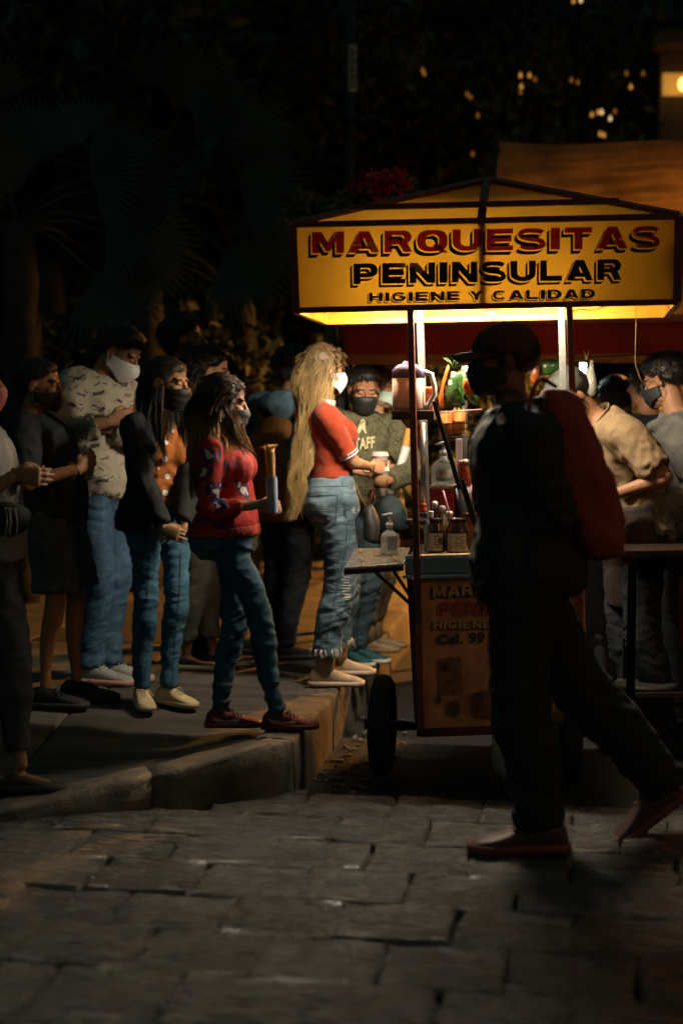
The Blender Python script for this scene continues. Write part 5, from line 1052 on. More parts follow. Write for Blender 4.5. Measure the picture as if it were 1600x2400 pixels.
    def mask(s, m, kind='surgical', loop=None, name='face_mask', low=0.):
        zt = {'surgical': -.006, 'kn95': .0, 'cloth': -.004}[kind] - low; yf = lambda z: np.interp(z, [-.115, -.1, -.075, -.05, -.025, -.006, .01], [.082, .1, .112, .119, .121, .109, .098]) + (.013 * math.exp(-((z + .045) / .035) ** 2) if kind == 'kn95' else 0)
        def fn(i, j):
            a = (i * 2 - 1) * R(92); side = abs(math.sin(a)); ztop = zt - .016 * side ** 2; zbot = -.113 + .038 * side ** 3; z = zbot + (ztop - zbot) * j; c = math.cos(a)
            y = .0 + (yf(z) - .0) * (max(c, 0) ** (.75 if kind != 'kn95' else 1.15)); xw = np.interp(z, [-.115, -.07, 0], [.052, .066, .073]); x = xw * math.copysign(abs(math.sin(a)) ** .8, a); pl = .0024 * math.sin(j * 19) if kind == 'surgical' else 0
            return s.hp(x, y + pl + .002, z)
        V, F = grid(fn, 25, 13); g = mkobj(name, V, F, m, s.root, solid=.002)
        for q in (-1, 1):
            mb = MB()
            for zz in (zt - .018, -.072): mb.add(*tube(spline([s.hp(q * .072, .006, zz), s.hp(q * .079, -.006, zz * .6 + .004), s.hp(q * .088, -.022, -.004)], 7), [.0019] * 7, 5))
            mkobj('ear_loop', *mb.arr(), loop or m, g)
        return g
    def locks(s, m, guide, n=180, r0=.0075, wave=.012, freq=16., seed=1, name='hair', roots=None, flat=.35, taper=.25, pts=16, lscale=(.78, 1.04)):
        """guide: rows of (world point, half width, half depth); each lock is a thin tapered tube hanging along it"""
        rng = np.random.default_rng(seed); G = spline([g[0] for g in guide], 30); A = np.interp(np.linspace(0, 1, 30), np.linspace(0, 1, len(guide)), [g[1] for g in guide]); B = np.interp(np.linspace(0, 1, 30), np.linspace(0, 1, len(guide)), [g[2] for g in guide]); mb = MB(); tn = []
        a_ = np.linspace(0, 2 * np.pi, 20, endpoint=False); e_ = np.linspace(1, .2, 30) * .74
        V, F = rings_mesh([[G[q] + np.array([A[q] * math.cos(x), B[q] * math.sin(x), 0]) * e_[q] for x in a_] for q in range(27)]); V = V + vnoise(V * np.array([45, 45, 12]), seed)[:, None] * .006; mb.add(V, F); tn += [.25] * len(V)
        ncl = max(10, n // 7); cth = rng.uniform(0, 2 * np.pi, ncl); crr = np.sqrt(rng.uniform(.55, 1, ncl)); cph = rng.uniform(0, 6.28, ncl); cl = rng.uniform(*lscale, ncl); cdt = rng.normal(size=ncl) * .45; cam_ = rng.uniform(.5, 1.2, ncl); ctn = rng.uniform(.1, .9, ncl)
        for q in range(n * 5):
            c = rng.integers(0, ncl); th = cth[c] + rng.normal() * .3; rr = crr[c] + rng.normal() * .09; L_ = min(cl[c] * rng.uniform(.85, 1.05), 1.06); t = np.linspace(0, L_, pts); u = t * 29
            P = np.stack([np.interp(u, range(30), G[:, k]) for k in range(3)], 1); a = np.interp(u, range(30), A); b = np.interp(u, range(30), B); tt = th + cdt[c] * t
            P = P + np.outer(a * rr * np.cos(tt), [1., 0, 0]) + np.outer(b * rr * np.sin(tt), [0, 1., 0]); ph = cph[c] + rng.normal() * .35; amp = wave * np.clip(t * 2.2, 0, 1) * cam_[c]
            P[:, 0] += amp * np.sin(t * freq + ph); P[:, 1] += amp * np.cos(t * freq * .9 + ph) * .8; P += np.cumsum(rng.normal(size=(pts, 3)) * .0011, 0)
            rad = r0 * .24 * rng.uniform(.5, 1.25) * np.interp(t / L_, [0, .1, .75, 1], [.6, 1, .85, taper]); V, F = tube(P, rad, 3, False, 1.); mb.add(V, F); tn += [float(np.clip(ctn[c] + rng.normal() * .16, 0, 1))] * len(V)
        o = mb.build(name, m, s.root); at_ = o.data.attributes.new('tint', 'FLOAT', 'POINT'); at_.data.foreach_set('value', np.array(tn, np.float32)); return o
    def cap(s, m, m2=None, fwd=1., turn=0., badge=None):
        c_, s_ = math.cos(R(turn)), math.sin(R(turn)); H_ = lambda x, y, z: s.hp(x * c_ - y * s_, x * s_ + y * c_, z); rings = []; a = np.linspace(0, 2 * np.pi, 32, endpoint=False)
        for z, w, d, yo in ((.018, .087, .108, -.004), (.04, .089, .109, -.006), (.07, .087, .104, -.008), (.095, .074, .088, -.01), (.113, .05, .06, -.012), (.122, .02, .025, -.013)): rings.append([H_(w * math.cos(t), yo + d * math.sin(t), z + (.012 * math.sin(t) if z < .06 else 0)) for t in a])
        cp = empty('cap', s.Hc); cp.parent = s.root; cp.location = s.Hc - np.array(s.root.location); mb = MB(); V, F = rings_mesh(rings); mb.add(V, F[:-64] + F[-63::2]); mb.build('crown', m, cp, solid=.003)
        V, F = grid(lambda i, j: (lambda a_: H_(.087 * math.sin(a_) * (1 - .1 * j), .1 * math.cos(a_) * (1 - j) + j * (.1 + .075 * math.cos(a_) ** .6), .024 - .012 * j + .012 * math.cos(a_) - .012 * (math.sin(a_) ** 2)))((i * 2 - 1) * R(75)), 19, 8); mkobj('brim', V, F, m2 or m, cp, solid=.004)
        if badge:
            V, F = grid(lambda i, j: (lambda t, r_: H_(*(np.array([.0905 * math.cos(badge[1] + .26 * r_ * math.cos(t)), -.006 + .111 * math.sin(badge[1] + .26 * r_ * math.cos(t)), .056 + .022 * r_ * math.sin(t)]))))(i * 2 * math.pi, .55 + .45 * j), 20, 2); mkobj('badge', V, F, badge[0], cp, solid=.002)
        return cp
    def collar(s, m, z0=1.425, z1=1.475, r=.075, name='collar', gap=.5):
        def fn(i, j):
            t = gap / 2 + i * (2 * math.pi - gap); c, tg, f, rr_ = s.frame(1.445); x = math.sin(t); y = math.cos(t); rad = r * s.k * (1 + .25 * (1 - abs(j - .55) * 1.6)); z = (.0 + .06 * (j if j < .55 else 1.1 - j) - .035 * y * (1 if y > 0 else .2)); return c + f * y * rad * .95 + rr_ * x * rad + tg * z * s.k
        return mkobj(name, *grid(fn, 28, 6), m, s.root, solid=.003)
# decals: flat print projected along the view on to a garment
def bvh_of(o):
    me = o.data; M = o.matrix_world; L = parent_loc(o.parent) if o.parent else np.zeros(3); return BVHTree.FromPolygons([tuple(np.array(v.co) + L) for v in me.vertices], [tuple(p.vertices) for p in me.polygons])
def project(bv, pts, F, off=.0025, dmin=0):
    out = []; ok = []
    for x, y in pts:
        v = nrm(ray(x, y)); h = bv.ray_cast(Vector(CAM), Vector(v)); 
        if h[0] is None: out.append(np.zeros(3)); ok.append(False)
        else: out.append(np.array(h[0]) - v * off); ok.append(True)
    return out, [f for f in F if all(ok[i] for i in f)]
def print_on(o, parent, items, m, name='print', off=.0025):
    """items: ('text', string, quad) | ('poly', points) | ('dot', cx, cy, r)"""
    bv = bvh_of(o); mb = MB()
    for it in items:
        if it[0] == 'text':
            V, F = text2d(it[1], it[3] if len(it) > 3 else .02, 2); q = [np.array(p, float) for p in it[2]]; pts = [(q[0] * (1 - x) + q[1] * x) * y + (q[3] * (1 - x) + q[2] * x) * (1 - y) for x, y in V]
        elif it[0] == 'dot':
            n = 14; pts = [(it[1], it[2])] + [(it[1] + it[3] * math.cos(t) * (1 if len(it) < 5 else it[4]), it[2] + it[3] * math.sin(t)) for t in np.linspace(0, 6.283, n, endpoint=False)]; F = [(0, 1 + i, 1 + (i + 1) % n) for i in range(n)]
        else:
            pts = it[1]; c = np.mean(pts, 0); pts = [tuple(c)] + list(pts); n = len(pts) - 1; F = [(0, 1 + i, 1 + (i + 1) % n) for i in range(n)]
        V, F = project(bv, pts, F, off)
        if F: mb.add(V, F)
    if mb.n: return tag(mb.build(name, m, parent, smooth=False), kind='stuff' if len(items) > 1 else None)
# ------------------------------------------------------------------ the crowd
def denim(nm, c, c2, wear=.0): return mat(nm, c, .78, .22, 7, bump=.25, bs=420, col2=c2, spec=.25, stretch=(1, 1, .6))
M_SOLE_W = mat('off_white_rubber', (.5, .45, .36), .6, .15); M_SOLE_D = mat('dark_rubber', (.03, .03, .03), .7, .2); M_BLKCLOTH = mat('black_cloth', (.022, .024, .026), .8, .25, 9, bump=.2, bs=300, spec=.25)
M_HAIRBLK = hair_mat('black_hair', (.008, .006, .005), (.02, .015, .012)); M_MASKBLK = mat('black_mask_cloth', (.014, .015, .017), .6, .15, 20); M_MASKWHT = mat('white_mask_cloth', (.72, .7, .66), .7, .06); M_LACE = mat('cream_lace', (.55, .45, .3), .7)
M_DKTROUSER = mat('navy_trouser_cloth', (.022, .026, .034), .8, .25, 9, bump=.15, bs=300, spec=.25)
Bk = lambda p: p.fr(p.phi)[0] * -1

# 1 woman in the red polo at the tray ------------------------------------------------
p = Person('person in red polo and ripped jeans holding coffee cups beside the cart tray', 1.62, 4, [(762, 1608, 0), (792, 1582, 4)], (781, 1172), (757, 868), 6.66, True, 1.0, 1.02, (.42, .21, .11), phis=8, phih=38, pitch=4, lw=1.0)
p.arm(0, (866, 1093, 6.78), np.array([.35, -.5, -1.]), hdir=np.array([.8, .3, -.1]), hn=np.array([.3, .9, -.1]), hkind='grip')
p.arm(1, (868, 1110, 6.92), np.array([.4, .4, -1.]), hdir=np.array([.7, -.3, -.1]), hn=np.array([.4, -.9, 0]), hkind='grip'); p.body()
M_POLO = mat('red_knit', (.27, .033, .008), .8, .15, 12, bump=.25, bs=380, spec=.25, sheen=.2); M_STR = mat('white_knit_stripe', (.7, .66, .62), .8, .05); M_STRM = mat('magenta_knit_stripe', (.3, .02, .08), .8, .05)
sh = p.top(M_POLO, 1.045, .42, .008, .005, 1, 'polo_shirt', ehem=-.002, sl_e=.01, neck=1.45)
def sleeve_band(p, i, t0, t1, m, e=.019, nm='sleeve_stripe'):
    V, F = p.armtube(i, t0, t1, e, 100); n = len(V) - 2; return mkobj(nm, V, F[:-28], m, p.root)
for i in (0, 1): sleeve_band(p, i, .378, .392, M_STR, .013); sleeve_band(p, i, .392, .407, M_STRM, .013); sleeve_band(p, i, .407, .425, M_STR, .0135)
p.collar(M_STR, r=.072, gap=.9); p.collar(M_POLO, r=.07, gap=.9)
M_JEAN_L = denim('light_blue_denim', (.055, .1, .14), (.14, .205, .25))
j = p.trousers(M_JEAN_L, .93, .012, .98, .005, 3, 'jeans', top=1.05, prof=[(0, .008), (.3, .012), (.5, .018), (.8, .026), (1, .03)])
M_TEAR = mat('frayed_white_thread', (.55, .48, .4), .85, .3, 60); M_SEAM = mat('dark_denim_seam', (.03, .05, .065), .8)
rr = random.Random(5)
def tear(cx, cy, w, h, n):
    return [('poly', [(cx - w + rr.uniform(0, w * .6), cy + (k / n * 2 - 1) * h), (cx + w - rr.uniform(0, w * .6), cy + (k / n * 2 - 1) * h + rr.uniform(-1.5, 1.5)), (cx + w * .5, cy + (k / n * 2 - 1) * h + 2.2), (cx - w * .5, cy + (k / n * 2 - 1) * h + 2)]) for k in range(n)]
print_on(j, p.root, tear(747, 1219, 22, 6, 5) + tear(833, 1196, 12, 7, 4) + tear(812, 1368, 14, 30, 9) + tear(815, 1405, 12, 12, 4) + tear(836, 1300, 8, 12, 4), M_TEAR, 'frayed_tear')
pk = [(722, 1163), (790, 1160), (786, 1225), (757, 1242), (727, 1228)]; lines = []
for a, b in zip(pk, pk[1:] + pk[:1]): 
    n_ = nrm(np.array([b[1] - a[1], a[0] - b[0], 0]))[:2] * .9; lines += [('poly', [(a[0] + (b[0] - a[0]) * t0 + n_[0], a[1] + (b[1] - a[1]) * t0 + n_[1]), (a[0] + (b[0] - a[0]) * t1 + n_[0], a[1] + (b[1] - a[1]) * t1 + n_[1]), (a[0] + (b[0] - a[0]) * t1 - n_[0], a[1] + (b[1] - a[1]) * t1 - n_[1]), (a[0] + (b[0] - a[0]) * t0 - n_[0], a[1] + (b[1] - a[1]) * t0 - n_[1])]) for t0, t1 in ((0, .25), (.25, .5), (.5, .75), (.75, 1))]
sm = [(802, 1128), (806, 1180), (813, 1240), (808, 1300), (790, 1380), (775, 1440), (765, 1500)]
for a, b in zip(sm, sm[1:]): lines += [('poly', [(a[0] - 1, a[1]), (a[0] + 1, a[1]), (b[0] + 1, b[1]), (b[0] - 1, b[1])])]
lines += [('poly', [(716 + k * 24, 1140 - k * .5), (740 + k * 24, 1139.5 - k * .5), (740 + k * 24, 1142 - k * .5), (716 + k * 24, 1142 - k * .5)]) for k in range(5)]
print_on(j, p.root, lines, M_SEAM, 'seam')
mb = MB()   # frayed hems
for i in (0, 1):
    an = p.legpath(i)[-4]
    for k in range(46):
        t = rr.uniform(0, 6.28); q = an + np.array([math.cos(t), math.sin(t), 0]) * .072 + Z * .03; mb.add(*tube([q, q + np.array([rr.gauss(0, .008), rr.gauss(0, .008), -.022]), q + np.array([rr.gauss(0, .012), rr.gauss(0, .012), -rr.uniform(.03, .06)])], [.0022, .0018, .0008], 4))
tag(mb.build('frayed_hem', M_TEAR, p.root), kind='stuff')
M_SOCKSH = mat('beige_knit', (.4, .28, .17), .75, .12, 20, bump=.2, bs=300); M_SOLE_P = mat('pinkish_sole', (.45, .33, .25), .55, .1)
for i in (0, 1): p.shoe(i, M_SOCKSH, M_SOLE_P, .27, 1.0, boot=.055)
p.mask(M_MASKWHT, 'kn95')
M_BLONDE = hair_mat('blonde_hair', (.1, .058, .018), (.62, .42, .17), .4, 1.6, 1.78, (.07, .042, .018))
p.hair_cap(M_BLONDE, [-.1, -.09, -.06, -.045, .02, .064, .074], .016, 260, .03, 3, name='hair')
gd = [(p.hp(0, -.01, .085), .045, .05), (p.hp(0, -.045, .03), .082, .08), (p.hp(0, -.062, -.06), .08, .08), (at(731, 985, 6.6), .052, .055), (at(712, 1060, 6.55), .034, .04), (at(697, 1130, 6.53), .03, .035), (at(684, 1218, 6.52), .022, .025)]
p.locks(M_BLONDE, gd, 420, .0064, .024, 23., 5, lscale=(.5, 1.04))
blonde = p
def cup(px, py0, py1, d, label, tilt=0.):
    c = at(px, py1, d); h = at(px, py0, d)[2] - c[2]; g = empty('coffee_cup', c, label, 'coffee cup', 'paper coffee cups'); up = nrm(Z + V_ * tilt)
    mb = MB(); mb.add(*lathe(c, [(.001, 0), (.027, .001), (.0385, h * .86), (.04, h * .87)], 24, up)); mb.build('cup', mat('white_card', (.66, .58, .52), .6, .05), g)
    mb = MB(); mb.add(*lathe(c, [(.0315, h * .3), (.0378, h * .74)], 24, up, cap=False)); mb.build('sleeve', mat('brown_card', (.2, .1, .045), .75, .15, 30), g, solid=-.0015)
    mb = MB(); mb.add(*lathe(c + up * h * .86, [(.042, 0), (.0425, .008), (.039, .01), (.038, .022), (.035, .024), (.034, .018), (.001, .018)], 24, up)); mb.build('lid', mat('pale_pink_lid', (.66, .52, .48), .45, .05), g); return g
cup(892, 1096, 1163, 6.84, 'lower brown sleeved coffee cup with pale lid in the hand of the red polo wearer'); cup(890, 1061, 1127, 6.98, 'second coffee cup held just behind and above the other')
# handbag on a chain
c = at(866, 1225, 6.75); g = empty('handbag', c, 'black drawstring handbag on a gold chain at the hip of the red polo wearer', 'handbag'); pts = [at(862, 1185, 6.72), at(866, 1205, 6.72), at(870, 1230, 6.72), at(868, 1262, 6.72), at(866, 1272, 6.72)]
mb = MB(); V, F = tube(spline(pts, 12), np.interp(np.linspace(0, 1, 12), [0, .2, .6, .9, 1], [.028, .05, .068, .06, .03]), 18, flat=.6); V = V + vnoise(V * 22, 2)[:, None] * .006; mkobj('bag', V, F, mat('black_leather', (.016, .016, .016), .6, .2), g)
ch = spline([at(829, 1128, 6.62), at(838, 1148, 6.6), at(850, 1175, 6.62), at(862, 1190, 6.66)], 24); mb = MB()
for q in range(23):
    a, b = ch[q], ch[q + 1]; t = nrm(b - a); s_ = nrm(np.cross(t, [0, 1, .3])); s_ = s_ if q % 2 else np.cross(t, s_); mb.add(*tube([a + t * .005 * math.cos(x) + s_ * .0042 * math.sin(x) + (b - a) * .5 for x in np.linspace(0, 6.283, 9)], [.0013] * 9, 5, False))
mb.build('chain', mat('gold_chain', (.4, .22, .08), .3, .1, metal=.9), g)
mb = MB(); cb = p.arms[0][2]; V, F = tube([cb + nrm(p.arms[0][2] - p.arms[0][1]) * -.03 + (np.cross(nrm(p.arms[0][2] - p.arms[0][1]), Z) * math.cos(t) + np.cross(np.cross(nrm(p.arms[0][2] - p.arms[0][1]), Z), nrm(p.arms[0][2] - p.arms[0][1])) * math.sin(t)) * .034 for t in np.linspace(0, 6.283, 20)], [.0025] * 20, 6, False); mkobj('bangle', V, F, mat('gold_bangle', (.6, .35, .12), .25, .1, metal=1.), p.root)

# 2 woman in the red sweater with the rolled wafer ----------------------------------
p = Person('person in red patterned sweater and skinny jeans holding a rolled wafer', 1.48, 0, [(652, 1708, 0), (520, 1704, 2)], (532, 1250), (524, 943), 5.8, True, 1.1, 1.22, (.36, .18, .1), phis=-4, phih=8, pitch=12, lw=1.02, belly=.02)
p.arm(0, (612, 1182, 5.66), np.array([-.6, -.3, -1.]), hdir=np.array([.9, .25, -.1]), hn=np.array([0, .9, -.3]), hkind='grip'); p.arm(1, (622, 1190, 5.82), np.array([-.4, .4, -1.]), hdir=np.array([.85, -.35, .1]), hn=np.array([0, -.9, -.2]), hkind='grip'); p.body()
def blotch(nm, base, cols, sc_, th):
    m = mat(nm, base, .8, .15, 12, bump=.2, bs=350, spec=.2); N = m.node_tree.nodes; L = m.node_tree.links; b = N['Principled BSDF']; src = b.inputs['Base Color'].links[0].from_socket; tc = N.new('ShaderNodeTexCoord')
    for k, c in enumerate(cols):
        v = N.new('ShaderNodeTexVoronoi'); v.inputs['Scale'].default_value = sc_; v.inputs['Randomness'].default_value = .75; ns = N.new('ShaderNodeTexNoise'); ns.inputs['Scale'].default_value = sc_ * 2.5; mxv = N.new('ShaderNodeMix'); mxv.data_type = 'VECTOR' ; mxv.inputs[0].default_value = .06
        L.new(tc.outputs['Object'], ns.inputs['Vector']); L.new(tc.outputs['Object'], mxv.inputs[4]); L.new(ns.outputs[1], mxv.inputs[5]); L.new(mxv.outputs[1], v.inputs['Vector']); lt = N.new('ShaderNodeMath'); lt.operation = 'LESS_THAN'; lt.inputs[1].default_value = th[k]; L.new(v.outputs['Distance'], lt.inputs[0])
        mx = N.new('ShaderNodeMix'); mx.data_type = 'RGBA'; L.new(lt.outputs[0], mx.inputs[0]); L.new(src, mx.inputs[6]); mx.inputs[7].default_value = (*c, 1); src = mx.outputs[2]
    L.new(src, b.inputs['Base Color']); return m
M_SWEAT = blotch('red_patterned_knit', (.3, .022, .014), [(.03, .03, .08), (.5, .4, .32)], 13., [.4, .22])
p.top(M_SWEAT, .94, .86, .008, .005, 4, 'sweater', rs=1.05, ehem=.004, neck=1.45)
p.top(mat('red_ribbed_hem', (.36, .028, .016), .8, .1, 30, bump=.3, bs=200), .915, 0, .016, .001, 4, 'sweater_hem', neck=.965)
M_JEAN_T = denim('teal_blue_denim', (.02, .055, .09), (.04, .1, .15)); p.trousers(M_JEAN_T, 1., .005, .93, .003, 5, 'jeans', knee=.006, ankle=.005)
def seam_lines(*lines, w=.8):
    out = []
    for L_ in lines:
        for a, b in zip(L_, L_[1:]):
            n_ = nrm(np.array([b[1] - a[1], a[0] - b[0], 0]))[:2] * w; k_ = max(1, int(math.hypot(b[0] - a[0], b[1] - a[1]) / 12))
            for i in range(k_):
                p0 = np.array(a) + (np.array(b) - np.array(a)) * i / k_; p1 = np.array(a) + (np.array(b) - np.array(a)) * (i + 1) / k_; out.append(('poly', [tuple(p0 + n_), tuple(p1 + n_), tuple(p1 - n_), tuple(p0 - n_)]))
    return out
M_SEAM2 = mat('dark_blue_seam', (.01, .022, .034), .8); rj = [o_ for o_ in p.root.children if o_.name.startswith('jeans')][0]
print_on(rj, p.root, seam_lines([(536, 1248), (545, 1330), (580, 1440), (600, 1530), (612, 1640)], [(566, 1232), (578, 1246), (600, 1250)], [(470, 1262), (520, 1258), (516, 1320), (494, 1336), (472, 1322), (470, 1262)]), M_SEAM2, 'seam')
M_MAROON = mat('maroon_suede', (.14, .014, .014), .75, .2, 20, bump=.15, bs=200); M_MSOLE = mat('dark_red_sole', (.13, .03, .02), .6, .15)
for i in (0, 1):
    so = p.shoe(i, M_MAROON, M_MSOLE, .262, .9, lace=mat('dark_lace', (.03, .012, .012), .7)); up = [c_ for c_ in so.children if c_.name.startswith('upper')][0]; fx = (652, 1708) if i == 0 else (520, 1704); x0, y0 = fx
    print_on(up, so, [('poly', [(x0 - 25, y0 - 24), (x0 - 5, y0 - 15), (x0 + 25, y0 - 14), (x0 + 42, y0 - 20), (x0 + 40, y0 - 12), (x0 + 12, y0 - 8), (x0 - 14, y0 - 12)]), ('poly', [(x0 + 2, y0 - 8), (x0 + 18, y0 - 36), (x0 + 24, y0 - 34), (x0 + 9, y0 - 7)])], mat('pale_leather_stripe', (.42, .26, .18), .5), 'stripe')
p.mask(mat('charcoal_mask', (.03, .034, .036), .6, .2, 30), 'surgical')
M_AMBER = hair_mat('amber_tipped_hair', (.2, .085, .014), (.42, .19, .03), .42, 1.4, 1.54, (.028, .013, .007))
p.hair_cap(M_AMBER, [-.12, -.1, -.07, -.05, .022, .06, .07], .015, 240, .028, 6)
gd = [(p.hp(0, .02, .08), .05, .05), (p.hp(0, -.035, .02), .085, .08), (p.hp(0, -.05, -.07), .09, .09), (at(500, 1030, 5.74), .095, .1), (at(498, 1110, 5.73), .085, .1), (at(486, 1170, 5.72), .06, .08)]
p.locks(M_AMBER, gd, 240, .0085, .008, 12., 7, lscale=(.6, 1.02))
gd = [(p.hp(.055, .03, .06), .02, .012), (p.hp(.08, .012, -.02), .026, .014), (at(540, 985, 5.63), .036, .022), (at(556, 1025, 5.6), .042, .025), (at(588, 1068, 5.58), .032, .02)]
p.locks(M_AMBER, gd, 100, .0075, .008, 12., 8, lscale=(.75, 1.03))
c = at(640, 1208, 5.66); g = empty('rolled_wafer', c, 'golden rolled wafer in white and blue paper held by the red sweater wearer', 'rolled wafer', 'rolled wafers in paper'); top = at(632, 1052, 5.66)
mb = MB(); V, F = tube(spline([c * .9 + top * .1, (c + top) / 2, top], 14), np.linspace(.0165, .0195, 14), 18); V = V + vnoise(V * 60, 4)[:, None] * .0015; mkobj('wafer', V, F, mat('golden_wafer', (.48, .22, .05), .6, .35, 30, bump=.3, bs=120), g)
mb = MB()
for k in range(60):
    a = rr.uniform(0, 6.28); q = top + np.array([math.cos(a), math.sin(a), 0]) * rr.uniform(0, .019) - Z * .01; mb.add(*tube([q, q + np.array([math.cos(a) * .006, math.sin(a) * .006, .016]), q + np.array([math.cos(a) * .016 + rr.gauss(0, .006), math.sin(a) * .012, rr.uniform(.015, .03)])], [.0016, .0015, .001], 4))
mb.build('grated_cheese', mat('grated_cheese', (.7, .38, .08), .6, .2), g)
nap = [c * .96 + top * .04, c * .7 + top * .3, c * .42 + top * .58]; V, F = tube(spline(nap, 8), np.array([.018, .02, .021, .022, .0225, .023, .0235, .0235]), 18, False); mkobj('paper', V, F, mat('white_blue_paper', (.62, .6, .58), .7, .3, 14, col2=(.1, .16, .35)), g)

# 3 girl in the black jacket ---------------------------------------------------------
p = Person('person with clasped hands in open black jacket over orange polka dot top', 1.55, -52, [(333, 1652, -72), (397, 1650, -38)], (370, 1212), (392, 897), 6.28, True, .95, .95, (.42, .22, .11), phih=-22, pitch=10, phis=-48, lw=.98)
p.arm(0, (384, 1240, 6.08), np.array([-1., -.2, -.3]), hdir=np.array([.8, -.2, -.3]), hn=np.array([.3, .8, -.2]), hkind='relaxed'); p.arm(1, (430, 1240, 6.1), np.array([1., .3, -.3]), hdir=np.array([-.8, -.3, -.25]), hn=np.array([0, .8, -.3]), hkind='relaxed'); p.body()
M_ORANGE = mat('rust_orange_jersey', (.4, .13, .03), .8, .12, 14, bump=.15, bs=300, spec=.2); t = p.top(M_ORANGE, .97, .0, .012, .004, 8, 'polka_dot_top')
jk = p.top(M_BLKCLOTH, .86, .96, .023, .008, 9, 'jacket', cut=lambda x, y, h: (y > .0 and -.08 < x < .1 and h < 1.5), solid=.006, sl_e=.014, ehem=.01)
print_on(t, p.root, [('dot', 390, 1037, 6), ('dot', 388, 1076, 7), ('dot', 393, 1117, 6.5), ('dot', 388, 1155, 7.2), ('dot', 397, 1194, 7), ('dot', 372, 1098, 4, .7), ('dot', 405, 1010, 5), ('dot', 372, 1175, 4, .7), ('dot', 407, 1136, 4, .6)], mat('white_dot_print', (.68, .66, .6), .7, .05), 'polka_dot', .004)
M_JEAN_B = denim('bright_blue_denim', (.028, .08, .14), (.055, .14, .21)); p.trousers(M_JEAN_B, 1., .006, .93, .003, 10, 'jeans', knee=.008, ankle=.006)
gj = [o_ for o_ in p.root.children if o_.name.startswith('jeans')][0]
print_on(gj, p.root, seam_lines([(352, 1290), (346, 1380), (338, 1480), (330, 1600)], [(424, 1290), (420, 1400), (410, 1500), (404, 1610)], [(392, 1278), (398, 1340)], [(356, 1282), (362, 1300), (380, 1304)]), M_SEAM2, 'seam')
M_CREAM = mat('cream_canvas', (.58, .44, .24), .75, .12, 25, bump=.2, bs=250)
for i in (0, 1): p.shoe(i, M_CREAM, mat('cream_sole', (.55, .42, .25), .6, .1), .25, .95, lace=M_LACE)
p.mask(M_MASKBLK, 'surgical'); M_DKB = hair_mat('dark_brown_hair', (.014, .009, .006), (.06, .036, .02), .38)
p.hair_cap(M_DKB, [-.12, -.1, -.07, -.05, .018, .056, .066], .011, 160, .024, 9)
gd = [(p.hp(.02, .0, .085), .045, .05), (p.hp(0, -.03, .02), .082, .075), (p.hp(0, -.035, -.09), .085, .075), (at(365, 1010, 6.24), .085, .07), (at(362, 1080, 6.2), .075, .06)]
p.locks(M_DKB, gd, 200, .007, .005, 8., 10, lscale=(.6, 1.03))
for a, b in (((376, 905, 6.16), [(376, 905), (374, 960), (376, 1020), (388, 1090)]), ((415, 905, 6.14), [(424, 960), (426, 980), (430, 1010), (434, 1050)])):
    q = [(at(x - 4, y, 6.12 - .01 * k), .02 - .003 * k, .018 - .003 * k) for k, (x, y) in enumerate(b)]; p.locks(M_DKB, q, 46, .0055, .005, 9., 11, lscale=(.8, 1.03))

# 4 man in the printed white shirt ---------------------------------------------------
p = Person('person in white scribble printed shirt and white mask looking down', 1.78, -18, [(212, 1603, -12), (256, 1596, -8)], (226, 1128), (281, 825), 6.8, False, .96, 1., (.32, .15, .075), phis=-30, phih=-12, pitch=36, ctrl=.55)
p.arm(0, (262, 985, 6.55), np.array([-.8, -.5, -1.]), hdir=np.array([.8, .4, .2]), hn=np.array([0, .8, .3]), hkind='relaxed'); p.arm(1, (232, 1000, 6.62), np.array([1., .2, -.8]), hdir=np.array([-.8, .2, .1]), hn=np.array([0, .8, .2])); p.body()
M_WSHIRT = mat('white_cotton', (.42, .36, .27), .8, .1, 10, bump=.15, bs=300, spec=.2); ws = p.top(M_WSHIRT, .85, .9, .022, .011, 12, 'printed_shirt', ehem=.01, rs=1.12, neck=1.455); p.collar(M_WSHIRT, r=.08, gap=1.1)
M_SCR = mat('black_scribble_ink', (.025, .024, .026), .7, .1); items = []
def q4(cx, cy, w, h, a): c_, s_ = math.cos(a), math.sin(a); return [(cx + x * c_ - y * s_, cy + x * s_ + y * c_) for x, y in ((-w, -h), (w, -h), (w, h), (-w, h))]
for (s_, cx, cy, w, h, a) in (('yes!!', 186, 886, 13, 6, -.2), ('now!', 232, 920, 12, 5, -.1), ('good', 190, 925, 9, 4, .3), ('yes!!', 207, 1122, 13, 6, -.3), ('Good', 243, 1124, 10, 4.5, .1), ('now!', 236, 1159, 12, 6, 0), ('yeah', 188, 1157, 10, 4, .1), ('wow', 240, 960, 8, 4, -.5), ('good', 245, 1075, 9, 4, -.3), ('no', 210, 1080, 6, 4, .2), ('sign', 247, 1182, 10, 4, -.3), ('wow', 292, 900, 8, 4, -.4), ('yes', 278, 940, 8, 4, .5), ('yes', 170, 950, 8, 4, .4), ('now', 225, 1045, 9, 4, -.2), ('good', 250, 1010, 8, 4, .3), ('so!', 300, 925, 6, 4, .2), ('yeah', 205, 975, 8, 4, -.5)): items.append(('text', s_, q4(cx, cy, w * 1.15, h * 1.3, a), .03))
for k in range(95):
    cx, cy = rr.uniform(150, 315), rr.uniform(860, 1195); a = rr.uniform(-.9, .6); w = rr.uniform(2.5, 8); items.append(('poly', q4(cx, cy, w, rr.uniform(.6, 1.2), a)))
    if k % 4 == 0: items.append(('dot', cx + 6, cy + 4, rr.uniform(1, 2.2)))
print_on(ws, p.root, items, M_SCR, 'scribble_print')
mb = MB()   # fringe hanging from the sleeves
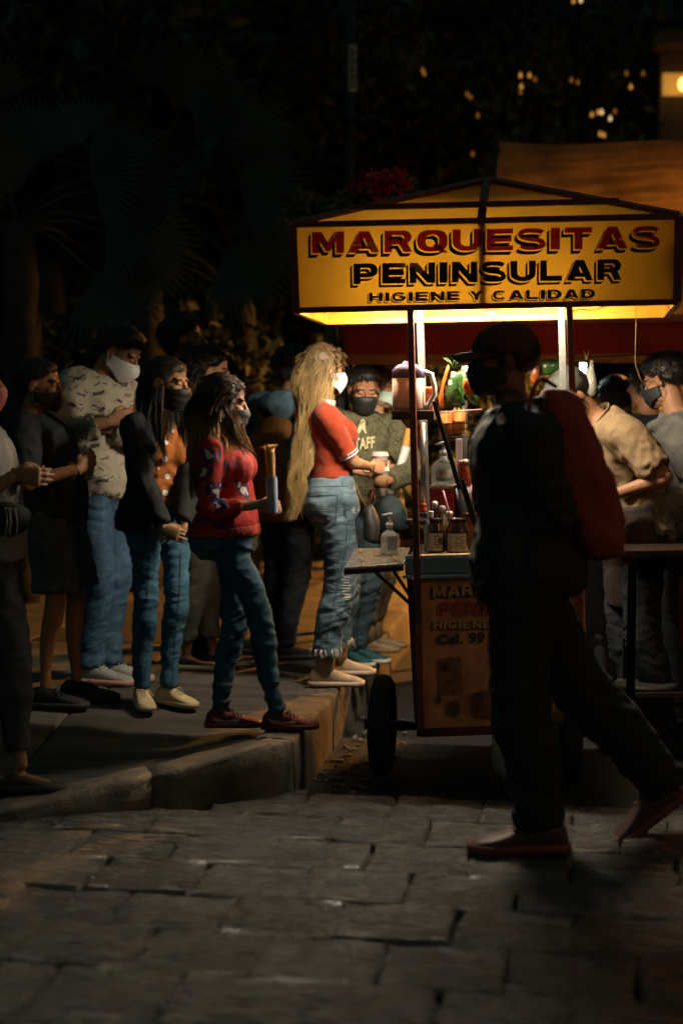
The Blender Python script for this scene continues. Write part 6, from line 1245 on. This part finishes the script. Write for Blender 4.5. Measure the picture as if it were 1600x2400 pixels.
for k in range(46):
    x = rr.uniform(150, 225); y = 990 + rr.uniform(-10, 4) - (225 - x) * .1; q = at(x, y, 6.47 + rr.uniform(-.03, .03)); mb.add(*tube([q, q + np.array([-.01 + rr.gauss(0, .006), 0, -.03]), q + np.array([-.025 + rr.gauss(0, .014), rr.gauss(0, .01), -rr.uniform(.05, .11)])], [.0028, .0026, .0018], 5))
mb.build('fringe', mat('pale_fringe', (.42, .36, .24), .85, .3, 40), p.root)
M_JEAN_D = denim('mid_blue_denim', (.03, .068, .12), (.06, .12, .19)); p.trousers(M_JEAN_D, 1., .014, .95, .006, 13, 'jeans', knee=.008, ankle=.01, prof=[(0, .01), (.5, .016), (1, .026)])
M_GREYSH = mat('grey_mesh_knit', (.3, .3, .27), .7, .2, 60); M_CORAL = mat('coral_plastic', (.6, .13, .08), .5)
for i in (0, 1):
    so = p.shoe(i, M_GREYSH, mat('white_coral_sole', (.5, .48, .44), .5, .2, 20, col2=(.55, .2, .12)), .29, .95, lace=mat('white_lace', (.55, .52, .45), .7)); f, r_ = p.fr(p.feet[i][1]); q = p.feet[i][0]; mb = MB(); mb.add(*tube([q - f * .07 + Z * .05, q - f * .072 + Z * .1, q - f * .05 + Z * .115], [.022, .024, .018], 10)); mb.build('heel_tab', M_CORAL, so)
p.mask(M_MASKWHT, 'kn95'); p.hair_cap(M_HAIRBLK, None, .026, 900, .02, 12, back=-.05)

# 5 man in shorts --------------------------------------------------------------------
p = Person('person in black t-shirt and denim shorts with bent arms and dark mask', 1.62, -4, [(108, 1658, -6), (182, 1640, -4)], (122, 1196), (92, 903), 6.35, False, 1.08, 1.15, (.3, .13, .06), pitch=6, belly=.03)
p.arm(0, (186, 1098, 6.1), np.array([-.3, -.6, -1.]), hdir=np.array([.6, .6, .5]), hn=np.array([-.6, .6, 0])); p.arm(1, (170, 1090, 6.35), np.array([.9, -.1, -1.]), hdir=np.array([-.5, -.5, .4]), hn=np.array([-.6, -.3, 0])); p.body()
p.top(M_BLKCLOTH, .86, .44, .02, .007, 15, 't_shirt', ehem=.012, rs=1.12, neck=1.455)
M_JEAN_G = denim('grey_denim', (.045, .055, .055), (.085, .1, .1)); p.trousers(M_JEAN_G, .55, .028, 1.08, .007, 16, 'shorts', knee=.005, prof=[(0, .02), (.5, .04), (.56, .045)])
for i in (0, 1): p.shoe(i, M_BLKCLOTH, M_SOLE_D, .28, .9, lace=M_BLKCLOTH)
p.mask(M_MASKBLK, 'cloth', low=.012); p.hair_cap(M_HAIRBLK, None, .014, 800, .014, 14, back=-.06)

# 6 onlooker cropped by the edge -----------------------------------------------------
q0 = gnd(52, 1852, .06); q1 = gnd(-60, 1838, .06)
p = Person('person in grey jersey and dark jeans cropped by the picture edge', 1.70, 0, [(*q0, -4), (*q1, 0)], (-16, 1300), (-57, 897), 5.52, False, 1.05, 1.05, (.26, .13, .07), pitch=4)
p.arm(0, (38, 1112, 5.35), np.array([-.8, -.3, -1.]), hdir=np.array([.9, .1, -.1]), hn=np.array([.1, .9, 0]), hkind='relaxed'); p.arm(1, (48, 1118, 5.5), np.array([-.5, .4, -1.]), hdir=np.array([.8, -.2, .1]), hn=np.array([.1, -.9, 0]), hkind='relaxed'); p.body()
p.top(mat('grey_jersey', (.16, .16, .15), .85, .15, 12, bump=.15, bs=300), .9, .66, .02, .007, 18, 'jersey', rs=1.15); p.trousers(denim('black_denim', (.022, .024, .026), (.045, .046, .048)), .93, .012, 1., .004, 19, 'jeans')
for i in (0, 1): p.shoe(i, mat('brown_sandal', (.05, .025, .015), .6, .3), M_SOLE_D, .27, .62)
p.hair_cap(M_HAIRBLK, None, .014, 500, .014, 20); p.mask(mat('red_checked_mask', (.16, .03, .03), .7, .3, 60), 'cloth')
c = at(15, 1215, 5.4); g = empty('waist_bag', c, 'black waist bag with dangling cords on the cropped person in grey jersey', 'waist bag'); V, F = ell(c, (.1, .06, .07), 18, 12); V = V + vnoise(V * 18, 3)[:, None] * .008; mkobj('pouch', V, F, M_BLKCLOTH, g)
mb = MB()
for k in range(5): mb.add(*tube(spline([at(14 + 6 * k, 1190, 5.33), at(18 + 7 * k + rr.gauss(0, 5), 1225, 5.32), at(10 + 8 * k, 1262 + rr.uniform(-14, 14), 5.33)], 8), [.0018] * 8, 5))
mb.build('cord', mat('grey_cord', (.25, .24, .22), .7), g)

# 7, 8 people behind the first row ---------------------------------------------------
p = Person('tall person in dark jacket and mask behind the red patterned sweater', 1.82, 0, [(470, 1538, 0), (555, 1530, 0)], (440, 1112), (432, 797), 7.6, False, 1., 1., (.28, .12, .06), vox=1.4, pitch=-4)
p.arm(0, (470, 1120, 7.4), np.array([-1., -.3, -.6])); p.arm(1, (480, 1130, 7.6), np.array([-1., .3, -.6])); p.body(); p.top(M_BLKCLOTH, .88, .95, .022, .007, 21, 'jacket'); p.trousers(M_DKTROUSER, 1., .02, 1., .005, 22)
for i in (0, 1): p.shoe(i, M_BLKCLOTH, M_SOLE_D, .28, .9)
p.mask(M_MASKBLK, 'cloth'); p.hair_cap(M_HAIRBLK, None, .03, 700, .03, 23)
p = Person('person in dark jacket and grey jeans half hidden behind the red sweater', 1.63, 8, [(438, 1568, -10), (500, 1560, 0)], (452, 1160), (492, 872), 7.1, False, .95, .95, (.3, .14, .07), vox=1.4, pitch=8)
p.arm(0, (500, 1100, 6.95), np.array([-1., -.3, -.6])); p.arm(1, (510, 1110, 7.1), np.array([-1., .3, -.6])); p.body(); p.top(M_BLKCLOTH, .9, .95, .022, .007, 24, 'jacket'); p.trousers(denim('pale_grey_denim', (.11, .11, .1), (.17, .165, .15)), .93, .012, .98, .004, 25, 'jeans')
for i in (0, 1): p.shoe(i, M_BLKCLOTH, M_SOLE_W, .27, .6)
p.mask(M_MASKBLK, 'cloth'); p.hair_cap(M_HAIRBLK, None, .034, 900, .036, 26, curl=.3)

# 9 backpacker in the blue hood ------------------------------------------------------
p = Person('person in blue hooded top seen from behind wearing the mustard backpack', 1.64, 55, [(672, 1545, 20), (640, 1535, 40)], (664, 1152), (690, 868), 7.35, False, .95, 1., (.3, .14, .07), vox=1.2, pitch=6, phih=40)
p.arm(0, (705, 1130, 7.2), np.array([-.3, -1., -.6])); p.arm(1, (650, 1130, 7.5), np.array([-1., .3, -.6])); p.body(); M_BLUEH = mat('dusty_blue_fleece', (.075, .13, .17), .85, .18, 12, bump=.2, bs=200)
p.top(M_BLUEH, .9, .95, .025, .009, 28, 'hooded_top', rs=1.15); c = at(662, 955, 7.25); V, F = ell(c, (.125, .1, .075), 22, 14); V, F, N = remesh(V, F, .012, 1); V = p.folds(V, N, .02, 29, 13.); mkobj('hood', V, F, M_BLUEH, p.root)
p.trousers(M_DKTROUSER, 1., .016, 1., .005, 30); p.hair_cap(M_HAIRBLK, [-.08, -.06, -.02, .01, .03, .06, .07], .024, 700, .024, 31)
for i in (0, 1): p.shoe(i, M_BLKCLOTH, M_SOLE_D, .27, .9)
M_MUST = mat('mustard_canvas', (.26, .1, .018), .8, .2, 9, bump=.2, bs=220)
def backpack(c, w, d, h, ax, m, label, straps, m2=None, tilt=0.):
    g = empty('backpack', c, label, 'backpack'); f, r_ = ax; up = nrm(Z + f * tilt); rings = []; a = np.linspace(0, 2 * np.pi, 28, endpoint=False)
    for t, s_ in ((-.5, .55), (-.47, .8), (-.38, .98), (-.15, 1.05), (.1, 1.), (.3, .9), (.42, .7), (.48, .45), (.5, .2)): rings.append([c + up * t * h + r_ * w * s_ * math.copysign(abs(math.cos(x)) ** .7, math.cos(x)) + f * d * s_ * math.copysign(abs(math.sin(x)) ** .7, math.sin(x)) for x in a])
    V, F = rings_mesh(rings); V, F, N = remesh(V, F, .012, 2); Q = V - c; V = V + N * (.009 * vnoise(Q * 12, 5) + .006 * vnoise(Q * 26, 6))[:, None]; mkobj('bag', V, F, m, g)
    rings = [[c - up * .12 * h * 1 + up * t * h * .4 + r_ * w * .75 * s_ * math.copysign(abs(math.cos(x)) ** .6, math.cos(x)) - f * (d * .75) + f * d * .4 * s_ * -abs(math.sin(x)) * (1 if math.sin(x) > 0 else .2) for x in a] for t, s_ in ((-.5, .7), (-.4, 1), (.3, 1), (.5, .6))]; mb = MB(); mb.add(*rings_mesh(rings)); mb.build('pocket', m, g)
    for st_ in straps: mb = MB(); P = spline(st_, 12); mb.add(*tube(P, [.022] * 12, 8, True, .3, side=r_)); mb.build('strap', m2 or m, g)
    return g
f, r_ = p.fr(55); pc_ = at(660, 1100, 7.2)
backpack(pc_ - f * .06, .15, .085, .52, (f, r_), M_MUST, 'mustard canvas backpack worn over the blue hooded top', [[at(690, 1020, 7.12), at(706, 970, 7.1), at(715, 950, 7.2)], [at(618, 1000, 7.2), at(606, 960, 7.25), at(615, 940, 7.3)]])

# 10 boy in camouflage ---------------------------------------------------------------
p = Person('person in camouflage sweatshirt lettered STAFF and black mask looking down', 1.56, -68, [(812, 1556, -40), (838, 1550, -25)], (838, 1178), (852, 912), 7.25, False, .9, .95, (.3, .13, .065), pitch=20, phih=-80, vox=1.1)
p.arm(0, (806, 1150, 7.05), np.array([-1., 0, -.5])); p.arm(1, (905, 1130, 7.1), np.array([1., .2, -.6])); p.body()
M_CAMO = blotch('camouflage_jersey', (.11, .105, .06), [(.045, .045, .028), (.17, .155, .095)], 26., [.42, .22]); cs = p.top(M_CAMO, .9, .95, .024, .008, 33, 'sweatshirt', rs=1.15); M_CREAMP = mat('cream_print', (.62, .52, .28), .7, .1)
print_on(cs, p.root, [('poly', [(831, 1032), (902, 1021), (902, 1053), (834, 1060)])], mat('dark_olive_patch', (.03, .032, .02), .7), 'print_panel', .003)
print_on(cs, p.root, [('text', 'STAFF', [(820, 1028), (878, 1022), (878, 1050), (820, 1056)], .03), ('poly', [(846, 984), (852, 982), (856, 988), (855, 996), (857, 1010), (859, 1016), (855, 1016), (852, 1006), (846, 1006), (844, 1014), (840, 1016), (837, 1012), (839, 1002), (843, 994)])], M_CREAMP, 'print', .0055)
p.trousers(denim('dark_blue_denim', (.025, .045, .06), (.05, .08, .1)), 1., .018, 1.02, .006, 34, 'jeans'); M_TEALSH = mat('teal_mesh', (.015, .075, .085), .7, .2, 40)
for i in (0, 1): p.shoe(i, M_TEALSH, M_SOLE_W, .27, .9, lace=mat('teal_lace', (.03, .12, .13), .7))
p.mask(M_MASKBLK, 'cloth'); p.hair_cap(M_HAIRBLK, None, .015, 900, .02, 35)

# 11 woman with glasses --------------------------------------------------------------
p = Person('person in glasses, pale green mask and beige boots beside the cart post', 1.58, -12, [(862, 1528, -5), (880, 1518, -2)], (888, 1160), (893, 908), 7.58, True, .95, 1., (.45, .24, .12), pitch=6, phih=-8, vox=1.2)
p.arm(0, (925, 1095, 7.3), np.array([-.6, -.4, -1.]), hdir=np.array([.9, -.1, .1]), hn=np.array([.2, .9, 0]), hkind='grip'); p.arm(1, (935, 1105, 7.5), np.array([-.4, .4, -1.]), hdir=np.array([.9, -.2, .1]), hn=np.array([0, -.9, 0]), hkind='grip'); p.body()
p.top(mat('dark_green_cloth', (.012, .035, .034), .8, .2, 10), .9, .7, .022, .008, 36, 'jacket'); p.top(mat('cream_cloth', (.5, .45, .32), .8, .1), .86, 0, .028, .006, 40, 'blouse', neck=.98); sleeve_band(p, 0, .86, .96, mat('white_cuff', (.75, .74, .68), .8), .012, 'cuff')
p.trousers(mat('brown_corduroy', (.13, .085, .045), .8, .2, 10), .9, .012, 1., .006, 37); M_SUEDE = mat('beige_suede', (.3, .2, .11), .8, .15, 20)
for i in (0, 1): p.shoe(i, M_SUEDE, mat('tan_sole', (.2, .13, .07), .7), .26, .85, boot=.09, name='boot')
p.mask(mat('pale_green_mask', (.5, .62, .54), .6, .08), 'surgical', M_MASKWHT); p.hair_cap(M_DKB, [-.12, -.09, -.05, -.02, .022, .06, .07], .016, 400, .02, 38)
mb = MB()
for q in (-1, 1): mb.add(*tube([p.hp(q * .031 + .021 * math.cos(t), .094, .002 + .017 * math.sin(t)) for t in np.linspace(0, 6.283, 18)], [.0014] * 18, 5, False)); mb.add(*tube([p.hp(q * .052, .092, .006), p.hp(q * .074, .03, .008), p.hp(q * .08, -.01, .004)], [.0015] * 3, 5))
mb.add(*tube([p.hp(-.01, .097, .004), p.hp(.01, .097, .004)], [.0014] * 2, 5)); mb.build('glasses', mat('dark_frame', (.03, .015, .01), .3), p.root)
c = at(943, 1075, 7.2); g = empty('rolled_wafer', c, 'rolled wafer in pale paper held beside the cart post', 'rolled wafer', 'rolled wafers in paper'); mb = MB(); mb.add(*tube([at(938, 1090, 7.2), at(960, 1005, 7.2)], [.018, .02], 14)); mb.build('wafer', mat('amber_wafer', (.5, .24, .05), .6, .3, 40), g)
mb = MB(); mb.add(*tube([at(935, 1100, 7.2), at(952, 1046, 7.2)], [.02, .024], 14, False)); mb.build('paper', mat('pale_paper', (.6, .64, .62), .7, .1), g)
c = at(918, 1205, 7.15); g = empty('shoulder_bag', c, 'dark teal shoulder bag hanging behind the folding tray', 'bag'); V, F = ell(c, (.085, .06, .11), 22, 16); V, F, N = remesh(V, F, .012, 2); V = V + N * (.03 * vnoise((V - c) * 14, 3))[:, None]; mkobj('bag', V, F, mat('dark_teal_nylon', (.004, .015, .017), .7, .25, 12), g)

# 12 walking man in front ------------------------------------------------------------
q0 = at(1556, 1905, 4.98); q1 = gnd(1262, 1996, .004)
p = Person('person in dark jacket and red cap striding past in front of the cart', 1.84, 180, [(*q0, 180), (*q1, 182)], (1228, 1322), (1180, 846), 4.83, False, .98, 1.12, (.16, .07, .04), pitch=2)
p.arm(0, (1180, 1300, 5.05), np.array([1., .4, 0.])); p.arm(1, (1170, 1330, 4.72), np.array([1., -.3, 0])); p.body()
M_JKT = mat('black_jacket_cloth', (.022, .024, .026), .75, .2, 10, bump=.15, bs=240, spec=.25); p.top(M_JKT, .84, .97, .034, .01, 41, 'jacket', ehem=.02, sl_e=.024, neck=1.47); p.trousers(mat('dark_trouser_cloth', (.02, .022, .024), .8, .2, 9, spec=.2), 1., .026, 1.1, .007, 42, prof=[(0, .022), (.5, .032), (1, .042)], ankle=.012)
M_BRSH = mat('brown_leather', (.05, .022, .016), .55, .2, 20); M_RSOLE = mat('red_brown_sole', (.12, .03, .02), .6, .15)
p.shoe(0, M_BRSH, M_RSOLE, .3, .9, tiltdeg=38); p.shoe(1, M_BRSH, M_RSOLE, .31, .92)
p.cap(mat('dark_red_cap', (.07, .014, .012), .75, .15, 20, bump=.2, bs=300)); p.hair_cap(M_HAIRBLK, [-.05, -.04, -.005, .01, .03, .06, .07], .01, 200, .012, 43); p.mask(M_MASKBLK, 'cloth')
f, r_ = p.fr(180); M_RBP = mat('red_canvas', (.26, .05, .038), .85, .2, 8, bump=.25, bs=240, spec=.2)
backpack(at(1350, 1108, 4.8), .15, .1, .6, (f, r_), M_RBP, 'red canvas backpack on the striding person in red cap', [[at(1300, 905, 4.68), at(1262, 890, 4.66), at(1240, 960, 4.63), at(1262, 1060, 4.64)], [at(1300, 905, 4.95), at(1262, 890, 4.98), at(1240, 960, 5.0)]], tilt=.28)

# 13 vendor --------------------------------------------------------------------------
p = Person('person in grey cap and beige shirt bending over the cart counter', 1.74, 190, [(*gnd(1490, 1735, .004), 190), (*gnd(1552, 1750, .004), 195)], (1490, 1262), (1335, 928, 6.42), 6.48, False, 1., 1.05, (.3, .14, .07), pitch=48, ctrl=.42, phis=196)
p.arm(1, (1424, 1163, 6.22), np.array([1., -.4, -.3]), hdir=np.array([-1, 0, -.2]), hn=np.array([0, .6, -.6])); p.arm(0, (1400, 1170, 6.5), np.array([1., .4, -.3]), hdir=np.array([-1, 0, -.2]), hn=np.array([0, 0, -1])); p.body()
M_BEIGE = mat('beige_cotton', (.21, .145, .08), .85, .1, 10, bump=.15, bs=280, spec=.2); p.top(M_BEIGE, .93, .42, .026, .009, 45, 'shirt', rs=1.2, neck=1.455); p.collar(M_BEIGE, r=.085, gap=.8)
p.trousers(M_DKTROUSER, 1., .02, 1.04, .006, 46); p.top(mat('dark_apron', (.022, .013, .011), .8, .2), .62, 0, .05, .004, 47, 'apron', neck=1.1, cut=lambda x, y, h: y < .02)
for i in (0, 1): p.shoe(i, M_BLKCLOTH, M_SOLE_D, .28, .9)
p.cap(mat('grey_green_cap', (.03, .032, .026), .7, .15, 20, bump=.2, bs=250), None, badge=(mat('cream_embroidery', (.4, .33, .2), .7), 2.2)); p.hair_cap(M_HAIRBLK, [-.05, -.04, -.005, .01, .03, .06, .07], .01, 200, .012, 48); p.mask(M_MASKBLK, 'cloth')

# 14 man in the grey hood at the right edge -------------------------------------------
p = Person('person in grey hooded top and glasses behind the beige shirt at the picture edge', 1.78, 155, [(*gnd(1590, 1695, .004), 150), (*gnd(1640, 1685, .004), 160)], (1612, 1235), (1556, 893, 6.95), 6.97, False, 1.05, 1.05, (.36, .17, .085), pitch=18, phis=158, phih=140)
p.arm(0, (1560, 1200, 7.15), np.array([1., .4, -.5])); p.arm(1, (1540, 1215, 6.75), np.array([1., -.4, -.5])); p.body(); M_GREYH = mat('grey_marl_fleece', (.18, .175, .155), .85, .15, 14, bump=.2, bs=240)
p.top(M_GREYH, .88, .95, .03, .012, 50, 'hooded_top', rs=1.2, ehem=.01); c = at(1590, 1000, 6.87); V, F = ell(c, (.15, .11, .06), 22, 14); V, F, N = remesh(V, F, .011, 1); V = p.folds(V, N, .012, 51, 12.); mkobj('hood', V, F, M_GREYH, p.root)
p.trousers(M_DKTROUSER, 1., .018, 1., .005, 52); p.mask(M_MASKBLK, 'surgical', M_MASKBLK); p.hair_cap(M_HAIRBLK, [-.055, -.03, 0, .02, .03, .06, .07], .026, 1000, .024, 53, curl=.2)
for i in (0, 1): p.shoe(i, M_BLKCLOTH, M_SOLE_D, .28, .9)
mb = MB()
for q in (-1, 1): mb.add(*tube([p.hp(q * .032 + .022 * math.cos(t), .098, .002 + .017 * math.sin(t)) for t in np.linspace(0, 6.283, 16)], [.0015] * 16, 5, False)); mb.add(*tube([p.hp(q * .054, .096, .006), p.hp(q * .076, .03, .01), p.hp(q * .082, -.01, .006)], [.0018] * 3, 5))
mb.build('glasses', mat('steel_frame', (.3, .3, .28), .3, metal=.8), p.root)

# 15, 16 far customers ---------------------------------------------------------------
for (lab, H, phi, px, d, hm, seed, hpy) in (('person in dark blue top seen from behind past the beige shirt', 1.62, 100, 1440, 7.9, M_HAIRBLK, 60, 935), ('person in black top standing beside the grey hooded top', 1.72, 120, 1512, 7.5, M_HAIRBLK, 61, 905)):
    g0 = gnd(px, 985 + FPX * 1.47 / d, 0.); k_ = H / 1.7; q0 = g0 + np.array([.09, 0, .004]); q1 = g0 + np.array([-.09, 0, .004]); zp = at(px, 0, d); pz = .92 * k_; py = 985 + FPX * (1.47 - pz) / d
    p = Person(lab, H, phi, [(*q0, phi), (*q1, phi)], (px, py), (px, hpy), d, False, 1., 1., (.3, .14, .07), vox=1.5); p.arm(0, (px + 70, py + 20, d), np.array([.3, -1., 0])); p.arm(1, (px - 70, py + 20, d), np.array([-.3, -1, 0])); p.body(); p.top(mat('dark_blue_jersey', (.014, .02, .035), .8, .2) if seed == 60 else M_BLKCLOTH, .88, .95, .024, .007, seed, 'top'); p.trousers(M_DKTROUSER, 1., .018, 1., .005, seed + 1)
    for i in (0, 1): p.shoe(i, M_BLKCLOTH, M_SOLE_D, .27, .9)
    p.hair_cap(hm, [-.07, -.05, -.01, .015, .03, .06, .07], .026 if seed == 60 else .016, 900 if seed == 60 else 400, .022, seed, curl=.4 if seed == 60 else 0)
